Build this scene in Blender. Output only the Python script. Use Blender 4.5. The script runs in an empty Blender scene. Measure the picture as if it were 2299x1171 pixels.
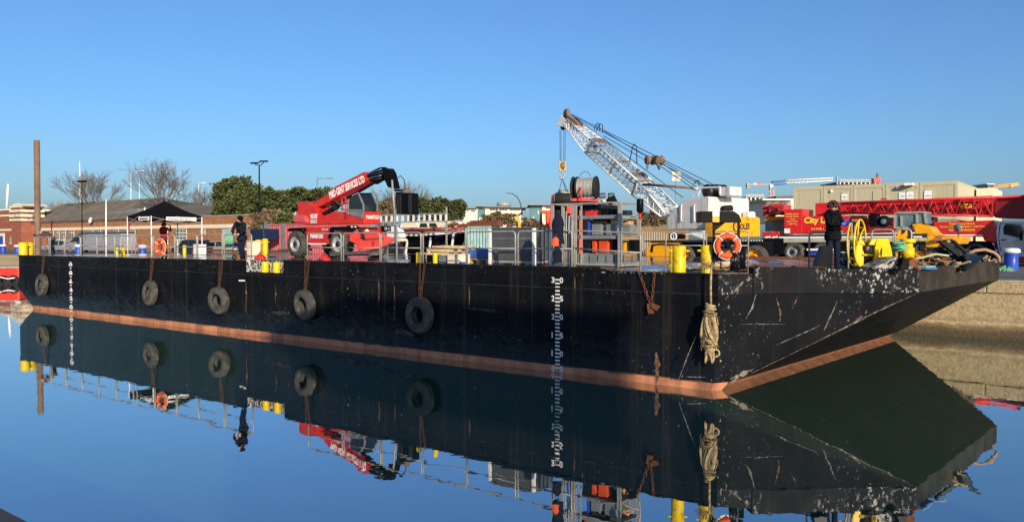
import bpy, bmesh, math, random
from mathutils import Vector, Matrix
random.seed(7)
V = Vector
SC = bpy.context.scene
COL = SC.collection

# ------------------------------------------------------------------ camera, sky, sun, exposure
FPX, CX, CY, HC = 1800.0, 1149.5, 585.5, 3.58      # focal length in photo pixels, image centre, eye height above the water
YAW, PITCH = math.atan2(.610, .792), math.atan(45.5 / 1800)
RT = V((math.cos(YAW), math.sin(YAW), 0)); FH = V((-math.sin(YAW), math.cos(YAW), 0)); UP = V((0, 0, 1))
cam = bpy.data.cameras.new('camera'); cam_o = bpy.data.objects.new('camera', cam); COL.objects.link(cam_o)
cam_o.location = (0, 0, HC); cam_o.rotation_euler = (math.pi / 2 - PITCH, 0, YAW)
cam.sensor_width = 36; cam.lens = 36 * FPX / 2299; cam.clip_end = 6000; cam.clip_start = .1
SC.camera = cam_o
SUN_AZ = V((.825, -.565, 0)).normalized(); SUN_EL = math.radians(17)
world = bpy.data.worlds.new('World'); SC.world = world; world.use_nodes = True
wn = world.node_tree.nodes; wl = world.node_tree.links
sky = wn.new('ShaderNodeTexSky'); sky.sky_type = 'NISHITA'; sky.sun_disc = False
sky.sun_elevation = SUN_EL; sky.sun_rotation = math.atan2(SUN_AZ.x, SUN_AZ.y)
sky.air_density = 1.0; sky.dust_density = 1.5; sky.ozone_density = 6.8; sky.altitude = 0
wl.new(sky.outputs[0], wn['Background'].inputs[0]); wn['Background'].inputs[1].default_value = .11
sun = bpy.data.lights.new('sun', 'SUN'); sun_o = bpy.data.objects.new('sun', sun); COL.objects.link(sun_o)
sun.energy = 4.0; sun.angle = math.radians(.5); sun.color = (1, .86, .68)
sd = SUN_AZ * math.cos(SUN_EL) + UP * math.sin(SUN_EL)
sun_o.rotation_euler = sd.to_track_quat('Z', 'Y').to_euler(); sun_o.location = (30, -20, 40)
vs = SC.view_settings; vs.view_transform = 'Standard'; vs.look = 'None'; vs.exposure = 0.55; vs.gamma = 1; vs.use_curve_mapping = False
SC.cycles.max_bounces = 7; SC.cycles.diffuse_bounces = 3; SC.cycles.glossy_bounces = 4; SC.cycles.transmission_bounces = 4
SC.cycles.sample_clamp_indirect = 4; SC.cycles.use_denoising = True

# ------------------------------------------------------------------ finding places
ZQ = 2.13                                              # quay level; the water is at 0
def deckz(u): return 2.80 + .002 * (u + 47.4) - .09 * max(0, min(1, (u + 11.0) / .5))
def ray(px, py):
    rx, ry = (px - CX) / FPX, -(py - CY) / FPX
    return (FH * math.cos(PITCH) - UP * math.sin(PITCH)) + RT * rx + (UP * math.cos(PITCH) + FH * math.sin(PITCH)) * ry
C0 = V((0, 0, HC))
def F(px, py, D):                                      # point at depth D
    r = ray(px, py); return C0 + r * (D / r.dot(FH))
def W(px, py, v):                                      # point on the upright plane y = v (parallel to the quay)
    r = ray(px, py); return C0 + r * (v / r.y)
def WP(px, py, p0, n):                                 # point on any plane
    r = ray(px, py); return C0 + r * ((p0 - C0).dot(n) / r.dot(n))
def Z(px, py, z):
    r = ray(px, py); return C0 + r * ((z - HC) / r.z)
def U(px, v): return W(px, 540, v).x
def G(px, D, z): p = F(px, 540, D); return V((p.x, p.y, z))
def CF(X, Y, z): return RT * X + FH * Y + UP * z
def TR(ox, oy, s, pts): return [(ox + a / s, oy + b / s) for a, b in pts]

# ------------------------------------------------------------------ materials
MATS = {}
def nodes(m): return m.node_tree.nodes, m.node_tree.links
def pm(name, col, rough=.5, metal=0, var=.25, scale=3., bump=0., dirt=None, dirt_amt=.5, dscale=2., spec=.3, coat=0, island=0, dstretch=None):
    if name in MATS: return MATS[name]
    m = bpy.data.materials.new(name); m.use_nodes = True; MATS[name] = m
    n, l = nodes(m); b = n['Principled BSDF']
    b.inputs['Roughness'].default_value = rough; b.inputs['Metallic'].default_value = metal
    b.inputs['Specular IOR Level'].default_value = spec; b.inputs['Coat Weight'].default_value = coat
    tc = n.new('ShaderNodeTexCoord'); src = tc.outputs['Object']
    nz = n.new('ShaderNodeTexNoise'); nz.inputs['Scale'].default_value = scale; nz.inputs['Detail'].default_value = 6; l.new(src, nz.inputs['Vector'])
    mp = n.new('ShaderNodeMapRange'); l.new(nz.outputs['Fac'], mp.inputs[0])
    mp.inputs[1].default_value = .25; mp.inputs[2].default_value = .75; mp.inputs[3].default_value = 1 - var; mp.inputs[4].default_value = 1 + var
    hs = n.new('ShaderNodeHueSaturation'); hs.inputs['Color'].default_value = (*col, 1); l.new(mp.outputs[0], hs.inputs['Value'])
    out = hs.outputs[0]
    if island:
        gi = n.new('ShaderNodeNewGeometry'); mr = n.new('ShaderNodeMapRange'); l.new(gi.outputs['Random Per Island'], mr.inputs[0])
        mr.inputs[3].default_value = 1 - island; mr.inputs[4].default_value = 1 + island
        h2 = n.new('ShaderNodeHueSaturation'); l.new(out, h2.inputs['Color']); l.new(mr.outputs[0], h2.inputs['Value']); out = h2.outputs[0]
    if dirt:
        n2 = n.new('ShaderNodeTexNoise'); n2.inputs['Scale'].default_value = dscale; n2.inputs['Detail'].default_value = 9; n2.inputs['Roughness'].default_value = .7
        if dstretch:
            mg = n.new('ShaderNodeMapping'); mg.inputs['Scale'].default_value = dstretch; l.new(src, mg.inputs[0]); l.new(mg.outputs[0], n2.inputs['Vector'])
        else: l.new(src, n2.inputs['Vector'])
        cr = n.new('ShaderNodeMapRange'); cr.inputs[1].default_value = .62 - .25 * dirt_amt; cr.inputs[2].default_value = .78 - .2 * dirt_amt; l.new(n2.outputs['Fac'], cr.inputs[0])
        mx = n.new('ShaderNodeMix'); mx.data_type = 'RGBA'; l.new(cr.outputs[0], mx.inputs[0]); l.new(out, mx.inputs[6]); mx.inputs[7].default_value = (*dirt, 1); out = mx.outputs[2]
        r2 = n.new('ShaderNodeMapRange'); l.new(cr.outputs[0], r2.inputs[0]); r2.inputs[3].default_value = rough; r2.inputs[4].default_value = min(1, rough + .35); l.new(r2.outputs[0], b.inputs['Roughness'])
    l.new(out, b.inputs['Base Color'])
    if bump:
        bp = n.new('ShaderNodeBump'); bp.inputs['Strength'].default_value = bump; bp.inputs['Distance'].default_value = .02
        n3 = n.new('ShaderNodeTexNoise'); n3.inputs['Scale'].default_value = scale * 6; n3.inputs['Detail'].default_value = 4; l.new(src, n3.inputs['Vector'])
        l.new(n3.outputs['Fac'], bp.inputs['Height']); l.new(bp.outputs[0], b.inputs['Normal'])
    return m
RUST = (.16, .055, .022); GRIME = (.06, .05, .04)
M = dict(
    red=pm('red_paint', (.52, .025, .018), .35, dirt=(.22, .05, .035), dirt_amt=.35, dscale=1.5, coat=.3),
    crane_red=pm('crane_red_paint', (.55, .016, .02), .35, dirt=(.2, .03, .03), dirt_amt=.35, dscale=2, coat=.3),
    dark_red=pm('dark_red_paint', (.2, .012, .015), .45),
    faded_red=pm('faded_red_paint', (.5, .1, .11), .55, dirt=(.3, .12, .11), dirt_amt=.5),
    maroon=pm('maroon_paint', (.22, .028, .025), .35),
    yellow=pm('yellow_paint', (.68, .46, .005), .4, var=.1, dirt=(.3, .14, .02), dirt_amt=.12, dscale=5),
    worn_yellow=pm('worn_yellow_paint', (.68, .46, .005), .4, var=.1, dirt=(.2, .09, .02), dirt_amt=.42, dscale=3.5),
    amber=pm('amber_paint', (.72, .33, .008), .4, var=.12, dirt=(.3, .12, .02), dirt_amt=.3, dscale=2.5),
    black=pm('black_paint', (.005, .0055, .007), .3, spec=.06), gloss_black=pm('gloss_black', (.006, .007, .01), .15, spec=.3),
    rubber=pm('tyre_rubber', (.05, .048, .043), .75, spec=.15, bump=.3, dirt=(.12, .11, .088), dirt_amt=.6, dscale=4),
    dark_rubber=pm('dark_rubber', (.02, .02, .02), .7, spec=.1, bump=.2),
    white=pm('white_paint', (.72, .7, .66), .45, var=.08), dirty_white=pm('dirty_white_paint', (.6, .58, .55), .5, var=.1, dirt=(.3, .24, .2), dirt_amt=.42, dscale=1.5, dstretch=(3, 3, .35)),
    cream=pm('cream_paint', (.72, .63, .46), .5, var=.1), galv=pm('galvanised_steel', (.33, .315, .28), .45, .2, var=.2, scale=8),
    grey_steel=pm('grey_painted_steel', (.2, .22, .23), .45, .2), dark_steel=pm('dark_steel', (.04, .04, .042), .45, .5),
    chrome=pm('chrome', (.7, .7, .7), .2, 1, var=.05), rust=pm('rust', RUST, .85, var=.5, scale=8, bump=.4),
    brown_steel=pm('rusty_brown_steel', (.2, .13, .085), .75, var=.4, scale=6, bump=.3),
    glass=pm('dark_glass', (.012, .016, .018), .06, spec=.8), pale_glass=pm('pale_glass', (.1, .16, .18), .08, spec=.8),
    navy=pm('navy_cloth', (.01, .013, .026), .85, spec=.05, scale=14, bump=.4), black_cloth=pm('black_cloth', (.007, .007, .008), .85, spec=.05, scale=14, bump=.4),
    red_cloth=pm('red_cloth', (.28, .012, .02), .85, spec=.05, scale=14, bump=.4), brown_cloth=pm('brown_cloth', (.09, .045, .035), .85, spec=.05, scale=14),
    orange=pm('safety_orange', (.62, .075, .017), .6, dirt=(.35, .07, .03), dirt_amt=.3, dscale=6), skin=pm('skin', (.5, .27, .19), .55, var=.1), hair=pm('brown_hair', (.045, .025, .016), .6, scale=30),
    glove=pm('blue_glove', (.03, .14, .55), .6), blue=pm('blue_paint', (.02, .06, .38), .35, dirt=(.03, .04, .12), dirt_amt=.3),
    teal=pm('teal_container_paint', (.3, .47, .44), .55, dirt=(.25, .16, .1), dirt_amt=.3, dstretch=(3, 3, .4)),
    concrete=pm('concrete', (.36, .33, .28), .85, var=.3, bump=.3), timber=pm('timber', (.5, .36, .2), .75, var=.35, scale=6),
    brick=pm('brick', (.31, .14, .065), .85, var=.3, scale=1.2), red_brick=pm('red_brick', (.27, .09, .052), .85, var=.25, scale=1.2),
    roof=pm('roof_tiles', (.17, .14, .1), .8, var=.3, scale=.6, dirt=(.25, .19, .1), dirt_amt=.4, dscale=.3),
    bark=pm('bark', (.15, .125, .1), .9), leaf=pm('evergreen_leaves', (.075, .088, .032), .7, spec=.15, island=.7, var=.45, scale=.7),
    dry=pm('dry_brown_twigs', (.16, .115, .06), .85, island=.5, var=.4, scale=.8), green=pm('shrub_leaves', (.085, .105, .032), .7, spec=.15, island=.6, var=.4, scale=.8),
    rope=pm('old_rope', (.36, .26, .13), .9, var=.55, scale=18, bump=.6), dark_rope=pm('dark_old_rope', (.19, .14, .075), .9, var=.6, scale=16, bump=.6), green_rope=pm('green_rope', (.14, .36, .2), .85, var=.4, scale=20),
    cardboard=pm('cardboard', (.5, .3, .14), .8), lamp=pm('lamp_lens', (.8, .8, .75), .2),
    signal=pm('red_panel', (.6, .02, .02), .4), letter_yellow=pm('yellow_lettering', (.85, .6, .04), .5, var=.03), letter_white=pm('white_lettering', (.82, .8, .76), .5, var=.03),
    letter_black=pm('black_lettering', (.015, .012, .01), .5, var=.03),
    cabin=pm('cabin_cladding', (.47, .42, .275), .55, var=.06, dirt=(.3, .26, .18), dirt_amt=.2, dstretch=(2, 2, .3)),
    blue_tarp=pm('blue_tarpaulin', (.06, .12, .35), .4), navy_plastic=pm('navy_plastic', (.008, .018, .05), .4),
    grey_box=pm('grey_tank_panel', (.075, .08, .085), .4, var=.15), silver=pm('silver_paint', (.3, .3, .3), .35, .1, var=.05), car_blue=pm('car_blue_paint', (.012, .018, .035), .25, coat=1, var=.05),
    van_blue=pm('pale_grey_paint', (.55, .55, .55), .3, coat=.5, var=.05),  # one even pale grey for the crane's driver cab
)

# ------------------------------------------------------------------ building objects
ROOTM = {}
def setp(o, label=None, cat=None, group=None, kind=None):
    if label: o['label'] = label
    if cat: o['category'] = cat
    if group: o['group'] = group
    if kind: o['kind'] = kind
    return o
def thing(name, label, cat, loc, group=None, yaw=0):
    o = bpy.data.objects.new(name, None); COL.objects.link(o); o.empty_display_size = .2
    o.location = loc; o.rotation_euler = (0, 0, yaw)
    ROOTM[o.name] = Matrix.Translation(V(loc)) @ Matrix.Rotation(yaw, 4, 'Z')
    return setp(o, label, cat, group)
class MB:
    def __init__(s): s.v = []; s.f = []; s.sm = []
    def add(s, vs, fs, smooth=False):
        k = len(s.v); s.v += [V(p) for p in vs]; s.f += [tuple(i + k for i in f) for f in fs]; s.sm += [smooth] * len(fs); return s
    def box(s, x0, x1, y0, y1, z0, z1):
        return s.add([(x0, y0, z0), (x1, y0, z0), (x1, y1, z0), (x0, y1, z0), (x0, y0, z1), (x1, y0, z1), (x1, y1, z1), (x0, y1, z1)],
                     [(0, 3, 2, 1), (4, 5, 6, 7), (0, 1, 5, 4), (1, 2, 6, 5), (2, 3, 7, 6), (3, 0, 4, 7)])
    def obox(s, c, ax, ay, az):                         # centre and three half-extent vectors
        c, ax, ay, az = V(c), V(ax), V(ay), V(az)
        P = [c + ax * i + ay * j + az * k for k in (-1, 1) for i, j in ((-1, -1), (1, -1), (1, 1), (-1, 1))]
        return s.add(P, [(0, 3, 2, 1), (4, 5, 6, 7), (0, 1, 5, 4), (1, 2, 6, 5), (2, 3, 7, 6), (3, 0, 4, 7)])
    def bar(s, a, b, w, h=None, up=UP):
        a, b = V(a), V(b); d = b - a; t = d.normalized(); h = h or w
        sd_ = t.cross(up)
        if sd_.length < 1e-3: sd_ = t.cross(V((1, 0, 0)))
        sd_.normalize(); u = sd_.cross(t)
        return s.obox((a + b) / 2, d / 2, sd_ * (w / 2), u * (h / 2))
    def prism(s, pts, vec):
        pts = [V(p) for p in pts]; n = len(pts); vec = V(vec)
        nrm = V((0, 0, 0))
        for i in range(n): nrm += pts[i].cross(pts[(i + 1) % n])
        if nrm.dot(vec) > 0: pts = pts[::-1]
        return s.add(pts + [p + vec for p in pts], [tuple(range(n)), tuple(range(2 * n - 1, n - 1, -1))] + [(i, i + n, (i + 1) % n + n, (i + 1) % n) for i in range(n)])
    def quad(s, *p): return s.add(p, [tuple(range(len(p)))])
    def cyl(s, a, b, r, r2=None, n=10, caps=True, smooth=True):
        return s.tube([a, b], [r, r if r2 is None else r2], n, caps, smooth)
    def tube(s, pts, r, n=6, caps=True, smooth=True, closed=False):
        pts = [V(p) for p in pts]; m = len(pts)
        rs = r if isinstance(r, (list, tuple)) else [r] * m
        ref = None; vs_ = []
        for i, p in enumerate(pts):
            t = (pts[(i + 1) % m] - pts[i - 1]) if closed else (pts[min(i + 1, m - 1)] - pts[max(i - 1, 0)])
            if t.length < 1e-9: t = V((0, 0, 1))
            t.normalize()
            if ref is None: ref = t.orthogonal().normalized()
            ref = ref - t * ref.dot(t)
            if ref.length < 1e-6: ref = t.orthogonal()
            ref.normalize(); bi = t.cross(ref)
            vs_ += [p + (ref * math.cos(2 * math.pi * j / n) + bi * math.sin(2 * math.pi * j / n)) * rs[i] for j in range(n)]
        fs = []
        for i in range(m if closed else m - 1):
            a, b = i * n, ((i + 1) % m) * n
            fs += [(a + j, a + (j + 1) % n, b + (j + 1) % n, b + j) for j in range(n)]
        s.add(vs_, fs, smooth)
        if caps and not closed:
            k = len(s.v) - m * n
            s.f += [tuple(range(k + n - 1, k - 1, -1)), tuple(range(k + (m - 1) * n, k + m * n))]; s.sm += [False, False]
        return s
    def lathe(s, c, ax, prof, n=24, smooth=True):      # profile of (radius, height) about an axis
        c, ax = V(c), V(ax).normalized(); a = ax.orthogonal().normalized(); b = ax.cross(a); vs_ = []
        for r, h in prof: vs_ += [c + ax * h + (a * math.cos(2 * math.pi * j / n) + b * math.sin(2 * math.pi * j / n)) * r for j in range(n)]
        fs = []
        for i in range(len(prof) - 1): fs += [(i * n + j, i * n + (j + 1) % n, (i + 1) * n + (j + 1) % n, (i + 1) * n + j) for j in range(n)]
        return s.add(vs_, fs, smooth)
    def torus(s, c, ax, R, r, n=24, m=8):
        c, ax = V(c), V(ax).normalized(); a = ax.orthogonal().normalized(); b = ax.cross(a)
        return s.tube([c + (a * math.cos(2 * math.pi * j / n) + b * math.sin(2 * math.pi * j / n)) * R for j in range(n)], r, m, closed=True)
    def ball(s, c, r, n=10, m=7):
        c = V(c); r = V(r) if hasattr(r, '__len__') else V((r, r, r)); vs_ = []; fs = []
        for i in range(m + 1):
            t = math.pi * i / m
            vs_ += [c + V((r.x * math.sin(t) * math.cos(2 * math.pi * j / n), r.y * math.sin(t) * math.sin(2 * math.pi * j / n), r.z * math.cos(t))) for j in range(n)]
        for i in range(m): fs += [(i * n + j, (i + 1) * n + j, (i + 1) * n + (j + 1) % n, i * n + (j + 1) % n) for j in range(n)]
        return s.add(vs_, fs, True)
    def o(s, name, mat, parent=None, bevel=0, label=None, cat=None, kind=None, group=None, local=False):
        me = bpy.data.meshes.new(name)
        root = parent
        while root is not None and root.parent is not None: root = root.parent
        if root is None:
            c = V((0, 0, 0))
            if cat and not kind:
                xs = [p for p in s.v]; c = V(((min(p.x for p in xs) + max(p.x for p in xs)) / 2, (min(p.y for p in xs) + max(p.y for p in xs)) / 2, min(p.z for p in xs)))
            vs_ = [p - c for p in s.v]
        elif local: vs_ = s.v
        else:
            inv = ROOTM[root.name].inverted(); vs_ = [inv @ p for p in s.v]
        me.from_pydata([tuple(p) for p in vs_], [], s.f)
        me.polygons.foreach_set('use_smooth', s.sm); me.update()
        bm = bmesh.new(); bm.from_mesh(me); bmesh.ops.recalc_face_normals(bm, faces=bm.faces); bm.to_mesh(me); bm.free()
        for m_ in (mat if isinstance(mat, list) else [mat]): me.materials.append(M[m_] if isinstance(m_, str) else m_)
        ob = bpy.data.objects.new(name, me); COL.objects.link(ob)
        if root is None: ob.location = c; ROOTM[ob.name] = Matrix.Translation(c)
        else: ob.parent = parent
        if bevel:
            bv = ob.modifiers.new('bevel', 'BEVEL'); bv.width = bevel; bv.segments = 2; bv.limit_method = 'ANGLE'; bv.angle_limit = math.radians(40)
        return setp(ob, label, cat, group, kind)
def copy_tree(o, parent=None, loc=None, label=None):
    c = o.copy(); COL.objects.link(c); c.parent = parent
    if loc is not None: c.location = loc
    if label: c['label'] = label
    if parent is None: ROOTM[c.name] = Matrix.Translation(c.location) @ Matrix.Rotation(c.rotation_euler.z, 4, 'Z')
    for ch in [q for q in bpy.data.objects if q.parent == o]: copy_tree(ch, c)
    return c
def text(s, origin, xdir, up, width, height, mat, parent, name='lettering', bold=.02, proud=.004, space=1.0):
    cu = bpy.data.curves.new('lettering', 'FONT'); cu.body = s; cu.align_x = 'CENTER'; cu.offset = bold; cu.extrude = .0; cu.resolution_u = 3; cu.space_line = space
    ob = bpy.data.objects.new('lettering_source', cu); COL.objects.link(ob)
    bpy.context.view_layer.update()
    me = bpy.data.meshes.new_from_object(ob.evaluated_get(bpy.context.evaluated_depsgraph_get()))
    bpy.data.objects.remove(ob); bpy.data.curves.remove(cu)
    xs = [v.co.x for v in me.vertices]; ys = [v.co.y for v in me.vertices]
    x0, x1, y0, y1 = min(xs), max(xs), min(ys), max(ys)
    if s == '1': width *= .4
    xdir, up = V(xdir).normalized(), V(up).normalized(); nrm = xdir.cross(up)
    b = MB()
    b.v = [V(origin) + xdir * ((v.co.x - x0) / (x1 - x0) * width) + up * ((v.co.y - y0) / (y1 - y0) * height) + nrm * proud for v in me.vertices]
    b.f = [tuple(p.vertices) for p in me.polygons]; b.sm = [False] * len(b.f)
    bpy.data.meshes.remove(me)
    return b.o(name, mat, parent)
def PW(pxpts, v0, v1, b=None):                          # an outline on the plane y=v0, carried back to y=v1
    return (b or MB()).prism([W(x, y, v0) for x, y in pxpts], (0, v1 - v0, 0))
def PF(pxpts, D, dep, b=None):                          # an outline facing the camera at depth D
    return (b or MB()).prism([F(x, y, D) for x, y in pxpts], FH * dep)
def arc(c, a, b, R, t0, t1, n): return [V(c) + V(a) * (R * math.cos(t0 + (t1 - t0) * i / n)) + V(b) * (R * math.sin(t0 + (t1 - t0) * i / n)) for i in range(n + 1)]
def lattice(P, Q, w, h, w2, h2, n, rc, rl, root, mat, lmat=None, each=False, chord='chord', lace='lacing'):
    """four chords from rectangle at P to rectangle at Q (w,h half-extent vectors) with zigzag bracing"""
    P, Q, w, h, w2, h2 = map(V, (P, Q, w, h, w2, h2)); sg = [(-1, -1), (1, -1), (1, 1), (-1, 1)]
    A = [P + w * i + h * j for i, j in sg]; B = [Q + w2 * i + h2 * j for i, j in sg]
    for a, b in zip(A, B): MB().cyl(a, b, rc, n=6).o(chord, mat, root)
    lb = MB()
    for k in range(4):
        a0, b0, a1, b1 = A[k], B[k], A[(k + 1) % 4], B[(k + 1) % 4]
        for i in range(n):
            p, q = (a0.lerp(b0, i / n), a1.lerp(b1, (i + .5) / n)), (a1.lerp(b1, (i + .5) / n), a0.lerp(b0, (i + 1) / n))
            for s_, e_ in (p, q):
                if each and k in each: MB().cyl(s_, e_, rl, n=5).o(lace, lmat or mat, root)
                else: lb.cyl(s_, e_, rl, n=4, caps=False)
    if lb.v: lb.o(lace, lmat or mat, root)

# ------------------------------------------------------------------ water, quay ground, quay wall
def water_material():
    m = bpy.data.materials.new('dock_water'); m.use_nodes = True; n, l = nodes(m)
    out = n['Material Output']; n.remove(n['Principled BSDF'])
    di = n.new('ShaderNodeBsdfDiffuse'); di.inputs[0].default_value = (.027, .06, .036, 1)
    gl = n.new('ShaderNodeBsdfGlossy'); gl.inputs['Roughness'].default_value = .012; gl.inputs[0].default_value = (.96, .98, 1, 1)
    fr = n.new('ShaderNodeFresnel'); fr.inputs[0].default_value = 1.33
    ma = n.new('ShaderNodeMath'); ma.operation = 'MULTIPLY_ADD'; l.new(fr.outputs[0], ma.inputs[0]); ma.inputs[1].default_value = .56; ma.inputs[2].default_value = .43
    mx = n.new('ShaderNodeMixShader'); l.new(ma.outputs[0], mx.inputs[0]); l.new(di.outputs[0], mx.inputs[1]); l.new(gl.outputs[0], mx.inputs[2]); l.new(mx.outputs[0], out.inputs[0])
    tc = n.new('ShaderNodeTexCoord'); nz = n.new('ShaderNodeTexNoise'); nz.inputs['Scale'].default_value = 1.1; nz.inputs['Detail'].default_value = 3; l.new(tc.outputs['Object'], nz.inputs['Vector'])
    bp = n.new('ShaderNodeBump'); bp.inputs['Strength'].default_value = .05; bp.inputs['Distance'].default_value = .05; l.new(nz.outputs['Fac'], bp.inputs['Height'])
    l.new(bp.outputs[0], gl.inputs['Normal']); l.new(bp.outputs[0], fr.inputs['Normal'])
    return m
MB().quad((-700, -60, 0), (300, -60, 0), (300, 60, 0), (-700, 60, 0)).o('water', water_material(), kind='structure')
VQ = 33.85
yard = pm('yard_surface', (.13, .12, .105), .85, var=.35, scale=.5, dirt=(.2, .17, .13), dirt_amt=.5, dscale=.25)
MB().quad((-3000, VQ + .02, ZQ), (1500, VQ + .02, ZQ), (1500, 4000, ZQ), (-3000, 4000, ZQ)).o('quay_ground', yard, kind='structure')
wallm = bpy.data.materials.new('quay_wall_concrete'); wallm.use_nodes = True
def wall_nodes():
    n, l = nodes(wallm); b = n['Principled BSDF']; b.inputs['Roughness'].default_value = .9
    tc = n.new('ShaderNodeNewGeometry'); sx = n.new('ShaderNodeSeparateXYZ'); l.new(tc.outputs['Position'], sx.inputs[0])
    nz = n.new('ShaderNodeTexNoise'); nz.inputs['Scale'].default_value = 1.4; nz.inputs['Detail'].default_value = 10; nz.inputs['Roughness'].default_value = .7
    mg = n.new('ShaderNodeMapping'); mg.inputs['Scale'].default_value = (.6, .6, 2.2); l.new(tc.outputs['Position'], mg.inputs[0]); l.new(mg.outputs[0], nz.inputs['Vector'])
    ad = n.new('ShaderNodeMath'); ad.operation = 'MULTIPLY_ADD'; l.new(nz.outputs['Fac'], ad.inputs[0]); ad.inputs[1].default_value = .5; l.new(sx.outputs['Z'], ad.inputs[2])
    cr = n.new('ShaderNodeValToRGB'); l.new(ad.outputs[0], cr.inputs[0])
    e = cr.color_ramp.elements; e[0].position = .1; e[0].color = (.04, .034, .015, 1); e[1].position = 1; e[1].color = (.34, .26, .14, 1)
    for p, c in ((.5, (.085, .06, .03, 1)), (.68, (.2, .14, .07, 1)), (.8, (.4, .31, .17, 1)), (.9, (.27, .2, .11, 1))):
        q = cr.color_ramp.elements.new(p); q.color = c
    n2 = n.new('ShaderNodeTexNoise'); n2.inputs['Scale'].default_value = 9; n2.inputs['Detail'].default_value = 8; l.new(tc.outputs['Position'], n2.inputs['Vector'])
    mr = n.new('ShaderNodeMapRange'); l.new(n2.outputs['Fac'], mr.inputs[0]); mr.inputs[1].default_value = .3; mr.inputs[2].default_value = .7; mr.inputs[3].default_value = .72; mr.inputs[4].default_value = 1.22
    hs = n.new('ShaderNodeHueSaturation'); l.new(cr.outputs[0], hs.inputs['Color']); l.new(mr.outputs[0], hs.inputs['Value']); l.new(hs.outputs[0], b.inputs['Base Color'])
    bp = n.new('ShaderNodeBump'); bp.inputs['Strength'].default_value = .6; bp.inputs['Distance'].default_value = .04; l.new(n2.outputs['Fac'], bp.inputs['Height']); l.new(bp.outputs[0], b.inputs['Normal'])
wall_nodes()
qw = thing('quay_wall', 'weathered tan concrete dock wall with coping stones and dark tide band', 'wall', (-2, VQ, 0))
x = -12.
k = 0
while x < 9:                                            # wall blocks and coping stones near the bow, told apart in the photograph
    ln = 3.6 + .9 * math.sin(k * 2.3)
    MB().box(x + .01, x + ln - .01, VQ - .10 + .02 * math.sin(k), VQ + 1.0, 1.68, ZQ - .004).o('coping_stone', wallm, qw, bevel=.03)
    for z0, z1, pr in ((-1.2, .62, .05), (.63, 1.15, .03), (1.16, 1.67, .0)):
        MB().box(x + .0015 - z0 * .4, x + ln - .0015 - z0 * .4, VQ - pr - .006 * math.sin(k * 3 + z0 * 5), VQ + .9, z0 + .002, z1 + .006).o('wall_block', wallm, qw)
    x += ln; k += 1
MB().box(-600, -12.6, VQ - .05, VQ + .9, -1.2, 1.66).o('far_wall', wallm, qw)
MB().box(-600, -12.05, VQ - .1, VQ + .02, 1.67, ZQ - .004).o('far_coping', wallm, qw); MB().box(10.2, 120, VQ - .1, VQ + .9, -1.2, ZQ - .004).o('far_wall', wallm, qw)
MB().box(-60, 30, VQ - .11, VQ - .0, ZQ - .003, ZQ + .02).o('edge_strip', pm('edge_paint', (.6, .57, .5), .6, dirt=(.3, .27, .2), dirt_amt=.6), qw)
# strips of older paving behind the edge
for i, (y0, y1, c) in enumerate(((VQ + .9, VQ + 2.2, (.17, .15, .12)), (VQ + 2.25, VQ + 5.0, (.11, .1, .085)), (VQ + 5.05, VQ + 5.5, (.2, .18, .15)))):
    MB().quad((-60, y0, ZQ + .004), (20, y0, ZQ + .004), (20, y1, ZQ + .004), (-60, y1, ZQ + .004)).o('pavement', pm('paving_%d' % i, c, .85, var=.35, scale=1.3, bump=.3), kind='structure')
# unseen block added behind the camera, sized for its shadow on the hull
b = MB().box(14.0, 24.9, -10, -6, .5, 14.5)
sh = thing('shadow_block', 'unseen brick block added behind the photographer to shade the hull', 'building', (19.4, -8, .5))
b.o('wall', 'brick', sh)
MB().box(13.9, 25.0, -10.1, -5.9, 14.5, 14.7).o('parapet', 'concrete', sh)
MB().box(-120, 140, -60, 2.0, -1, 1.9).o('near_quay', pm('dark_quay', (.05, .05, .05), .85), kind='structure')

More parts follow.
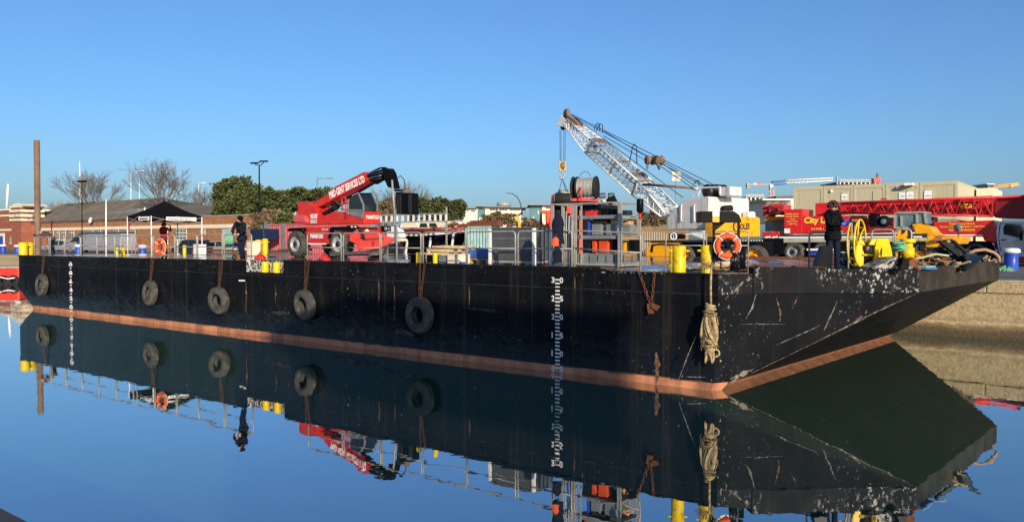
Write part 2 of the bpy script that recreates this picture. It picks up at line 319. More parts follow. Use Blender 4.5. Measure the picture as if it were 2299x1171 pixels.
# ------------------------------------------------------------------ the barge
VN, VF, US, UB, UC = 18.0, 32.5, -47.4, -3.7, -7.7       # near side, far side, stern, bow plate, where the bow corners start
PB = (21.2, 29.7)                                        # bow plate from y to y
def hull_mat(name, chips, streak, brown=0., spec=.22, ro=(.14, .3)):
    m = bpy.data.materials.new(name); m.use_nodes = True; n, l = nodes(m); b = n['Principled BSDF']
    tc = n.new('ShaderNodeNewGeometry'); pos = tc.outputs['Position']
    def noise(sc, stretch, det=8, ro=.6):
        mg = n.new('ShaderNodeMapping'); mg.inputs['Scale'].default_value = stretch; l.new(pos, mg.inputs[0])
        q = n.new('ShaderNodeTexNoise'); q.inputs['Scale'].default_value = sc; q.inputs['Detail'].default_value = det; q.inputs['Roughness'].default_value = ro; l.new(mg.outputs[0], q.inputs['Vector']); return q.outputs['Fac']
    def ramp(f, a, c, lo=0, hi=1):
        q = n.new('ShaderNodeMapRange'); l.new(f, q.inputs[0]); q.inputs[1].default_value = a; q.inputs[2].default_value = c; q.inputs[3].default_value = lo; q.inputs[4].default_value = hi; return q.outputs[0]
    def mix(fac, a, c):
        q = n.new('ShaderNodeMix'); q.data_type = 'RGBA'; l.new(fac, q.inputs[0])
        if isinstance(a, tuple): q.inputs[6].default_value = (*a, 1)
        else: l.new(a, q.inputs[6])
        q.inputs[7].default_value = (*c, 1); return q.outputs[2]
    def mul(a, c):
        q = n.new('ShaderNodeMath'); q.operation = 'MULTIPLY'; l.new(a, q.inputs[0]); l.new(c, q.inputs[1]); return q.outputs[0]
    base = mix(ramp(noise(.9, (1, 1, 1)), .3, .7), (.004, .0045, .006), (.009, .01, .012))
    if brown: base = mix(ramp(noise(.8, (1, 1, 1)), .25, .7, 0, brown), base, (.075, .062, .045))
    c0 = mix(ramp(noise(1.6, (1, 1, .55), 6, .65), .52, .72, 0, .45 * streak), base, (.016, .016, .018))
    c1 = mix(ramp(noise(2.6, (1.5, 1.5, .07), 9, .7), .54, .74, 0, .6 * streak), c0, (.055, .044, .028))
    c2 = mix(ramp(noise(5, (1.4, 1.4, .12), 6), .68, .8, 0, .7 * streak), c1, (.13, .05, .022))
    blot = ramp(noise(.7, (1, 1, 1), 3), .44, .62) if chips < 1.5 else ramp(noise(.7, (1, 1, 1), 3), -2, -1)
    c3 = mix(mul(ramp(noise(11, (1, 1, .8), 9, .75), .64 - .09 * chips, .66 - .09 * chips), blot), c2, (.5, .49, .45))
    l.new(c3, b.inputs['Base Color'])
    l.new(ramp(noise(3, (1, 1, .4)), .3, .7, *ro), b.inputs['Roughness'])
    b.inputs['Specular IOR Level'].default_value = spec
    bp = n.new('ShaderNodeBump'); bp.inputs['Strength'].default_value = .4; bp.inputs['Distance'].default_value = .07; l.new(noise(.75, (1, 1, 1.3), 4), bp.inputs['Height']); l.new(bp.outputs[0], b.inputs['Normal'])
    return m
HULL = hull_mat('hull_black_paint', .22, .8, spec=.32, ro=(.08, .22)); CHIP = hull_mat('chipped_black_paint', .85, .5, spec=.06, ro=(.45, .6)); BOWM = hull_mat('scuffed_bow_paint', .3, .4, spec=.03, ro=(.45, .6)); RAKE = hull_mat('rake_underside', -.1, .4, .12, .05, (.4, .6)); PLATE = hull_mat('bow_plate_paint', .0, 1., .75, .05, (.4, .6))
FLAKE = hull_mat('flaked_white_paint', 1.7, .3, spec=.06, ro=(.5, .6))
BOOT = pm('boot_topping', (.46, .18, .088), .6, var=.4, scale=1.6, dirt=(.24, .1, .055), dirt_amt=.62, dscale=2.4, dstretch=(1, 1, .3))
def deck_mat():
    m = bpy.data.materials.new('wet_deck'); m.use_nodes = True; n, l = nodes(m); b = n['Principled BSDF']
    g = n.new('ShaderNodeNewGeometry'); nz = n.new('ShaderNodeTexNoise'); nz.inputs['Scale'].default_value = .55; nz.inputs['Detail'].default_value = 5; l.new(g.outputs['Position'], nz.inputs['Vector'])
    c = n.new('ShaderNodeValToRGB'); l.new(nz.outputs['Fac'], c.inputs[0]); e = c.color_ramp.elements; e[0].position = .35; e[0].color = (.03, .028, .03, 1); e[1].position = .65; e[1].color = (.1, .065, .05, 1); l.new(c.outputs[0], b.inputs['Base Color'])
    r = n.new('ShaderNodeMapRange'); l.new(nz.outputs['Fac'], r.inputs[0]); r.inputs[1].default_value = .5; r.inputs[2].default_value = .68; r.inputs[3].default_value = .03; r.inputs[4].default_value = .4; l.new(r.outputs[0], b.inputs['Roughness'])
    n2 = n.new('ShaderNodeTexNoise'); n2.inputs['Scale'].default_value = 1.2; n2.inputs['Detail'].default_value = 6; l.new(g.outputs['Position'], n2.inputs['Vector'])
    bp = n.new('ShaderNodeBump'); bp.inputs['Strength'].default_value = .035; bp.inputs['Distance'].default_value = .04; l.new(n2.outputs['Fac'], bp.inputs['Height']); l.new(bp.outputs[0], b.inputs['Normal'])
    return m
barge = thing('work_barge', 'long flat black steel work barge with raked bow moored in the dock', 'barge', (-25, 25.2, 0))
ZB, ZS = .19, 2.31                                       # top of the boot topping, bottom of the rubbing band
n0, n1, nz_ = U(553, VN), U(636, VN), 2.40               # the bollard recess in the near edge
dz = deckz
# near side above the boot topping, in plates between the seams
def side(b, v):
    pts = [(US, v, 1.0), (US + 1.5, v, ZB), (UC - .1, v, ZB), (UC, v, ZS), (UC, v, dz(UC))]
    pts += [(-10.5, v, dz(-10.5)), (-11, v, dz(-11))]
    if v == VN: pts += [(n1, v, dz(n1)), (n1, v, nz_), (n0, v, nz_), (n0, v, dz(n0))]
    b.add(pts + [(US, v, dz(US))], [tuple(range(len(pts) + 1))])
b = MB(); side(b, VN); side(b, VF)
b.quad((US, VN, 1), (US, VF, 1), (US, VF, dz(US)), (US, VN, dz(US))).quad((US, VN, 1), (US + 1.5, VN, ZB), (US + 1.5, VF, ZB), (US, VF, 1))
nd = VN + .3
b.quad((n0, VN, nz_), (n1, VN, nz_), (n1, nd, nz_), (n0, nd, nz_)).quad((n1, VN, nz_), (n1, nd, nz_), (n1, nd, dz(n1)), (n1, VN, dz(n1)))
b.o('hull', HULL, barge)
MB().quad((n0, VN, nz_), (n0, nd, nz_), (n0, nd, dz(n0)), (n0, VN, dz(n0))).o('recess_end', FLAKE, barge)
MB().quad((n0 + .02, nd - .004, nz_ + .01), (n1 - .02, nd - .004, nz_ + .01), (n1 - .02, nd - .004, dz(n1) - .02), (n0 + .02, nd - .004, dz(n0) - .02)).o('recess_back', FLAKE, barge)
Bn, Bf = V((-7.9, 18.13, 0)), V((-7.1, 32.37, 0)); Pn, Pf = V((-4.0, 21.17, 2.34)), V((-3.32, 29.87, 2.32))
def down(a, c, z): t = (z - a.z) / (c.z - a.z); return a + (c - a) * t
Zt = 2.93
b = MB()                                                 # lower bow corner faces
for P_, Q_, vs0 in ((Pn, Bn, VN), (Pf, Bf, VF)):
    q = down(Q_, P_, ZB)
    MB().quad((UC, vs0, ZS), (UC - .1, vs0, ZB), q, P_).o('bow_corner', BOWM, barge)
b = MB()                                                 # rubbing band round the bow corners
for P_, vs0, s_ in ((Pn, VN, -1), (Pf, VF, 1)):
    b = MB(); a = V((UC, vs0, ZS)); d = (V((P_.x, P_.y, 0)) - V((UC, vs0, 0))).normalized(); nn = V((d.y, -d.x, 0)) * (1 if s_ < 0 else -1)
    e1 = a.lerp(P_, .17); e2 = P_
    b.quad(a + nn * .004, V((e1.x, e1.y, e1.z)) + nn * .004, V((e1.x, e1.y, 2.80)) + nn * .004, V((a.x, a.y, 2.79)) + nn * .004)
    b.prism([e1 + nn * .03, e2 + nn * .03, V((e2.x, e2.y, Zt - .05)) + nn * .03, V((e2.x, e2.y, Zt - .05)).lerp(V((e1.x, e1.y, Zt + .03)), .7) + nn * .03 , V((e1.x, e1.y, Zt + .02)) + nn * .03], -nn * .34)
    b.o('rubbing_band', CHIP, barge, bevel=.015)
MB().quad(down(Bn, Pn, .15), Pn, Pf, down(Bf, Pf, .15)).o('bow_rake', RAKE, barge)
def bpt(k, z): q = Pn.lerp(Pf, k); return V((q.x + .03, q.y, z))
MB().prism([bpt(0, 2.34), bpt(1, 2.32), bpt(1, 2.93), bpt(.16, 2.92), bpt(.13, 2.86), bpt(0, 2.86)], (-.3, 0, 0)).o('bow_plate', PLATE, barge, bevel=.02)
b = MB()                                                 # boot topping: sides, corners, rake
for v in (VN, VF): b.quad((US + 1.5, v, ZB), (US + 2.4, v, -.45), (-8.0, v, -.45), (UC - .1, v, ZB))
b.quad((US + 1.5, VN, ZB), (US + 1.5, VF, ZB), (US + 2.4, VF, -.45), (US + 2.4, VN, -.45))
for P_, Q_, vs0 in ((Pn, Bn, VN), (Pf, Bf, VF)): b.quad((UC - .1, vs0, ZB), (-8.0, vs0, -.45), down(Q_, P_, -.45), down(Q_, P_, ZB))
b.quad(down(Bn, Pn, .15), down(Bf, Pf, .15), down(Bf, Pf, -.45), down(Bn, Pn, -.45))
b.o('boot_topping', BOOT, barge)
db = MB(); cuts = [US, n0, n1, -11.0, -10.5, UC, Pn.x - .25]; near = {n0: nd}
for i in range(len(cuts) - 1):
    x0_, x1_ = cuts[i], cuts[i + 1]; ya = nd if x0_ == n0 else VN; q0, q1 = (ya, VF), (ya, VF)
    if x0_ == UC: q1 = (Pn.y, Pf.y)
    db.quad((x0_, q0[0], dz(x0_) - .002), (x1_, q1[0], dz(x1_) - .002), (x1_, q1[1], dz(x1_) - .002), (x0_, q0[1], dz(x0_) - .002))
db.o('deck', deck_mat(), barge)
random.seed(9); sb_ = MB(); x_ = US + 1.6
while x_ < UC - .2:
    ln_ = random.uniform(.3, 1.1); x2_ = min(x_ + ln_, UC - .12); h0_, h1_ = random.uniform(.004, .03), random.uniform(.004, .03); d_ = random.uniform(.0, .045)
    sb_.quad((x_, VN - .005, ZB - d_), (x2_, VN - .005, ZB - d_ * .6), (x2_, VN - .005, ZB + h1_), (x_, VN - .005, ZB + h0_)); x_ = x2_ + random.choice((0.005, .005, .3, .9))
sb_.o('scum_line', pm('scum', (.09, .05, .028), .8, var=.5, scale=5), barge, kind='stuff')
# plate seams, standing a little proud
for v_ in range(-46, -8, 3):
    x_ = v_ + .4 * math.sin(v_)
    if n0 < x_ < n1: continue
    MB().box(x_, x_ + .018, VN - .008, VN, ZB + .02, dz(x_) - .1).o('weld_seam', pm('worn_edge', (.02, .02, .02), .6, var=.6, scale=5) if v_ % 2 else HULL, barge)
MB().box(US + .1, UC, VN - .012, VN, ZS - .02, ZS).o('weld_seam', pm('worn_edge', (.02, .02, .02), .6, var=.6, scale=5), barge)
MB().box(US + .5, -16, VN - .008, VN, 1.32, 1.335).o('weld_seam', HULL, barge)
MB().box(US, n0 - .01, VN - .03, VN + .08, dz(US) - .06, dz(US) + .012).o('gunwale', HULL, barge)
MB().box(n1 + .01, -11, VN - .03, VN + .08, dz(n1) - .05, dz(-11.0) + .015).o('gunwale', HULL, barge)
MB().box(-10.9, UC, VN - .02, VN + .06, dz(UC) - .05, dz(UC) + .01).o('gunwale', CHIP, barge)
# scrapes and rust runs on the bow corner and the side
def on_corner(px, py):
    nn = (Pn - Bn).cross(V((UC, VN, ZS)) - Bn).normalized()
    if nn.dot(FH) > 0: nn = -nn
    return WP(px, py, Bn, nn) + nn * .006
SCR = pm('scraped_metal', (.2, .17, .13), .7, var=.7, scale=14, dirt=(.008, .008, .01), dirt_amt=.9, dscale=9); RUN = pm('rust_run', (.2, .1, .055), .8, var=.6, scale=9, dirt=(.008, .008, .01), dirt_amt=.8, dscale=8)
def scrape(pts, wpx, mat, f=on_corner, rag=.5):
    b = MB(); L = []; Rr = []
    N = 14
    for i in range(N + 1):
        t = i / N * (len(pts) - 1); k_ = min(int(t), len(pts) - 2); q = t - k_
        x_ = pts[k_][0] * (1 - q) + pts[k_ + 1][0] * q; y_ = pts[k_][1] * (1 - q) + pts[k_ + 1][1] * q
        w_ = wpx * (1 + rag * random.uniform(-1, 1)) * (.3 + math.sin(math.pi * min(max(i / N, .06), .94))) / 2
        dx, dy = pts[-1][0] - pts[0][0], pts[-1][1] - pts[0][1]; ln = math.hypot(dx, dy); nx, ny = -dy / ln, dx / ln
        L.append(f(x_ + nx * w_, y_ + ny * w_)); Rr.append(f(x_ - nx * w_, y_ - ny * w_))
    for i in range(N): b.quad(L[i], L[i + 1], Rr[i + 1], Rr[i])
    return b.o('scrape', mat, barge)
for pts, w_, m_ in (([(1697, 660), (1689, 690), (1674, 715)], 4, SCR), ([(1743, 668), (1752, 700), (1751, 720)], 5, RUN), ([(1790, 668), (1779, 692)], 4, RUN),
                    ([(1880, 675), (1862, 715), (1848, 745)], 4, SCR), ([(1742, 774), (1790, 753), (1841, 730)], 2.2, SCR), ([(1660, 727), (1765, 727)], 1.6, SCR),
                    ([(1566, 745), (1545, 795), (1524, 850)], 2, SCR), ([(1640, 850), (1668, 838), (1692, 828)], 11, SCR), ([(1528, 845), (1602, 846)], 1.6, SCR), ([(1918, 718), (1940, 714)], 8, RUN)):
    scrape(pts, w_ * .65, m_)
scrape([(1612, 872), (1660, 847)], 3, SCR)
sd_f = lambda px, py: W(px, py, VN - .007)
scrape([(1473, 790), (1476, 820), (1474, 860)], 9, RUN, sd_f)
def on_band(px, py):
    d = V((Pn.x - UC, Pn.y - VN, 0)).normalized(); nn = V((d.y, -d.x, 0)); return WP(px, py, V((UC, VN, 2.5)), nn) + nn * .012
scrape([(1668, 632), (1655, 648), (1640, 660)], 5, SCR, on_band)
rk_n = (Pn - Bn).cross(Bf - Bn).normalized()
if rk_n.dot(FH) > 0: rk_n = -rk_n
for pts, w_ in (([(1880, 780), (1940, 752), (2010, 716)], 7), ([(1905, 752), (1975, 730)], 3), ([(2090, 690), (2170, 650)], 4), ([(2140, 676), (2215, 634)], 3), ([(2050, 690), (2120, 660)], 2.5)):
    scrape(pts, w_, pm('rake_scrape', (.17, .13, .085), .8, var=.5, scale=6), lambda px, py: WP(px, py, Bn, rk_n) + rk_n * .006)
scrape([(1660, 850), (1830, 768), (1960, 703), (2060, 657)], 2.0, SCR, on_corner, .9)
SMR = pm('fender_scuff', (.05, .05, .05), .7, var=.8, scale=3, dirt=(.008, .008, .01), dirt_amt=1., dscale=2.5)
for pts, w_ in (([(752, 749), (800, 747), (848, 758)], 15), ([(868, 748), (900, 744), (930, 752)], 12), ([(1040, 690), (1130, 700)], 5), ([(610, 700), (650, 704)], 6)): scrape(pts, w_, SMR, sd_f)
for x_, y0_, y1_ in ((850, 625, 690), (885, 640, 720), (618, 640, 680), (552, 632, 700), (1053, 640, 690), (1290, 620, 660), (560, 600, 612)): scrape([(x_, y0_), (x_ + 1, (y0_ + y1_) / 2), (x_, y1_)], 2.2, RUN, sd_f)
MB().quad(*[W(x_, y_, VN - .007) for x_, y_ in ((536, 628), (550, 628), (550, 631), (536, 631))]).o('paint_dash', 'letter_white', barge)
# draft marks
DRAFT = pm('worn_white_marks', (.66, .64, .6), .6, var=.25, scale=9)
def marks(u, lo, hi, w, dig, st=.1, hh=.042):
    b = MB(); zz = lo
    while zz <= hi + .001:
        b.quad((u - w / 2, VN - .006, zz), (u + w / 2, VN - .006, zz), (u + w / 2, VN - .006, zz + hh), (u - w / 2, VN - .006, zz + hh)); zz += st
    b.o('draft_marks', DRAFT, barge)
    for t_, z_ in dig:
        text(t_[0], (u - w / 2 - .12, VN, z_), (1, 0, 0), UP, .1, .16, DRAFT, barge, 'draft_number', .03, .007)
        text(t_[1], (u + w / 2 + .0, VN, z_), (1, 0, 0), UP, .11, .16, DRAFT, barge, 'draft_number', .03, .007)
um = U(1252, VN)
marks(um, .1, 2.5, .15, [('30', 2.43), ('25', 1.93), ('20', 1.43), ('15', .93), ('10', .43), ('05', .02)])
us_ = U(158, VN)
marks(us_, .1, 2.5, .2, [], .14, .05)
for i in range(6): text('0246802'[i], (us_ - .2, VN, .22 + i * .42), (1, 0, 0), UP, .4, .16, DRAFT, barge, 'draft_number', .03, .009)
# railings: bent tube frames with a middle rail
def railing(u0, u1, v, h=.98, corner=True):
    b = MB(); z0, z1 = dz(u0), dz(u1); r = .11
    a0, a1 = V((u0, v, z0)), V((u1, v, z1)); d = (a1 - a0).normalized()
    p = [a0, a0 + UP * (h - r)] + arc(a0 + UP * (h - r) + d * r, -d, UP, r, 0, math.pi / 2, 4)[1:] + arc(a1 + UP * (h - r) - d * r, UP, d, r, 0, math.pi / 2, 4) + [a1]
    o = b.tube(p, .025, 7).o('railing', 'galv', barge)
    MB().cyl(a0 + UP * h * .5, a1 + UP * h * .5, .019, n=6).o('mid_rail', 'galv', o)
    MB().box(u0 - .05, u0 + .05, v - .05, v + .05, z0, z0 + .02).box(u1 - .05, u1 + .05, v - .05, v + .05, z1, z1 + .02).o('foot_plate', 'galv', o)
for a_, c_ in ((77, 110), (113, 144), (146, 180), (182, 217), (219, 257), (259, 296), (304, 342), (345, 392), (395, 442), (444, 499), (504, 565),
               (690, 766), (771, 853), (856, 945), (950, 1047), (1049, 1157), (1163, 1284), (1290, 1438)):
    railing(U(a_, VN + .15), U(c_, VN + .15), VN + .15)
for a_, c_ in ((1495, 1580), (1586, 1680)): railing(U(a_, 28.5), U(c_, 28.5), 28.5, 1.05)
for a_, c_ in ((1817, 1905),): railing(U(a_, 20.5), U(c_, 20.5), 20.5, 1.0)
for a_, c_ in ((1957, 2006), (2009, 2046)): railing(U(a_, 24.5), U(c_, 24.5), 24.5, 1.1)
# bollards welded to the barge
def bollard(px, D, ytop, r, mat='yellow', z=None, cap=True):
    p = G(px, D, 0); z0 = dz(p.x) if z is None else z; zt = F(px, ytop, D).z
    b = MB().lathe((p.x, p.y, z0), UP, [(r, 0), (r, zt - z0 - .02), (r - .02, zt - z0), (.001, zt - z0)], 28)
    o = b.o('bollard', mat, barge)
    for s_ in (-1, 1) if r > .12 else ():
        q = V((p.x, p.y, z0 + (zt - z0) * .8)); MB().cyl(q + RT * s_ * r * .9, q + RT * s_ * (r + .09), .025, n=8).o('bollard_horn', mat, o)
    return o
bollard(1525, 19.9, 551, .165, 'worn_yellow'); bollard(1588, 19.75, 550, .155, 'worn_yellow')
for px_, D_, y_, r_ in ((52, 43.3, 544, .22), (65, 43.8, 544, .22), (262, 39.5, 555, .075), (276, 39.2, 557, .095), (939, 25.6, 566, .075), (977, 25.0, 567, .075), (580, 44, 538, .16), (595, 44.5, 536, .16), (414, 46, 550, .1)):
    bollard(px_, D_, y_, r_)
for px_ in (595, 621):
    p = W(px_, 600, VN + .15); MB().lathe((p.x, p.y, nz_), UP, [(.135, 0), (.135, .36), (.12, .39), (.001, .39)], 24).o('bollard', 'yellow', barge)
for px_, D_ in ((1513, 27.5),):
    bollard(px_, 26, 553, .14)
# small deck fittings
for px_, py_, v_ in ((526, 585, 18.3), (1698, 600, 19.2), (1782, 598, 19.6)):
    p = W(px_, py_, v_); MB().torus((p.x, p.y, dz(p.x) + .09), FH, .075, .022, 14, 6).o('ring_bolt', 'black', barge)
p = Z(1633, 600, 2.9); MB().torus((p.x, p.y, 2.98), FH, .17, .02, 20, 6).tube([V((p.x, p.y, 2.85)) - RT * .17, V((p.x, p.y, 2.98)) - RT * .17], .02).o('fairlead', 'dark_steel', barge)
p = G(1650, 19.4, 0); MB().cyl((p.x, p.y, 2.86), (p.x, p.y, 3.3), .11, n=16).o('black_post', CHIP, barge)
p = G(1664, 20.0, 0); MB().cyl((p.x, p.y, 2.86), (p.x, p.y, 3.42), .11, n=16).o('black_post', 'black', barge)
MB().prism([F(x_, y_, 18.9) for x_, y_ in ((1833, 598), (1850, 552), (1862, 552), (1862, 600))], FH * .3).o('chock', 'black', barge)
MB().box(U(1640, 30), U(1900, 30), 29.6, 29.75, dz(-15), dz(-15) + .12).o('coaming', 'rust', barge)
MB().box(U(430, 31), U(640, 31), 31, 31.3, dz(-35), dz(-35) + .15).o('coaming', 'rust', barge)

# ------------------------------------------------------------------ tyres, chains, rope and fittings hung on the side
def chain(b, a, c, ln=.12, r=.009):
    a, c = V(a), V(c); n_ = max(2, int((c - a).length / (ln * .78))); d = (c - a).normalized(); s0 = d.cross(V((0, 1, 0))); s0 = (s0 if s0.length > .1 else V((1, 0, 0))).normalized(); s1 = d.cross(s0)
    for i in range(n_):
        m_ = a.lerp(c, (i + .5) / n_); s_ = s0 if i % 2 else s1
        b.tube([m_ + d * (ln / 2 * math.cos(t)) + s_ * (.034 * math.sin(t)) for t in [k_ * math.pi / 4 for k_ in range(8)]], r, 4, closed=True)
def tyre_thing(px, py, R, label):
    c = W(px, py, VN - .17); t = thing('tyre_fender', label, 'tyre', (c.x, VN - .17, c.z - R), 'tyre fenders chained along the barge side')
    tilt = V((.13 * math.sin(px), -1, .1 * math.cos(px * 3))).normalized()
    w = .145; ri = R * .5
    prof = [(ri, -w * .8), (ri * 1.06, -w), (R * .62, -w * 1.12), (R * .8, -w * 1.14), (R * .93, -w * .95), (R, -w * .7), (R * 1.01, 0), (R, w * .7), (R * .93, w * .95), (R * .8, w * 1.14), (ri * 1.06, w), (ri, w * .8), (ri * .98, w * .55), (R * .74, w * .6), (R * .86, 0), (R * .74, -w * .6), (ri * .98, -w * .55), (ri, -w * .8)]
    MB().lathe(c, tilt, prof, 36).o('tyre', 'rubber', t)
    g = MB()                                            # raised rings and tread ribs
    g.torus(c + tilt * w * 1.13, tilt, R * .7, .008, 36, 5)
    for hh in (-.55, 0, .55): g.torus(c + tilt * w * hh, tilt, R * 1.005, .014, 36, 4)
    g.o('tread', 'rubber', t)
    b = MB(); top = c + UP * R * .93
    for s_ in (-.09, .09): chain(b, top + V((s_ * .3, .02, 0)), (c.x + s_ * 1.1, VN - .045, dz(c.x) + .02), .13)
    b.o('chain', pm('dark_rust', (.085, .04, .022), .85, var=.5, scale=8), t)
for a_ in ((94, 639, .545, 'worn truck tyre hung nearest the stern, below the tall pile'), (337, 657, .53, 'truck tyre hanging below the orange lifebuoy at the railing'),
           (491, 674, .52, 'truck tyre on doubled chains left of the recessed yellow bollards'), (684, 684, .525, 'truck tyre hanging below the telehandler right of the recessed bollards'),
           (942, 707, .545, 'largest looking truck tyre, nearest the white draft scale amidships')): tyre_thing(*a_)
t = thing('hanging_bracket', 'rusty steel bracket hanging on two chains beside the draft scale', 'bracket', W(1465, 705, VN - .1))
b = MB(); chain(b, W(1434, 607, VN - .05), W(1460, 682, VN - .08)); chain(b, W(1470, 607, VN - .05), W(1463, 682, VN - .08)); b.o('chain', 'rust', t)
PW([(1452, 682), (1464, 680), (1466, 703), (1455, 705)], VN - .12, VN - .06).prism([W(x_, y_, VN - .16) for x_, y_ in ((1462, 680), (1481, 687), (1474, 697), (1461, 690))], (0, .05, 0)).o('plate', 'rust', t)
rp = W(1596, 700, VN - .25)
rp = G(1597, 18.86, 2.8)
t = thing('rope_bundle', 'thick frayed tan mooring rope hung in a knotted bundle at the bow corner', 'rope', (rp.x, rp.y, .7))
def rpt(dx, z, dy=0): return rp + RT * dx + FH * dy + UP * (z - rp.z)
zb = lambda y_: F(1597, y_, rp.dot(FH)).z
MB().tube([rpt(.05, 2.98, .35), rpt(.03, 2.93, .14), rpt(.0, 2.86, 0), rpt(-.01, 2.5), rpt(0, zb(684))], .028, 8).o('hanging_line', 'rope', t)
random.seed(3)
for mt_, n_, ya, yb, bul in (('rope', 15, 692, 768, .17), ('dark_rope', 11, 694, 772, .15), ('rope', 5, 772, 818, .1), ('dark_rope', 4, 770, 806, .13)):
    b = MB()
    for i in range(n_):
        a0 = random.uniform(0, 6.28); zt, zl = zb(ya + random.uniform(-4, 8)), zb(yb + random.uniform(-14, 4)); pts = []; w_ = bul * random.uniform(.5, 1.1)
        for k_ in range(15):
            q = k_ / 14; s_ = math.sin(math.pi * q); aa = a0 + 1.6 * q + .5 * math.sin(5 * q + i)
            pts.append(rpt(-.03 + w_ * math.cos(aa) * (.45 + .7 * s_) + .02 * math.sin(9 * q + i), zt + (zl - zt) * (1 - abs(2 * q - 1)) + .02 * math.sin(11 * q), w_ * .8 * math.sin(aa) * (.45 + .7 * s_)))
        b.tube(pts, .019 + .011 * random.random(), 6)
    b.o('rope_loops', mt_, t)
for y_, R_, n_, mt_ in ((684, .1, 4, 'rope'), (702, .15, 2, 'dark_rope'), (762, .135, 4, 'rope'), (784, .1, 2, 'rope')):
    b = MB()
    for k_ in range(n_): b.torus(rpt(-.03 + .03 * random.random(), zb(y_ + k_ * 3.6)), UP + RT * random.uniform(-.35, .35) + FH * random.uniform(-.2, .2), R_ * random.uniform(.9, 1.1), .026, 16, 6)
    b.o('rope_wrap', mt_, t)
MB().torus(rpt(.12, zb(792)), FH + RT * .3, .085, .022, 14, 6).o('rope_eye', 'rope', t)
b = MB()
for i in range(60):
    a_ = rpt(random.choice((-.16, .12)) + random.uniform(-.05, .05), zb(random.uniform(700, 770)), random.uniform(-.08, .05)); b.tube([a_, a_ + V((random.uniform(-.03, .03), 0, -.1)), a_ + V((random.uniform(-.06, .06), 0, -.2))], .006, 3)
for i in range(90):
    a_ = rpt(random.uniform(-.22, .16), 2.9 + random.random() * .12, .15 + random.random() * .25); b.tube([a_, a_ + V((random.uniform(-.1, .1), random.uniform(-.1, .1), random.uniform(-.05, .12)))], .007, 3)
b.o('frayed_strands', 'rope', t, kind='stuff')

# ------------------------------------------------------------------ wheels
def wheel(parent, c, R, w, rim='silver', n=26, ax=V((0, 1, 0)), tread=True):
    """tyre with lugs and a dished rim; the outer face looks along -ax"""
    c, ax = V(c), V(ax)
    ti = MB().lathe(c, ax, [(R * .56, w * .12), (R * .6, 0), (R * .8, -w * .02), (R * .95, w * .08), (R, w * .25), (R, w * .75), (R * .95, w * .92), (R * .6, w), (R * .5, w * .9)], n).o('tyre', 'rubber', parent)
    if tread:
        b = MB(); a = ax.orthogonal().normalized(); d = ax.cross(a)
        for i in range(22):
            for s_ in (0, 1):
                t = 2 * math.pi * (i + .5 * s_) / 22; rd = a * math.cos(t) + d * math.sin(t); tg = ax.cross(rd)
                b.obox(c + rd * R * 1.01 + ax * (w * (.28 + .44 * s_)), rd * R * .035, ax * (w * .2) + tg * (R * .06 * (1 - 2 * s_)), tg * R * .045)
        b.o('tread', 'rubber', ti)
    rm = MB().lathe(c, ax, [(R * .6, w * .02), (R * .56, w * .05), (R * .52, w * .28), (R * .3, w * .34), (R * .28, w * .12), (R * .2, w * .1), (.001, w * .1)], n).o('rim', rim, ti)
    b = MB(); a = ax.orthogonal().normalized(); d = ax.cross(a)
    b.lathe(c, ax, [(R * .2, w * .1), (R * .19, -w * .02), (.001, -w * .02)], 16)
    for i in range(8): t = i * math.pi / 4; b.cyl(c + (a * math.cos(t) + d * math.sin(t)) * R * .4 + ax * w * .33, c + (a * math.cos(t) + d * math.sin(t)) * R * .4 + ax * w * .22, R * .03, n=6)
    b.o('hub', 'dark_steel', ti)
    return ti

# ------------------------------------------------------------------ the red telehandler on deck
VT = 22.9
t3 = lambda p: TR(620, 350, 4.336, p)
tele = thing('telehandler', 'red rotating telehandler with raised lettered boom standing on the barge deck', 'telehandler', (-28.5, 24.1, dz(-28)))
for px_, py_ in ((664, 547), (760, 546)):
    c = W(px_, py_, VT); wheel(tele, (c.x, VT - .05, dz(c.x) + .6), .6, .45)
    wheel(tele, (c.x, VT + 2.4, dz(c.x) + .6), .6, -.45)
ue = W(*t3([(715, 700)])[0], VT).x
PW(t3([(262, 690), (715, 690), (715, 775), (640, 790), (530, 770), (500, 860), (312, 860), (290, 770)]), VT + .02, VT + 2.2).o('chassis', 'red', tele, bevel=.03)
PW(t3([(310, 848), (478, 850), (478, 861), (310, 861)]), VT - .02, VT + .15).o('step', 'white', tele)
PW(t3([(105, 715), (130, 700), (265, 696), (275, 730), (240, 712), (170, 716), (110, 735)]), VT - .12, VT + .5).o('mudguard', 'black', tele, bevel=.01)
PW(t3([(528, 690), (700, 684), (735, 700), (735, 730), (640, 722), (560, 705), (525, 760), (505, 800), (512, 740)]), VT - .12, VT + .5).o('mudguard', 'black', tele, bevel=.01)
PW(t3([(205, 462), (215, 450), (305, 442), (345, 470), (420, 560), (450, 588), (560, 540), (690, 545), (830, 612), (850, 534), (856, 660), (300, 668), (215, 645)]), VT + .25, VT + 1.2).o('turret', 'red', tele, bevel=.03)
b = PW(t3([(155, 590), (175, 570), (265, 572), (292, 610), (292, 655), (270, 662), (170, 655), (155, 640)]), VT + .1, VT + 1.4); b.o('counterweight', pm('sky_lit_red', (.6, .075, .07), .2, coat=1), tele, bevel=.12)  # paler red carries the sky's sheen on the counterweight in its colour
VBo = VT + .6
bo = PW(t3([(375, 448), (430, 415), (532, 345), (570, 300), (855, 153), (898, 240), (560, 422), (425, 492), (388, 486)]), VBo, VBo + .4).o('boom', 'red', tele, bevel=.02)
PW(t3([(540, 432), (900, 240), (935, 255), (600, 452)]), VBo + .05, VBo + .35).o('boom_underside', 'dark_red', bo)  # darker red puts the shade below the boom into the colour
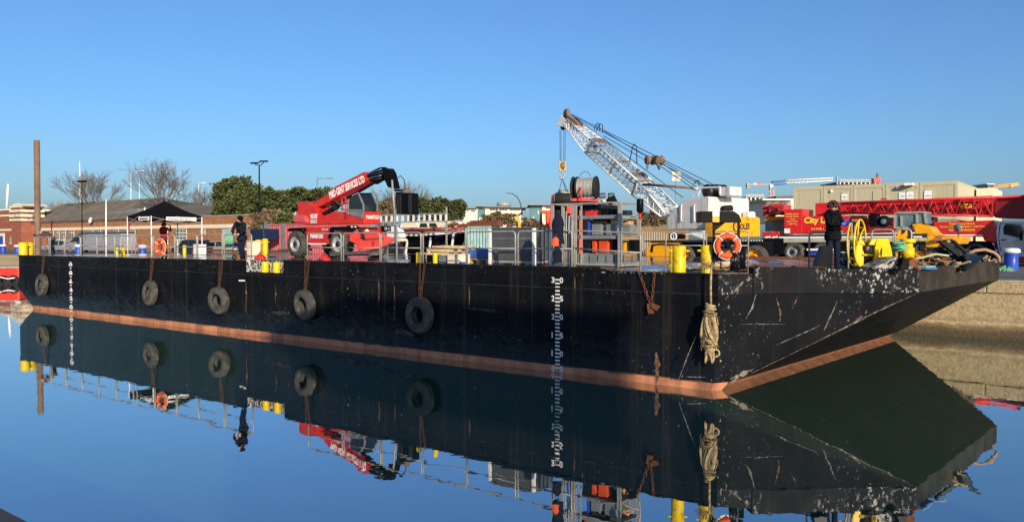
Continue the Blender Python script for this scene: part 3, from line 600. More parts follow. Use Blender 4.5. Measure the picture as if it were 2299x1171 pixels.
b = PW(t3([(880, 168), (1000, 112), (1040, 106), (1050, 130), (1020, 235), (950, 275), (905, 240)]), VBo + .08, VBo + .32)
inb = b.o('inner_boom', 'black', tele, bevel=.02)
for i, (a_, c_) in enumerate((((880, 180), (1030, 128)), ((885, 200), (1040, 155)), ((890, 220), (1030, 188)), ((910, 242), (1020, 218)))):
    p, q = [W(x_, y_, VBo + .03) for x_, y_ in t3([a_, c_])]; MB().cyl(p, q, .035, n=7).o('hydraulic_pipe', 'chrome' if i % 2 == 0 else 'dark_steel', inb)
PW(t3([(1030, 122), (1090, 120), (1115, 165), (1150, 300), (1146, 318), (1085, 305), (1055, 240)]), VBo + .02, VBo + .36).o('boom_head', 'black', tele, bevel=.02)
p, q = [W(x_, y_, VBo - .05) for x_, y_ in t3([(1128, 235), (1154, 570)])]; MB().cyl(p, q, .045, n=10).o('support_rod', 'galv', tele)
p, q = [W(x_, y_, VT + .5) for x_, y_ in t3([(455, 575), (600, 490)])]; MB().cyl(p, q, .12, n=12).o('lift_cylinder', 'gloss_black', tele)
p, q = [W(x_, y_, VT + .5) for x_, y_ in t3([(600, 490), (720, 425)])]; MB().cyl(p, q, .06, n=10).o('cylinder_rod', 'chrome', tele)
b = MB()
for dv in (.5, .58, .66):
    b.tube([W(x_, y_, VT + dv) for x_, y_ in t3([(360, 450), (400, 490), (450, 495), (500, 450)])], .02, 5)
    b.tube([W(x_, y_, VT + dv) for x_, y_ in t3([(1160, 330), (1175, 220), (1210, 192), (1245, 230), (1255, 310)])], .018, 5)
b.o('hydraulic_hose', 'dark_rubber', tele)
cab = PW(t3([(700, 420), (742, 390), (800, 360), (848, 470), (850, 530), (830, 608), (698, 572)]), VT + .24, VT + 1.0).o('cab', 'glass', tele, bevel=.03)
b = MB()
for a_, c_ in (((800, 362), (848, 470)), ((848, 470), (850, 530)), ((702, 420), (698, 572)), ((742, 388), (800, 360)), ((690, 524), (850, 530)), ((850, 530), (830, 608))):
    p, q = [W(x_, y_, VT + .22) for x_, y_ in t3([a_, c_])]; MB().bar(p, q, .06).o('cab_pillar', 'grey_steel', cab)
    if a_[0] >= 800 and a_[1] < 500: MB().bar(p + V((0, .8, 0)), q + V((0, .8, 0)), .05).o('cab_pillar', 'grey_steel', cab)
PW(t3([(700, 530), (832, 534), (822, 602), (700, 565)]), VT + .225, VT + .24).o('door_panel', 'grey_steel', cab)
b = MB()
for i in range(6):
    p = W(*t3([(742 + i * 12, 388 - i * 5)])[0], VT + .22); b.bar(p, p + V((0, .8, .04)), .03)
b.o('roof_guard', 'black', cab)
b = MB()
for a_, c_ in (((642, 405), (642, 520)), ((676, 402), (680, 600)), ((642, 405), (676, 402)), ((640, 520), (676, 522)), ((676, 470), (700, 440))):
    p, q = [W(x_, y_, VT + .15) for x_, y_ in t3([a_, c_])]; b.cyl(p, q, .035, n=7)
b.o('access_rail', 'red', tele)
PF(t3([(715, 775), (790, 705), (850, 760), (1045, 750), (1058, 780), (1140, 792), (1146, 828), (1010, 900), (805, 932), (790, 860), (716, 830)]), 33.3, .3).o('outrigger', 'red', tele, bevel=.02)
b = MB()
for i in range(5): b.tube([F(*q_, 33.2) for q_ in t3([(800 + i * 9, 700), (815 + i * 8, 740 + i * 6), (835 + i * 5, 770), (825 + i * 10, 800 + i * 4)])], .022, 5)
b.o('hydraulic_hose', 'dark_rubber', tele)
PF(t3([(860, 800), (1040, 790), (1050, 805), (870, 818)]), 33.24, .06).o('outrigger_slot', 'dark_red', tele); PF(t3([(930, 830), (960, 828), (950, 870), (925, 875)]), 33.24, .06).o('outrigger_bracket', 'dark_red', tele)
PF(t3([(830, 800), (840, 880), (800, 925), (785, 860)]), 33.15, .15).o('outrigger_leg', 'red', tele, bevel=.02); PF(t3([(900, 905), (1060, 890), (1040, 960), (940, 970)]), 33.5, .4).o('outrigger_foot', 'rubber', tele, bevel=.05)
for k_ in (0, 1):
    yv = VT + .12 + k_ * 1.95; zc = W(*t3([(740, 702)])[0], VT).z; MB().box(ue - .05, ue + .12, yv - .25, yv + .25, zc - .12, zc + .12).o('headlight_box', 'black', tele, bevel=.02)
    for dy in (-.1, .1): MB().lathe((ue + .125, yv + dy, zc), (1, 0, 0), [(.085, 0), (.075, .02), (.001, .03)], 14).o('headlight', 'lamp', tele)
MB().prism([(ue + .01, VT + .85, W(*t3([(880, 730)])[0], VT).z), (ue + .01, VT + 1.1, W(*t3([(880, 730)])[0], VT).z), (ue + .01, VT + .97, W(*t3([(880, 695)])[0], VT).z)], (.01, 0, 0)).o('warning_triangle', 'letter_white', tele)
o_, e_ = W(*t3([(524, 418)])[0], VBo - .01), W(*t3([(866, 258)])[0], VBo - .01)
dirb = (e_ - o_).normalized(); text('M&D GENT SERVICES LTD', o_, dirb, V((0, -1, 0)).cross(dirb), (e_ - o_).length, .33, 'letter_white', bo, bold=.04)
o_ = W(*t3([(335, 612)])[0], VT + .24); text('M&D GENT', o_, (1, 0, 0), UP, .5, .22, 'letter_white', tele, bold=.04)
text('SERVICES LTD', o_ - UP * .2, (1, 0, 0), UP, .46, .15, 'letter_white', tele, bold=.03)
o_ = W(*t3([(333, 802)])[0], VT + .015); text('MANITOU', o_, (1, 0, 0), UP, W(*t3([(455, 802)])[0], VT).x - o_.x, .22, 'letter_white', tele, bold=.05)
o_ = W(*t3([(853, 612)])[0], VT + .25); text('MANITOU', V((o_.x + .03, VT + .35, o_.z)), (0, 1, 0), UP, .75, .17, 'letter_white', tele, bold=.03)
o_ = W(*t3([(445, 724)])[0], VT + .015); text('MRT 2150', o_, (1, 0, 0), UP, .4, .08, 'letter_white', tele, bold=.01)
t = thing('black_attachment', 'black steel box attachment hanging from the telehandler boom head', 'attachment', W(912, 480, VT + .5))
PW(t3([(1160, 350), (1310, 360), (1318, 570), (1168, 566)]), VT + .6, VT + 1.05).o('housing', 'black', t, bevel=.03)
for a_ in (1176, 1200, 1285, 1300): PW(t3([(a_, 372), (a_ + 8, 373), (a_ + 10, 560), (a_ + 2, 560)]), VT + .54, VT + .6).o('rib', 'dark_steel', t)
PW(t3([(1150, 320), (1220, 325), (1225, 350), (1150, 345)]), VT + .65, VT + .95).o('coupling', 'dark_steel', t)
p = W(*t3([(1255, 335)])[0], VT + .6); MB().box(p.x - .12, p.x + .02, VT + .6, VT + .8, p.z - .1, p.z + .1).o('valve_block', 'brown_steel', t)
def cone(px, py, v, label):
    p = W(px, py, v); z = dz(p.x)
    t = thing('red_skid', label, 'deck skid', (p.x, v, z))
    MB().lathe((p.x, v, z), UP, [(.26, 0), (.25, .03), (.15, .13), (.08, .18), (.06, .2), (.001, .2)], 8, smooth=False).o('dome', 'red', t)
    MB().torus((p.x, v, z + .23), V((0, 1, 0)), .04, .015, 10, 5).o('lifting_eye', 'dark_steel', t)
cone(584, 580, 20.2, 'low red steel dome on deck behind the recessed yellow bollards'); cone(728, 580, 20.2, 'low red steel dome on deck in front of the telehandler wheels')
for i, (x0, y0, x1, y1, v_) in enumerate(((600, 574, 700, 556, 22.2), (740, 576, 850, 556, 21.7), (740, 578, 830, 562, 21.2), (625, 571, 700, 560, 24.5))):
    a, c = W(x0, y0, v_), W(x1, y1, v_ + 1.5); a.z = dz(a.x) + .09 + .06 * i; c.z = dz(c.x) + .12 + .06 * i
    MB().bar(a, c, .22, .12).o('ground_mat', 'dark_steel', label=('long dark outrigger plank left of the telehandler wheels', 'dark plank sloping under the telehandler front outrigger', 'second dark plank beside the red dome under the outrigger', 'dark plank lying behind the telehandler rear wheel')[i], cat='plank', bevel=.01)

# ------------------------------------------------------------------ people
def person(name_label, loc, J, cloth, hairmat=None, cap=None, extras=(), hold=None):
    """J: joints in metres from the feet, x to the picture's right, y away from the camera"""
    t = thing('person', name_label, 'person', loc, yaw=YAW)
    names = ['pelvis', 'spine', 'chest', 'neck', 'head', 'crown', 'shl', 'ell', 'wrl', 'hal', 'shr', 'elr', 'wrr', 'har', 'hil', 'knl', 'anl', 'tol', 'hir', 'knr', 'anr', 'tor']
    rad = dict(pelvis=(.16, .13), spine=(.155, .12), chest=(.185, .125), neck=(.058, .06), head=(.085, .1), crown=(.07, .08), sh=(.088, .085), el=(.062, .06), wr=(.045, .042), ha=(.045, .028), hi=(.105, .1), kn=(.078, .078), an=(.062, .065), to=(.045, .04))
    ed = [('pelvis', 'spine'), ('spine', 'chest'), ('chest', 'neck'), ('neck', 'head'), ('head', 'crown')]
    for s_ in 'lr': ed += [('chest', 'sh' + s_), ('sh' + s_, 'el' + s_), ('el' + s_, 'wr' + s_), ('wr' + s_, 'ha' + s_), ('pelvis', 'hi' + s_), ('hi' + s_, 'kn' + s_), ('kn' + s_, 'an' + s_), ('an' + s_, 'to' + s_)]
    me = bpy.data.meshes.new('body'); me.from_pydata([J[n] for n in names], [(names.index(a), names.index(b_)) for a, b_ in ed], [])
    ob = bpy.data.objects.new('body', me); COL.objects.link(ob); ob.parent = t
    ob.modifiers.new('skin', 'SKIN').use_smooth_shade = True; sb = ob.modifiers.new('sub', 'SUBSURF'); sb.levels = 1; sb.render_levels = 1
    for i, n in enumerate(names):
        r = rad.get(n) or rad[n[:2]]; sv = me.skin_vertices[0].data[i]; sv.radius = r; sv.use_root = (i == 0)
    bpy.context.view_layer.update()
    e = bpy.data.meshes.new_from_object(ob.evaluated_get(bpy.context.evaluated_depsgraph_get())); ob.modifiers.clear(); ob.data = e; e.name = 'body'; bpy.data.meshes.remove(me)
    for k_ in ('top', 'legs', 'skin', 'shoes', 'hands'): e.materials.append(M[cloth[k_]])
    segs = [(V(J[a]), V(J[b_]), a, b_) for a, b_ in ed]
    def kind(a, b_):
        if b_ in ('head', 'crown'): return 2
        if b_[:2] == 'ha': return 4
        if b_[:2] == 'to': return 3
        if b_[:2] in ('kn', 'an', 'hi') or (a, b_) == ('pelvis', 'spine_'): return 1
        return 0
    for p in e.polygons:
        c = p.center; best = min(segs, key=lambda s_: (c - (s_[0] + (s_[1] - s_[0]) * max(0, min(1, (c - s_[0]).dot(s_[1] - s_[0]) / (s_[1] - s_[0]).length_squared)))).length)
        p.material_index = kind(best[2], best[3]); p.use_smooth = True
    for s_ in 'lr':                                     # five fingers on each hand
        fb = MB()
        w_, h_ = V(J['wr' + s_]), V(J['ha' + s_]); d = (h_ - w_).normalized(); sd_ = d.cross(V((.3, 1, .2))).normalized(); pn = d.cross(sd_)
        for i in range(4):
            a = h_ + sd_ * (.028 - .019 * i); L = (.075, .085, .08, .06)[i]
            fb.tube([a, a + d * L * .45, a + d * L * .8 + pn * L * .35, a + d * L * .85 + pn * L * .7], [.0105, .01, .009, .007], 6)
        a = h_ - d * .03 + sd_ * .035; fb.tube([a, a + sd_ * .03 + d * .02, a + sd_ * .035 + d * .06 + pn * .02], [.012, .011, .008], 6)
        fb.o('fingers', cloth['hands'], t, local=True).parent = ob
    hd, cr = V(J['head']), V(J['crown']); upv = (cr - V(J['neck'])).normalized(); fw = V(J['face']).normalized(); fw = (fw - upv * fw.dot(upv)).normalized(); sdv = upv.cross(fw)
    ce = hd.lerp(cr, .45)
    fc = MB(); fc.tube([ce + fw * .09 + upv * .0, ce + fw * .122 - upv * .035, ce + fw * .095 - upv * .05], [.008, .015, .01], 6)
    fc.obox(ce + fw * .098 - upv * .075, sdv * .025, fw * .006, upv * .006)
    for s_ in (-1, 1): fc.ball(ce + sdv * .1 * s_ - upv * .02, (.018, .018, .03), 7, 5)
    fc.o('face', cloth['skin'], t, local=True).parent = ob
    ey = MB()
    for s_ in (-1, 1): ey.ball(ce + fw * .092 + sdv * .034 * s_ + upv * .005, .012, 7, 5)
    ey.o('eyes', 'dark_glass' if 'dark_glass' in M else 'glass', t, local=True).parent = ob
    if hairmat:
        hb = MB()
        for i in range(90):
            a = random.uniform(0, 2 * math.pi); e_ = random.uniform(-.1, 1.5); dr = (fw * math.cos(a) + sdv * math.sin(a)) * math.cos(e_) + upv * math.sin(e_)
            if dr.dot(fw) > .55 and e_ < .35: continue
            c = ce + dr * .1; tt = (upv * -1 + dr * .3 + fw * .25).normalized(); hb.tube([c - tt * .01 + dr * .012, c + tt * .04 + dr * .02, c + tt * .085 + dr * .008], [.018, .022, .004], 5)
        hb.o('hair', hairmat, t, local=True)
    if cap:
        cb = MB(); cb.lathe(ce + upv * .025, upv, [(.112, -.01), (.114, .03), (.1, .08), (.06, .115), (.001, .125)], 16)
        cb.prism([ce + upv * .025 + fw * .1 + sdv * .08, ce + upv * .015 + fw * .19 + sdv * .05, ce + upv * .015 + fw * .19 - sdv * .05, ce + upv * .025 + fw * .1 - sdv * .08], upv * .012)
        cb.o('cap', cap, t, local=True)
    for nm, fn, mt in extras: q = MB(); fn(q, J); q.o(nm, mt, t, local=True)
    return t
def collar(q, J): q.torus(V(J['neck']) - V((0, 0, .02)), V(J['head']) - V(J['chest']), .1, .05, 16, 8)
def jacket_hem(q, J):
    p = V(J['pelvis']); q.lathe(p - UP * .02, V(J['spine']) - p, [(.19, -.08), (.2, 0), (.18, .12)], 18)
def vest(q, J):
    c, p = V(J['chest']), V(J['spine']); f = V(J['face']).normalized(); s_ = f.cross(UP).normalized()
    for k_ in (-1, 1): q.tube([c + s_ * .1 * k_ - f * .08 + UP * .12, c + s_ * .1 * k_ + f * .06 + UP * .13, c + s_ * .1 * k_ + f * .16, p + s_ * .08 * k_ + f * .16 - UP * .02], .035, 6)
    q.torus(p, UP, .19, .02, 20, 5)
base = dict(top='black_cloth', legs='navy', skin='skin', shoes='black_cloth', hands='glove')
lp = G(1868, 19.4, 0); lp.z = dz(lp.x)
person('person in black jacket and navy trousers looking down, standing near the bow', lp,
       dict(pelvis=(.02, 0, .9), spine=(.02, .01, 1.08), chest=(.0, .01, 1.32), neck=(.0, -.01, 1.5), head=(-.005, -.05, 1.58), crown=(-.01, -.08, 1.7), face=(.45, -1, -.9),
            shl=(-.16, -.02, 1.42), ell=(-.13, -.17, 1.17), wrl=(.12, -.3, 1.18), hal=(.2, -.32, 1.2), shr=(.16, .04, 1.42), elr=(.22, -.1, 1.17), wrr=(.27, -.28, 1.2), har=(.3, -.32, 1.24),
            hil=(-.07, 0, .86), knl=(-.07, -.05, .48), anl=(-.06, 0, .09), tol=(-.01, -.17, .035), hir=(.11, .02, .86), knr=(.12, -.02, .48), anr=(.14, .04, .09), tor=(.22, -.1, .035)), base,
       hairmat='hair', extras=(('collar', collar, 'black_cloth'), ('jacket_hem', jacket_hem, 'black_cloth'), ('lifejacket', vest, 'black')))
lp2 = lp + RT * .27 - FH * .33; t = thing('phone', 'small black phone held by the person near the bow', 'phone', V((lp2.x, lp2.y, lp.z + 1.24)), yaw=YAW)
MB().obox((.03, -.02, .04), (.035, 0, .012), (0, .02, .055), (0, .004, -.002)).o('body', 'black', t, local=True, bevel=.004)
lp = G(541, 30.8, 0); lp.z = dz(lp.x)
person('person in dark jacket and cap looking down, leaning on the deck edge railing', lp,
       dict(pelvis=(.04, 0, .86), spine=(.03, -.02, 1.04), chest=(-.01, -.08, 1.28), neck=(0, -.14, 1.44), head=(.04, -.2, 1.5), crown=(.05, -.22, 1.62), face=(.6, -1, -.5),
            shl=(-.18, -.08, 1.37), ell=(-.27, -.2, 1.1), wrl=(-.12, -.38, .98), hal=(-.05, -.42, .98), shr=(.17, -.1, 1.37), elr=(.24, -.25, 1.12), wrr=(.05, -.38, .98), har=(-.01, -.42, .97),
            hil=(-.06, 0, .82), knl=(.0, -.12, .46), anl=(.03, -.02, .09), tol=(.07, -.2, .035), hir=(.12, .02, .82), knr=(.08, -.08, .46), anr=(.1, .06, .09), tor=(.14, -.1, .035)),
       dict(base, top='navy', hands='skin'), cap='black_cloth', extras=(('collar', collar, 'black_cloth'), ('jacket_hem', jacket_hem, 'navy'), ('lifejacket', vest, 'black')))
lp = G(368, 44.5, 0); lp.z = dz(lp.x)
person('person in red jacket with raised arms standing under the black gazebo', lp,
       dict(pelvis=(0, 0, .92), spine=(0, .01, 1.1), chest=(0, .0, 1.34), neck=(0, .0, 1.52), head=(.0, .02, 1.6), crown=(0, .03, 1.72), face=(.6, 1, -.1),
            shl=(-.18, 0, 1.44), ell=(-.14, -.1, 1.16), wrl=(.1, .12, 1.1), hal=(.17, .16, 1.12), shr=(.18, 0, 1.44), elr=(.36, .1, 1.3), wrr=(.28, .22, 1.5), har=(.25, .24, 1.57),
            hil=(-.09, 0, .88), knl=(-.1, -.02, .49), anl=(-.1, .02, .09), tol=(-.08, .16, .035), hir=(.09, 0, .88), knr=(.1, -.02, .49), anr=(.11, .02, .09), tor=(.14, .16, .035)),
       dict(base, top='red_cloth', legs='black_cloth', hands='skin'), hairmat='hair', extras=(('jacket_hem', jacket_hem, 'red_cloth'),))
lp = G(112, 43.8, 0); lp.z = dz(lp.x)
person('person in brown jacket bending over the railing at the stern', lp,
       dict(pelvis=(.1, 0, .88), spine=(.02, -.02, 1.05), chest=(-.16, -.05, 1.2), neck=(-.32, -.07, 1.24), head=(-.42, -.08, 1.22), crown=(-.52, -.09, 1.24), face=(-.5, -.4, -1),
            shl=(-.22, -.25, 1.2), ell=(-.38, -.32, 1.0), wrl=(-.56, -.3, 1.06), hal=(-.63, -.3, 1.08), shr=(-.22, .13, 1.2), elr=(-.36, .15, .98), wrr=(-.5, .1, 1.03), har=(-.57, .1, 1.05),
            hil=(.08, -.09, .84), knl=(.06, -.12, .47), anl=(.12, -.08, .09), tol=(-.02, -.12, .035), hir=(.12, .09, .84), knr=(.1, .08, .47), anr=(.18, .1, .09), tor=(.04, .1, .035)),
       dict(base, top='brown_cloth', hands='black_cloth'), cap='grey_steel', extras=(('jacket_hem', jacket_hem, 'brown_cloth'),))

# ------------------------------------------------------------------ gazebo, lifebuoys
gz = G(340, 41.6, 0); zg = dz(gz.x); th = math.radians(52)
ga, gb = RT * math.cos(th) + FH * math.sin(th), RT * -math.sin(th) + FH * math.cos(th)
c4 = [gz, gz + ga * 2.85, gz + ga * 2.85 + gb * 2.5, gz + gb * 2.5]
gaz = thing('gazebo', 'black pop up gazebo with white banners standing on the barge deck', 'gazebo', V((gz.x, gz.y, zg)) + (ga + gb) * 1.5)
for p in c4: MB().cyl((p.x, p.y, zg), (p.x, p.y, zg + 2.05), .028, n=8).box(p.x - .07, p.x + .07, p.y - .07, p.y + .07, zg, zg + .015).o('leg', 'white', gaz)
z1, z2 = zg + 2.1, zg + 2.92; ct = gz + ga * 1.42 + gb * 1.25
b = MB()
for i in range(4):
    p, q = c4[i], c4[(i + 1) % 4]; N = 6; rows = []
    for r_ in range(7):
        k_ = r_ / 6; row = []
        for j in range(N + 1):
            s_ = j / N; e_ = p.lerp(q, s_); pt = e_.lerp(ct, k_); sag = math.sin(math.pi * s_) * (1 - k_) * -.05
            row.append(V((pt.x, pt.y, z1 + (z2 - z1) * (k_ ** 1.25) * (1 - .0) + sag)))
        rows.append(row)
    for r_ in range(6):
        for j in range(N): b.add([rows[r_][j], rows[r_][j + 1], rows[r_ + 1][j + 1], rows[r_ + 1][j]], [(0, 1, 2, 3)], True)
cn = b.o('canopy', 'black_cloth', gaz)
b = MB()
for i in range(4):
    p, q = c4[i], c4[(i + 1) % 4]; L = 8
    for j in range(L):
        a, c = p.lerp(q, j / L), p.lerp(q, (j + 1) / L); wv = .02 * math.sin(j * 2.1)
        s1 = -.05 * math.sin(math.pi * j / L); s2 = -.05 * math.sin(math.pi * (j + 1) / L)
        b.quad(V((a.x, a.y, z1 + s1)), V((c.x, c.y, z1 + s2)), V((c.x, c.y, z1 - .27 + s2)), V((a.x, a.y, z1 - .27 + s1 + wv)))
b.o('valance', 'black_cloth', gaz)
for i, (s0, s1) in ((3, (.08, .46)), (0, (.28, .88))):
    p, q = (c4[3], c4[0]) if i == 3 else (c4[0], c4[1]); out = (p + q) / 2 - ct; out.z = 0; out.normalize()
    a, c = p.lerp(q, s0 if i == 0 else .5), p.lerp(q, s1 if i == 0 else .95)
    bn = MB().quad(*[V((w_.x, w_.y, z1 + dz_)) + out * .03 for w_, dz_ in ((a, -.08), (c, -.08), (c, -.27), (a, -.27))]).o('banner', 'letter_white', gaz)
    pb = MB(); d_ = (c - a).normalized(); q0 = V((a.x, a.y, z1 - .19)) + out * .035
    for j in range(14): pb.obox(q0 + d_ * (.12 + j * (c - a).length * .055), d_ * .025, out * .001, UP * (.03 + .012 * (j % 3)))
    pb.o('banner_print', 'letter_black', bn)
b = MB()
for i in range(4):
    p, q = c4[i], c4[(i + 1) % 4]; p, q = V((p.x, p.y, z1 - .1)), V((q.x, q.y, z1 - .1)); m_ = p.lerp(q, .5)
    b.bar(p, m_ + UP * -.25, .025).bar(p - UP * .3, m_ + UP * .05, .025).bar(q, m_ + UP * -.25, .025).bar(q - UP * .3, m_ + UP * .05, .025)
    b.bar(p - UP * .05, V((ct.x, ct.y, z1 + .3)), .025)
b.cyl((ct.x, ct.y, z1 + .1), (ct.x, ct.y, z2 - .05), .02, n=6).o('truss', 'galv', gaz)
def lifebuoy(c, ax, R, label):
    t = thing('lifebuoy', label, 'lifebuoy', c - UP * R, 'orange lifebuoys on the barge')
    MB().torus(c, ax, R * .77, R * .23, 30, 10).o('ring', 'orange', t)
    a = ax.cross(UP).normalized()
    for k_ in range(4):
        th_ = math.radians(45 + 90 * k_); d = a * math.cos(th_) + UP * math.sin(th_); tg = ax.cross(d)
        MB().torus(c + d * R * .77, tg, R * .235, R * .035, 14, 5).o('band', 'letter_white', t)
    MB().tube([c + (a * math.cos(k_ * math.pi / 8) + UP * math.sin(k_ * math.pi / 8)) * R * (1.03 + .03 * (k_ % 4 == 0)) for k_ in range(16)], .012, 5, closed=True).o('grab_line', 'cream', t)
lifebuoy(W(360, 556, VN + .05) + UP * .02, V((.1, -1, .05)).normalized(), .37, 'orange lifebuoy hanging on the railing in front of the gazebo')
D_ = 19.4
lifebuoy(F(1633, 552, D_), -FH, .315, 'orange lifebuoy on the black stand between yellow bollards and bow')
st = thing('lifebuoy_stand', 'black lifebuoy stand with boxy hood beside the yellow bollards', 'stand', G(1625, D_ + .2, dz(-8)))
for x_ in (1603, 1659): MB().prism([F(a, b_, D_ + .15) for a, b_ in ((x_ - 2.5, 612), (x_ + 2.5, 612), (x_ + 2.5, 495), (x_ - 2.5, 495))], FH * .06).o('post', 'black', st)
PF([(1573, 474), (1648, 474), (1660, 482), (1665, 497), (1665, 499), (1573, 499)], D_ - .05, .5).o('hood', 'black', st, bevel=.01)
PF([(1622, 473), (1622, 465), (1626, 461), (1643, 460), (1647, 465), (1647, 473)], D_ + .1, .25).o('lamp_box', 'black', st, bevel=.02)
PF([(1600, 474.5), (1615, 474.5), (1615, 498.5), (1600, 498.5)], D_ - .056, .005).o('panel', 'amber', st)
PF([(1600, 475), (1615, 475), (1615, 485), (1600, 485)], D_ - .06, .003).o('panel_patch', 'letter_white', st)
PF([(1600, 500), (1628, 500), (1603, 520)], D_ + .1, .06).o('gusset', 'black', st)
PF([(1604, 523), (1660, 523), (1660, 527), (1604, 527)], D_ + .14, .05).o('crossbar', 'black', st)
b = MB(); ctr = F(1633, 552, D_ - .02)
for dx, dy in ((0, 30), (-24, -22), (24, -22)): b.bar(ctr, F(1633 + dx, 552 - dy, D_ - .02), .07, .04, up=FH)
b.lathe(ctr, -FH, [(.08, 0), (.08, .04), (.001, .05)], 16); b.o('ring_holder', 'black', st)

# ------------------------------------------------------------------ loads and boxes on deck
def on_deck(p): return dz(p.x)
def tank():
    v = 19.3; x0, x1 = U(1101, v), U(1199, v); z0, z1 = dz(x0) + .12, W(1150, 514, v).z; y1 = v + .8
    t = thing('grey_tank', 'dark grey panelled tank with white corner posts behind the railing', 'tank', ((x0 + x1) / 2, v + .7, dz(x0)))
    MB().box(x0, x1, v, y1, z0, z1).o('panel_box', 'grey_box', t, bevel=.02)
    MB().box(x0 - .02, x1 + .02, v - .02, y1 + .02, z1, z1 + .05).o('lid', 'grey_box', t)
    for x_ in (x0, x1):
        for y_ in (v, y1): MB().box(x_ - .05, x_ + .05, y_ - .05, y_ + .05, dz(x0), z1 + .02).o('corner_post', 'white', t, bevel=.01)
    for k_ in (.35, .68): MB().box(x0, x1, v - .015, v, z0 + (z1 - z0) * k_, z0 + (z1 - z0) * k_ + .03).o('rib', 'grey_steel', t)
    MB().box(x0, x1, v - .03, y1, z0 - .08, z0 - .01).o('base_rail', 'galv', t)
    for k_ in (.2, .5, .8): MB().box(x0 + (x1 - x0) * k_ - .08, x0 + (x1 - x0) * k_ + .08, v + .1, y1 - .1, dz(x0), z0 - .08).o('foot', 'white', t)
tank()
def box_thing(name, label, cat, pts, v, v1, mat, bevel=.01, extra=None, D=False):
    p = W(*pts[0], v); b = PW(pts, v, v1); o = b.o(name, mat, label=label, cat=cat, bevel=bevel)
    return o
def stand_box(name, label, cat, x0, x1, ytop, v, dep, mat, bevel=.012):
    a, c = U(x0, v), U(x1, v); z0 = dz(a) + .003; z1 = W((x0 + x1) / 2, ytop, v).z
    t = thing(name, label, cat, ((a + c) / 2, v + dep / 2, z0))
    MB().box(a, c, v, v + dep, z0, z1 - .04).o('body', mat, t, bevel=bevel); MB().box(a - .01, c + .01, v - .01, v + dep + .01, z1 - .04, z1).o('lid', mat, t, bevel=bevel)
    return t
stand_box('grey_cabinet', 'pale beige equipment cabinet right of the small yellow bollards', 'cabinet', 1004, 1032, 570, 18.9, .5, 'cream'); stand_box('toolbox', 'dark grey plastic box between yellow bollard and beige cabinet', 'box', 984, 1003, 573, 19.0, .5, 'grey_steel')
stand_box('black_case', 'black case left of the small yellow bollard pair', 'case', 921, 936, 571, 18.9, .4, 'black'); stand_box('black_case', 'small black case between the two small yellow bollards', 'case', 958, 971, 572, 19.2, .4, 'black')
stand_box('blue_can', 'small blue can beside the beige cabinet', 'can', 1030, 1038, 588, 18.7, .2, 'blue', .03)
stand_box('white_bin', 'white tub standing at the gazebo right leg', 'tub', 433, 445, 548, 24, .5, 'white', .05); stand_box('cream_drum', 'cream plastic container behind the leaning person', 'container', 553, 566, 541, 23.5, .5, 'cream', .05)
def pallet(lx, v, label):
    x0, x1 = U(lx[0], v), U(lx[1], v); t = thing('pallet_load', label, 'pallet load', ((x0 + x1) / 2, v + .6, dz(x0)))
    for k_ in range(5): MB().box(x0, x1, v + k_ * .24, v + k_ * .24 + .2, dz(x0) + .1, dz(x0) + .13).o('board', 'timber', t)
    for k_ in range(3): MB().box(x0 + (x1 - x0 - .1) * k_ / 2, x0 + (x1 - x0 - .1) * k_ / 2 + .1, v, v + 1.1, dz(x0) + .003, dz(x0) + .1).o('bearer', 'timber', t)
    b = MB()
    for i in range(5):
        for j in range(3): a = x0 + (x1 - x0) * (i + .5) / 5; b.box(a - .13, a + .11, v + .03 + j * .36, v + .35 + j * .36, dz(x0) + .13, dz(x0) + .42 + .04 * math.sin(i * 3 + j))
    b.o('blue_sacks', 'blue_tarp', t, bevel=.05)
pallet((1050, 1096), 20.0, 'pallet of blue bottles and sacks beside the dark grey tank')
# long timbers and scrap on the quay side of the deck
for i in range(9):
    a = W(965 + i * 4, 560 - (i % 4) * 4, 29.5); c = W(1040 + i * 3, 558 - (i % 4) * 4, 30.3); zz = dz(a.x) + .08 + (i // 3) * .17
    a.z = zz + .02 * (i % 2); c.z = zz; a.y = 29 + (i % 3) * .5; c.y = a.y + .3
    MB().bar(a, c, .3, .14).o('timber', 'timber', label='long sawn timber in the %s row of the lumber stack, %s of its row' % (('bottom', 'middle', 'top')[i // 3], ('front', 'middle', 'rear')[i % 3]), cat='timber', group='lumber stack on the barge')
def heap(name, label, cat, c, rx, ry, rz, n, mats, seed):
    random.seed(seed); t = thing(name, label, cat, c)
    for k_, (mt, nm) in enumerate(mats):
        b = MB()
        for i in range(n):
            a = random.uniform(0, 6.28); q = math.sqrt(random.random()); h = (1 - q) * rz
            p = V(c) + RT * (rx * q * math.cos(a)) + FH * (ry * q * math.sin(a)) + UP * (h * random.random() + .04); d = V((random.uniform(-1, 1), random.uniform(-1, 1), random.uniform(-.4, .4))).normalized() * random.uniform(.08, .35)
            if k_ % 2: b.tube([p - d, p + V((0, 0, .06)), p + d, p + d * 1.3 - UP * .03], random.uniform(.015, .04), 5)
            else: b.obox(p, d * .7, d.orthogonal().normalized() * random.uniform(.02, .12), d.cross(d.orthogonal()).normalized() * random.uniform(.01, .05))
        b.o(nm, mt, t, kind='stuff')
    return t
heap('scrap_heap', 'brown tangle of rope offcuts beside the teal container', 'scrap', G(1080, 27, dz(-17)), .6, .5, .45, 30, (('rope', 'offcuts'), ('brown_steel', 'strands')), 5)
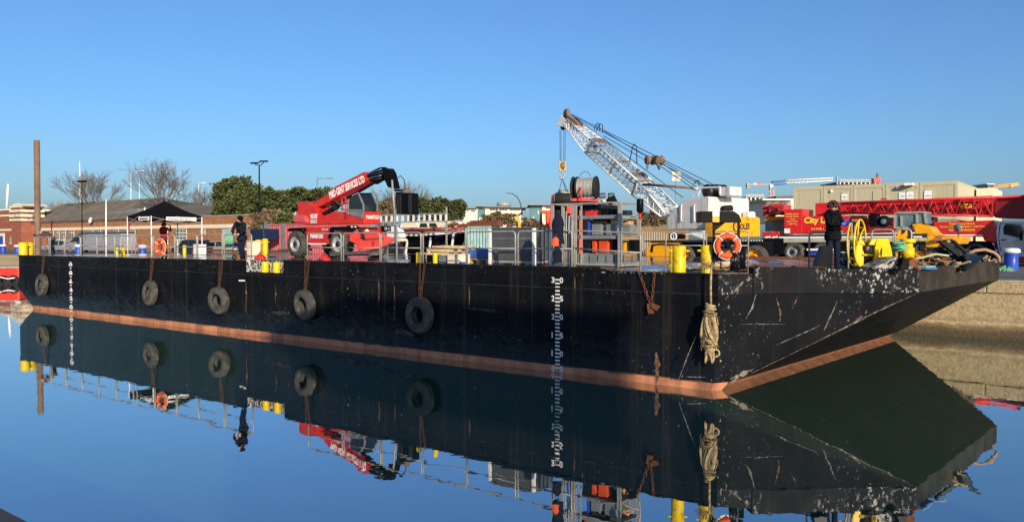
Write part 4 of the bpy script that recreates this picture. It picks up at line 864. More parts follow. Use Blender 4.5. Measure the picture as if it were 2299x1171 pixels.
# steel storage cage with shelves
def cage():
    v, v1 = 19.0, 20.05; t = thing('storage_cage', 'grey steel shelving cage filled with boxes and lights behind the railing', 'cage', (U(1340, v), 19.6, dz(-12)))
    z0 = dz(-12)
    def zz(y): return W(1340, y, v).z
    for px_, w_ in ((1241, .06), (1287, .09), (1293, .05), (1392, .09)):
        for y_ in (v, v1): MB().box(U(px_, v) - w_ / 2, U(px_, v) + w_ / 2, y_ - w_ / 2, y_ + w_ / 2, z0, zz(457)).o('post', 'galv', t)
    for px_ in (1262, 1305): MB().box(U(px_, v) - .02, U(px_, v) + .02, v - .02, v + .02, z0, zz(460)).o('upright', 'galv', t)
    a, c = U(1241, v), U(1392, v)
    for y_ in (v, v1): MB().box(a - .02, c + .02, y_ - .035, y_ + .035, zz(457), zz(454)).o('top_rail', 'galv', t)
    for x_ in (a, c): MB().box(x_ - .03, x_ + .03, v, v1, zz(457), zz(454)).o('top_rail', 'galv', t)
    al = U(1296, v)
    for ya, yb in ((483, 491), (528, 536), (569, 592)):
        MB().box(al, c, v + .03, v + .06, zz(yb), zz(ya)).o('shelf_beam', 'grey_steel', t); MB().box(al, c, v + .06, v1 - .05, zz(yb), zz(yb) + .03).o('shelf', 'galv', t)
    for i in range(7): MB().box(al + .1 + i * .27, al + .12 + i * .27, v + .024, v + .03, zz(588), zz(572)).o('vent_slot', 'black', t)
    MB().box(a, c, v - .03, v1, z0 + .02, z0 + .08).o('base_rail', 'galv', t)
    return zz, al, c, v
zz, al, cr_, vc = cage()
def shelf_item(name, label, cat, x0, x1, y0, y1, mat, v=None, dep=.28, bevel=.015):
    v = v or (vc + .15 if x0 < 1390 else vc + .75); x1 -= 8 if x1 - x0 > 20 else 3; MB().box(U(x0, v), U(x1, v), v, v + dep, W(x0, y1, v).z, W(x0, y0, v).z).o(name, mat, label=label, cat=cat, bevel=bevel)
for a_ in (('storage_bin', 'dark grey plastic bin with white label on the middle cage shelf', 'bin', 1328, 1358, 503, 527, 'grey_steel'), ('storage_bin', 'dark grey plastic bin right of the labelled bin on the shelf', 'bin', 1360, 1389, 503, 527, 'grey_steel'),
           ('storage_bin', 'grey plastic bin at the right end of the middle shelf', 'bin', 1396, 1424, 504, 527, 'grey_steel'), ('cardboard_box', 'small brown cardboard box on top of the middle bin', 'box', 1371, 1388, 495, 503, 'cardboard'),
           ('cardboard_box', 'wide brown cardboard box on the right end bin', 'box', 1398, 1420, 494, 504, 'cardboard'), ('orange_case', 'orange red case with yellow label on the lower cage shelf', 'case', 1344, 1373, 536, 567, 'orange'),
           ('orange_case', 'narrow orange case left of the larger orange case', 'case', 1329, 1341, 537, 567, 'orange'), ('red_panel_light', 'red light panel on the top shelf of the cage', 'light', 1313, 1344, 474, 484, 'signal'),
           ('yellow_case', 'yellow case on the lower shelf at the right end', 'case', 1398, 1407, 540, 568, 'amber'), ('black_bag', 'black bag hanging at the right end of the lower shelf', 'bag', 1412, 1430, 538, 566, 'black_cloth'),
           ('black_case', 'square black case right of the red light on the top shelf', 'case', 1347, 1366, 468, 483, 'black'), ('black_pack', 'black pack on the top shelf right of the square black case', 'pack', 1370, 1386, 470, 483, 'black'), ('dark_pump', 'dark pump unit right end of the top shelf', 'pump', 1396, 1412, 472, 483, 'dark_steel'),
           ('black_case', 'long low black case on the top shelf behind the red light', 'case', 1300, 1346, 460, 472, 'black'), ('black_net', 'dark net bundle hanging under the top shelf', 'net', 1330, 1368, 491, 502, 'dark_rubber'), ('dark_bag', 'dark blue bag on the lower shelf left of the orange cases', 'bag', 1308, 1327, 540, 567, 'navy'), ('dark_bag', 'dark blue bag right of the orange case on the lower shelf', 'bag', 1375, 1390, 537, 567, 'navy'),
           ('white_container', 'tall white container standing inside the cage left end', 'container', 1276, 1281, 487, 515, 'white'), ('orange_float', 'orange float hanging left in the cage', 'float', 1269, 1275, 478, 496, 'orange'), ('blue_can', 'small blue can on the middle shelf left', 'can', 1318, 1326, 494, 527, 'blue')):
    shelf_item(*a_)
MB().quad(*[W(x_, y_, vc + .19) for x_, y_ in ((1338, 518), (1350, 518), (1350, 524), (1338, 524))]).o('paper_label', 'letter_white', label='white paper label stuck on the left dark grey bin', cat='label')
def cloth_hang(name, label, cat, px, y0, y1, D, w, mat):
    t = thing(name, label, cat, F(px, y1, D)); b = MB(); N = 12; z0, z1 = F(px, y1, D).z, F(px, y0, D).z; rows = []
    for i in range(9):
        k_ = i / 8; r = w * (.35 + .65 * min(1, (k_) * 3)) * (1 - .1 * k_)
        c = F(px, y0, D); rows.append([V((c.x, c.y, z1 + (z0 - z1) * k_)) + RT * r * math.cos(2 * math.pi * j / N) * (1 + .1 * math.sin(3 * j + i)) + FH * r * .45 * math.sin(2 * math.pi * j / N) for j in range(N)])
    for i in range(8):
        for j in range(N): b.add([rows[i][j], rows[i][(j + 1) % N], rows[i + 1][(j + 1) % N], rows[i + 1][j]], [(0, 1, 2, 3)], True)
    b.o('cloth', mat, t); MB().torus(F(px, y0 - 2, D), FH, .04, .012, 10, 5).o('hook_loop', 'dark_steel', t); return t
cloth_hang('hanging_coat', 'navy overall hanging in the left bay of the steel cage', 'coat', 1253, 478, 548, 21.6, .17, 'navy'); cloth_hang('hanging_lifejacket', 'orange lifejacket hanging under the navy overall in the cage', 'lifejacket', 1247, 532, 552, 21.2, .1, 'orange')
cloth_hang('hanging_trousers', 'dark navy trousers hanging low in the left cage bay', 'trousers', 1252, 556, 590, 21.7, .13, 'navy')
for i, px_ in enumerate((1266, 1270, 1275, 1281)): a = G(px_, 21.9, dz(-12)); MB().cyl(a, (a.x + .02 * i, a.y, W(px_, 470 + i * 9, 19.6).z), .022, n=7).o('pole', 'galv', label=('left most', 'second', 'third', 'right most')[i] + ' thin steel pole standing in the left cage bay', cat='pole', group='poles in the cage')
for i, (px_, y_) in enumerate(((1340, 439), (1366, 439))):
    p = F(px_ + (6 if i else 12), y_, 22.5); t = thing('floodlight', ('left floodlight on the cage top rail', 'right floodlight on the cage top rail')[i], 'floodlight', p - UP * .22, 'floodlights on the cage')
    MB().obox(p, RT * .09, FH * .05 - UP * .015, UP * .06).o('housing', 'black', t, bevel=.01); MB().obox(p - FH * .052, RT * .075, FH * .004, UP * .045).o('lens', 'pale_glass', t); MB().cyl(p - UP * .22, p - UP * .05, .015, n=6).o('bracket', 'galv', t)
PF([(1362, 447), (1380, 437), (1384, 447), (1388, 450), (1372, 460), (1366, 456)], 22.4, .3).o('black_cover', 'black_cloth', label='black cloth cover thrown over the cage top', cat='cover', bevel=.03)
t = thing('fender_float', 'black cylindrical float hanging on a red fitting at the cage end', 'float', F(1437, 490, 20.6))
a, c = F(1437, 476, 20.6), F(1437, 446, 20.6); MB().lathe(a, UP, [(.02, -.04), (.07, 0), (.09, .04), (.09, (c - a).length - .02), (.08, (c - a).length), (.001, (c - a).length)], 16).o('float', 'black', t)
MB().cyl(a - UP * .03, F(1437, 492, 20.6), .035, n=8).o('red_fitting', 'signal', t); MB().cyl(F(1437, 492, 20.6), F(1437, 600, 20.6), .015, n=6).o('pole', 'galv', t)
# red rig with hose reel behind the cage
def rig():
    D = 33.; t = thing('hose_reel_rig', 'red machine with large silver hose reel on top behind the cage', 'rig', G(1300, D + .7, dz(-20)))
    zg = dz(-20)
    c = F(1318, 421, D); ax = (RT * .93 - FH * .36).normalized(); R = 25 / FPX * D * 1.0; a0, a1 = c - ax * .42, c + ax * .36
    MB().lathe(a0, ax, [(R * .86, 0), (R * .86, (a1 - a0).length)], 28).o('drum', 'galv', t)
    b = MB()
    for k_ in (.1, .3, .5, .7, .9): b.torus(a0.lerp(a1, k_), ax, R * .875, .018, 28, 5)
    b.o('drum_rib', 'galv', t)
    for p, nm in ((a0, 'flange'), (a1, 'flange'), (a0 - ax * .18, 'flange')): MB().lathe(p, ax, [(.001, 0), (R, 0), (R * 1.02, .03), (R, .06), (.001, .06)], 30).o(nm, 'dark_rubber', t)
    MB().tube(arc(F(1314, 396, D), RT, UP, .2, 0, math.pi, 8), .012, 5).o('handle', 'dark_steel', t)
    PF([(1284, 445), (1345, 445), (1345, 452), (1284, 452)], D - .1, 1.1).o('reel_bed', 'red', t, bevel=.02)
    for x_ in (1304, 1338): PF([(x_ - 3, 452), (x_ + 3, 452), (x_ + 5, 590), (x_ - 5, 590)], D + .2, .2).o('leg', 'red', t)
    MB().tube([F(1304, 420, D - .4), F(1302, 430, D - .45), F(1304, 445, D - .4), F(1307, 458, D - .3)], .03, 6).o('red_hose', 'signal', t)
    PF([(1238, 438), (1245, 434), (1243, 500), (1240, 585), (1233, 585), (1234, 500)], D, .3).o('mast', 'red', t, bevel=.02)
    PF([(1242, 452), (1300, 452), (1392, 462), (1392, 560), (1242, 560)], D + .5, 1.0).o('engine_box', 'black', t, bevel=.03)
    PF([(1272, 462), (1288, 462), (1288, 480), (1272, 480)], D - .2, .3).o('red_cover', 'red', t, bevel=.02)
    PF([(1240, 520), (1346, 520), (1346, 590), (1240, 590)], D + .6, 1.2).o('base_frame', 'dark_steel', t, bevel=.03)
    a, c = F(1246, 445, D - .2), F(1280, 446, D - .2); MB().lathe(a, c - a, [(.001, 0), (.21, 0), (.23, .05), (.23, (c - a).length - .05), (.21, (c - a).length), (.001, (c - a).length)], 18).o('black_roll', 'dark_rubber', t)
    PF([(1352, 446), (1378, 446), (1378, 456), (1352, 456)], D + .3, .6).o('silver_tank', 'galv', t, bevel=.04)
rig()
t = thing('orange_excavator_cab', 'small orange machine with open cab partly hidden by the grey tank', 'machine', G(1225, 37, ZQ), )
for pts, mt, nm in (([(1214, 472), (1239, 472), (1239, 478), (1214, 478)], 'orange', 'cab_roof'), ([(1214, 478), (1217, 478), (1218, 505), (1212, 505)], 'black', 'pillar'), ([(1226, 478), (1236, 478), (1234, 512), (1227, 512)], 'orange', 'mast'),
                    ([(1208, 510), (1214, 502), (1236, 506), (1240, 514), (1240, 590), (1204, 590)], 'orange', 'bonnet')): PF(pts, 38.5, .9).o(nm, mt, t, bevel=.02)
# yellow winch at the bow
def winch():
    D = 19.7; t = thing('deck_winch', 'yellow mooring winch with large spoked handwheel near the bow', 'winch', G(1950, D + .4, dz(-5)))
    PF(TR(1890, 470, 7.805, [(240, 1012), (240, 800), (260, 660), (300, 540), (330, 420), (352, 520), (365, 540), (368, 640), (360, 690), (390, 760), (380, 1000)]), D, .12).o('side_frame', 'yellow', t, bevel=.01)
    # right hand cheek: a thick plate turned towards the camera
    pl = [F(x_, y_, d_) for (x_, y_), d_ in zip(TR(1890, 470, 7.805, [(585, 1010), (585, 680), (620, 520), (640, 508), (800, 508), (822, 520), (862, 660), (885, 770), (885, 870)]), (D - .1, D - .1, D - .05, D, D + .15, D + .2, D + .25, D + .25, D + .25))]
    MB().prism(pl, FH * .5).o('drum_cover', 'yellow', t, bevel=.015)
    PF(TR(1890, 470, 7.805, [(475, 625), (520, 520), (640, 510), (605, 625)]), D - .02, .6).o('top_cover', 'yellow', t, bevel=.015)
    a, c = F(1935, 565, D + .3), F(1968, 568, D + .3); MB().cyl(a, c, .3, n=22).o('drum', 'dark_steel', t); MB().cyl(F(1936, 572, D), F(1966, 572, D), .03, n=8).o('tie_bar', 'yellow', t); MB().cyl(F(1944, 556, D - .05), F(1949, 558, D - .05), .06, n=12).ball(F(1942, 540, D - .02), .055).o('gear', 'brown_steel', t)
    cw = F(1931, 545, D + .05); ax = (RT * .62 - FH * .78).normalized() if 0 else (RT * .8 - FH * .6).normalized(); R = 52 / FPX * D
    a = ax.cross(UP).normalized(); cw = cw
    hw = MB().torus(cw, ax, R, .024, 40, 8).o('handwheel', 'yellow', t); MB().torus(cw - ax * .16, ax, R * .98, .02, 40, 6).o('handwheel_rim', 'yellow', hw)
    for k_ in range(6):
        th_ = k_ * math.pi / 3 + .3; d = a * math.cos(th_) + UP * math.sin(th_); MB().cyl(cw - ax * .08, cw + d * R, .02, n=7).o('spoke', 'yellow', hw); MB().cyl(cw + d * R, cw + d * R * .98 - ax * .16, .014, n=6).o('cross_bar', 'yellow', hw)
    MB().cyl(cw - ax * .22, cw + ax * .1, .07, n=14).o('hub', 'yellow', hw)
winch()
heap('rigging_pile', 'heap of dark shackles and pipes between the standing person and the winch', 'rigging', G(1912, 21, dz(-6)), .3, .4, .9, 26, (('galv', 'fittings'), ('dark_steel', 'pipes')), 8)
for i, px_ in enumerate((1912, 1919, 1926)): a = G(px_, 21.2, dz(-6)); MB().cyl(a, a + UP * (1.25 - .06 * i), .022, n=7).o('pole', 'galv', label=('left', 'middle', 'right')[i] + ' short steel pole behind the winch handwheel', cat='pole', group='poles behind the winch')
# stepped plinth with flaking paint in front of the winch
MB().prism([F(1962, 601, 18.9), F(2010, 578, 18.9), F(2022, 576, 19.4), F(2060, 604, 19.4)], FH * .8).o('deck_ramp', FLAKE, label='sloping chipped black and white ramp beside the yellow winch', cat='ramp')
MB().prism([F(x_, 606, 18.75) for x_ in (2023, 2041)] + [F(2036, 579, 18.75), F(2029, 578, 18.75)], FH * .2).o('black_wedge', 'black', label='black pointed wedge standing at the bow corner', cat='wedge')
t = thing('rope_post', 'black post topped with green coiled rope near the winch', 'post', F(2019, 606, 18.9)); MB().cyl(F(2019, 608, 18.9), F(2019, 556, 18.9), .03, n=8).o('post', 'black', t)
b = MB(); random.seed(4)
for i in range(7): b.torus(F(2020 + random.uniform(-3, 3), 545 + i * 2.6, 18.9), UP + RT * random.uniform(-.35, .35) + FH * random.uniform(-.3, .3), .11 + .03 * random.random(), .02, 18, 5)
b.o('coil', 'green_rope', t)
p = F(2050, 590, 19.3); MB().cyl(F(2044, 586, 19.2), F(2051, 590, 19.0), .1, n=14).cyl(F(2050, 590, 19.3), F(2066, 606, 19.2), .045, n=9).o('rusty_bollard_pin', 'rust', label='rusty mushroom headed pin lying at the bow corner', cat='pin')
heap('chain_heap', 'brown heap of rusty chain and rope on the bow deck', 'chain heap', G(2085, 22.2, dz(-4)), .9, .8, .4, 24, (('brown_steel', 'scraps'), ('rust', 'chain'), ('dark_steel', 'plates'), ('rope', 'rope_ends')), 11)
t = thing('yellow_post', 'short yellow bitts post behind the green coiled rope', 'bitts', G(2040, 22, dz(-4)))
for y0, y1, r in ((536, 545, .2), (546, 556, .13), (556, 580, .17)): a, c = F(2038, y1, 22), F(2038, y0, 22); MB().cyl(a, c, r, n=16).o('drum', 'yellow', t)
MB().cyl(G(2038, 22, dz(-4)), F(2038, 578, 22), .12, n=14).o('stem', 'yellow', t)
# anchor on the bow plate
def anchor():
    D = 22.5; t = thing('anchor', 'large dark steel anchor lying over the bow plate', 'anchor', G(2170, D, 2.9))
    for pts, d0 in (([(2107, 541), (2113, 539), (2150, 562), (2184, 586), (2180, 593), (2150, 576)], D - .4), ([(2137, 540), (2144, 538), (2182, 571), (2178, 577)], D + .5)): PF(pts, d0, .14).o('fluke', 'gloss_black', t, bevel=.02)
    PF([(2160, 572), (2190, 570), (2194, 578), (2184, 590), (2176, 600), (2168, 600), (2170, 590)], D - .5, 1.3).o('crown', 'gloss_black', t, bevel=.03)
    MB().bar(F(2062, 556, D), F(2120, 566, D), .12, .14).bar(F(2118, 562, D), F(2128, 580, D), .3, .1).o('shank', 'black', t, bevel=.02)
    PF([(2166, 606), (2172, 598), (2186, 588), (2208, 573), (2212, 576), (2178, 604), (2170, 610)], D - 1.2, .5).o('bow_roller', 'gloss_black', t, bevel=.02)
    a = MB().tube([F(x_, y_, D + 2.2) for x_, y_ in ((2170, 570), (2190, 562), (2212, 560), (2232, 567), (2242, 576), (2244, 588))], .05, 8).o('rubber_pipe', pm('pale_brown_pipe', (.3, .18, .11), .7), t)
anchor()
heap('bow_scrap', 'small heap of scrap under the curved pipe at the bow end', 'scrap', G(2204, 25.6, 2.8), .25, .4, .2, 10, (('brown_steel', 'scraps'), ('rope', 'rope_ends')), 21)
MB().tube([F(x_, y_, 20.8) for x_, y_ in ((2035, 585), (2070, 578), (2100, 570), (2130, 574))], .03, 6).o('pale_hose', pm('pale_hose', (.35, .38, .22), .7), label='pale green hose lying over the scrap on the bow deck', cat='hose')
for i, (x0, x1, mt) in enumerate(((2064, 2086, 'green_rope'), (2064, 2090, 'blue_tarp'))): a, c = F(x0, 598 + i * 4, 19.4), F(x1, 598 + i * 4, 19.9); MB().bar(a, c, .3, .05).o('net_fold', mt, label=('green net folded at the bow corner', 'blue sheet folded at the bow corner under the green net')[i], cat='net')

# ------------------------------------------------------------------ lattice crane on the quay
RD = RT * .574 - FH * .819; SD = RT * .819 + FH * .574              # towards the crane's tail, and across to its far side
cp = G(1590, 40, 0)
def CL(px, py): return WP(px, py, V((cp.x, cp.y, 3)), V((-SD.x, -SD.y, 0)))      # on the near flank of the house
def CR(px, py, k=0): return WP(px, py, V((cp.x, cp.y, 3)) + RD * k, RD)           # on the tail face
def CC(px, py, w=1.57): return WP(px, py, V((cp.x, cp.y, 3)) + SD * w, SD)       # on a lengthwise plane inside
crane = thing('lattice_crane', 'white and yellow lattice boom mobile crane standing on the quay', 'crane', V((cp.x, cp.y, ZQ)) + SD * 1.5)
t5 = lambda p: TR(1200, 230, 3.002, p)
MB().prism([CL(x, y) for x, y in t5([(890, 775), (1010, 655), (1165, 632), (1172, 640), (1172, 852), (900, 858)])], SD * 3.14).o('house', 'dirty_white', crane, bevel=.06)
for x_ in (998, 1085):
    a = [CL(x, y) for x, y in t5([(x_, 690), (x_, 800)])]; MB().tube([a[0], a[0] - SD * .09, a[1] - SD * .09, a[1]], .03, 6).o('grab_handle', 'white', crane)
for x0, x1, y0, y1 in ((915, 985, 735, 845), (1015, 1075, 690, 845), (1100, 1160, 665, 845)):
    q = [CL(x, y) - SD * .008 for x, y in t5([(x0, y1), (x1, y1), (x1, y0), (x0, y0 + (20 if x0 < 950 else 0))])]; MB().prism(q, SD * .006).o('side_panel', 'dirty_white', crane)
for x0, x1 in ((1185, 1300), (1310, 1435)):
    q = [CR(x, y, .006) for x, y in t5([(x0, 700), (x1, 705), (x1, 760), (x0, 760)])]; MB().prism(q, RD * -.005).o('tail_panel', 'dirty_white', crane)
b = MB().prism([CR(x, y, .5) for x, y in t5([(1200, 812), (1215, 790), (1395, 768), (1500, 768), (1522, 780), (1522, 905), (1200, 908)])], RD * -.5); cwt = b.o('counterweight', 'amber', crane, bevel=.04)
o_ = CR(*t5([(1385, 858)])[0], .505); e_ = CR(*t5([(1450, 855)])[0], .505); text('OLES', o_, e_ - o_, UP, (e_ - o_).length, .32, 'letter_black', cwt, bold=.04, proud=.006)
o_ = CR(*t5([(1335, 864)])[0], .505); e_ = CR(*t5([(1383, 864)])[0], .505); ctr = o_.lerp(e_, .55) + UP * .22; dd = (e_ - o_).normalized()
b = MB(); b.tube(arc(ctr + RD * .01, dd, UP, .25, math.radians(35), math.radians(325), 16), .045, 5); b.o('lettering', 'letter_black', cwt)
q = [CR(x, y, .5) for x, y in t5([(1443, 735), (1485, 735), (1492, 745), (1490, 780), (1443, 780)])]; MB().prism(q, RD * -.4).o('white_tank', 'white', crane, bevel=.05)
# machinery on the roof
q = [CC(x, y, .6) for x, y in t5([(1245, 570), (1312, 566), (1318, 566), (1318, 628), (1245, 632)])]; MB().prism(q, SD * .9).o('roof_box', 'dirty_white', crane, bevel=.03)
for x_, w_ in ((1165, .5), (1200, 1.0), (1225, 1.5)):
    a = CC(*t5([(x_, 597)])[0], w_); MB().lathe(a, SD, [(.001, 0), (.36, 0), (.3, .06), (.3, .5), (.36, .56), (.001, .56)], 20).o('winch_drum', 'dark_steel', crane)
b = MB()
for a_, c_ in (((1100, 625), (1120, 575)), ((1120, 575), (1250, 570)), ((1070, 635), (1110, 590)), ((1250, 570), (1250, 620))):
    for w_ in (.5, 2.4): b.bar(CC(*t5([a_])[0], w_), CC(*t5([c_])[0], w_), .08)
b.o('gantry', 'white', crane)
b = MB()
for w_ in (.6, 1.4): b.cyl(CC(*t5([(730, 552)])[0], w_), CC(*t5([(1060, 575)])[0], w_), .07, n=8)
b.o('back_stay', 'brown_steel', crane); MB().cyl(CC(*t5([(1060, 575)])[0], .6), CC(*t5([(1120, 590)])[0], .6), .09, n=8).o('stay_end', 'white', crane)
# boom in three lengths
bt, bc, bb, bf = CC(1270, 268), CC(1335, 328), CC(1442, 421.5), CC(1512, 484)
bd = (bc - bb).normalized(); bh = bd.cross(SD).normalized(); bh = bh if bh.z > 0 else -bh
boom = MB().obox(bc, SD * .62, bd * .05, bh * .05).obox(bc - bh * .45, SD * .62, bd * .05, bh * .05).o('boom_joint', 'brown_steel', crane)
lattice(bb, bc, SD * .6, bh * .45, SD * .6, bh * .45, 12, .055, .022, boom, 'dirty_white', 'galv')
lattice(bc, bt, SD * .6, bh * .45, SD * .3, bh * .2, 8, .05, .02, boom, 'dirty_white', 'white')
lattice(bb, bf, SD * .6, bh * .45, SD * .75, bh * .15, 5, .055, .03, boom, 'white', 'white')
for k_ in (0, .45, .95): 
    c = bb.lerp(bc, k_); MB().bar(c + SD * .6 + bh * .45, c - SD * .6 + bh * .45, .1).bar(c - SD * .6 - bh * .45, c - SD * .6 + bh * .45, .08).o('boom_frame', 'brown_steel', boom)
for k_ in (.12, .95): c = bb.lerp(bc, k_) + bh * .52; MB().obox(c, SD * .5, bd * .22, bh * .03).o('walkway', 'brown_steel', boom)
for w_ in (.95, 2.2): MB().prism([CC(x, y, w_) for x, y in t5([(750, 590), (905, 740), (890, 775), (770, 710)])], SD * .04).o('foot_plate', 'white', boom)
MB().prism([CC(x, y, 1.2) for x, y in t5([(145, 155), (180, 85), (215, 120), (215, 180), (190, 165)])], SD * .7).o('boom_head', 'white', boom, bevel=.02)
for k_ in range(4):
    a = CC(*t5([(215, 75)])[0], 1.2 + k_ * .2); MB().lathe(a, SD, [(.001, 0), (.32, 0), (.25, .04), (.32, .09), (.001, .09)], 16).o('head_sheave', 'brown_steel', boom); a = CC(*t5([(190, 160)])[0], 1.25 + k_ * .18); MB().lathe(a, SD, [(.001, 0), (.25, 0), (.2, .04), (.25, .08), (.001, .08)], 16).o('lower_sheave', 'dark_steel', boom)
MB().prism([CC(x, y, 1.3) for x, y in t5([(220, 105), (240, 95), (290, 140), (285, 160)])], SD * .5).o('head_guard', 'brown_steel', boom)
b = MB()
for (x0, y0), (x1, y1), w_ in (((250, 80), (1210, 556), .9), ((250, 80), (1210, 556), 2.2), ((455, 195), (1140, 565), 1.4), ((245, 85), (465, 200), 1.5), ((250, 85), (1000, 640), 1.6), ((840, 385), (1150, 560), 1.), ((840, 395), (1100, 575), 1.8), ((470, 195), (760, 370), 2.0), ((465, 225), (740, 385), 1.2), ((820, 410), (1060, 572), 1.6)):
    b.cyl(CC(*t5([(x0, y0)])[0], w_), CC(*t5([(x1, y1)])[0], w_), .022, n=5)
b.o('wire_rope', 'dark_steel', crane)
for x0 in (762, 822):
    a = CC(*t5([(x0, 388)])[0], 1.2); MB().lathe(a, SD, [(.001, 0), (.27, 0), (.2, .06), (.2, .35), (.27, .4), (.001, .4)], 16).o('bridle_sheave', 'brown_steel', crane)
    MB().bar(CC(*t5([(x0 - 2, 395)])[0], 1.2), CC(*t5([(x0 + (0 if x0 < 800 else 20), 450)])[0], 1.2), .09).o('bridle_link', 'brown_steel', crane)
MB().bar(CC(*t5([(755, 370)])[0], 1.4), CC(*t5([(840, 372)])[0], 1.4), .08).o('bridle_bar', 'brown_steel', crane)
for x0, y0, x1, h_ in ((400, 185, 440, 45), (415, 195, 460, 50), (640, 400, 690, 120), (1075, 550, 1110, 25)):
    p = [CC(*q_, 1.3) for q_ in t5([(x0, y0), (x0 + (x1 - x0) * .4, y0 - h_ * .8), (x0 + (x1 - x0) * .65, y0 - h_), (x0 + (x1 - x0) * .95, y0 - h_ * .85), (x1, y0 + 10)])]; MB().tube(p, .03, 5).o('cable_loop', 'dark_steel', boom)
# hook block and what hangs on it
hk = thing('crane_hook', 'yellow crane hook block hanging on wire falls from the boom head', 'hook block', F(1263, 405, 51.3))
D_ = 51.3
b = MB()
for x_ in (1257, 1259.5, 1266, 1269): b.cyl(F(x_, 292, D_), F(x_ + (1263 - x_) * .1, 362, D_), .016, n=5)
b.o('wire_fall', 'dark_steel', hk)
for s_ in (-1, 1): MB().prism([F(1263 + s_ * 5.5 + x, y, D_ - .2) for x, y in ((-2.2, 362), (2.2, 362), (3, 372), (2, 384), (-2, 384), (-3, 372))], FH * .35).o('cheek_plate', 'amber', hk, bevel=.03)
MB().cyl(F(1258, 372, D_ - .05), F(1268, 372, D_ - .05), .22, n=16).o('sheave', 'brown_steel', hk)
hc_ = F(1262, 394, D_); MB().tube([F(1262, 383, D_), F(1262, 387, D_)] + arc(hc_, RT, UP, .17, 1.2, -3.6, 14), [.06] * 2 + [.05] + [.06] * 6 + [.075] * 4 + [.05, .04, .025, .02], 8).o('hook', 'galv', hk)
b = MB()
for x_ in (1255, 1271, 1275): b.cyl(F(1262, 400, D_), F(x_, 431, D_ + .3), .02, n=5)
b.o('sling', 'dark_steel', hk)
a, c = F(1256, 436, D_ + .3), F(1288, 436, D_ + .8)
t = thing('slung_drum', 'small silver drum slung below the yellow crane hook', 'drum', F(1272, 445, D_)); MB().cyl(a, c, .28, n=18).o('shell', 'galv', t)
for k_ in (.05, .5, .95): MB().torus(a.lerp(c, k_), c - a, .285, .02, 18, 5).o('hoop', 'galv', t)
# carrier under the house
PW(t5([(750, 1020), (752, 985), (785, 940), (840, 932), (960, 934), (1000, 975), (1000, 1040), (750, 1040)]), 37.2, 38.6).o('front_wing', 'amber', crane, bevel=.05)
PW(t5([(740, 930), (1180, 925), (1180, 940), (740, 940)]), 37.1, 40.2).o('carrier_deck', 'dark_steel', crane); PW(t5([(790, 940), (1500, 935), (1500, 1060), (790, 1060)]), 37.6, 39.8).o('carrier_frame', 'black', crane)
PW(t5([(990, 890), (1150, 860), (1150, 925), (1060, 890)]), 37.4, 39.6).o('turntable', 'dirty_white', crane)
q = PW(t5([(905, 885), (990, 885), (990, 920), (905, 920)]), 37.05, 37.5).o('number_plate', 'black', crane); p = W(*t5([(937, 902)])[0], 37.0); MB().torus(p, V((0, 1, 0)), .16, .035, 18, 5).o('number_ring', 'letter_white', q); text('2', p - V((.05, 0, .09)), (1, 0, 0), UP, .1, .17, 'letter_white', q)
PW(t5([(780, 1005), (790, 955), (850, 950), (990, 955), (990, 962), (850, 960), (800, 965), (795, 1010)]), 37.17, 37.2).o('wing_trim', 'black', crane)
for px_ in (1480, 1530, 1640, 1690): p = W(px_, 560, 37.3); wheel(crane, (p.x, 37.4, ZQ + .62), .62, .5, 'amber', tread=False)

# ------------------------------------------------------------------ red mobile crane
VR = 55.0
rc = thing('mobile_crane', 'long red mobile crane with folded lattice jib and yellow lettering', 'crane', (U(2000, VR), VR + 1.5, ZQ))
t8 = lambda p: TR(1680, 380, 4.878, p)
PW(t8([(392, 440), (588, 432), (588, 705), (392, 705)]), VR + .1, VR + 2.6).o('engine_cover', 'crane_red', rc, bevel=.03)
PW(t8([(589, 512), (1118, 508), (1120, 690), (589, 702)]), VR + .14, VR + 2.6).o('side_cover', 'crane_red', rc, bevel=.03)
PW(t8([(395, 650), (456, 650), (456, 697), (395, 697)]), VR + .09, VR + .1).o('plate', 'letter_white', rc)
for i, s_ in enumerate(('Mobile Crane', 'Hire & Tower', 'Crane', 'Specialists', '1-300 Ton')):
    wd = (140, 140, 62, 118, 108)[i]; a, c = W(*t8([(483 - wd / 2, 497 + i * 27)])[0], VR + .095), W(*t8([(483 + wd / 2, 497 + i * 27)])[0], VR + .095); text(s_, a, (1, 0, 0), UP, c.x - a.x, .095, 'letter_yellow', rc, bold=.015)
a, c = W(*t8([(612, 612)])[0], VR + .13), W(*t8([(1020, 605)])[0], VR + .13); text('City Lifting', a, (1, 0, 0), UP, c.x - a.x, .55, 'letter_yellow', rc, bold=.035)
a, c = W(*t8([(690, 662)])[0], VR + .13), W(*t8([(960, 660)])[0], VR + .13); text('01708 805550', a, (1, 0, 0), UP, c.x - a.x, .12, 'letter_yellow', rc, bold=.02)
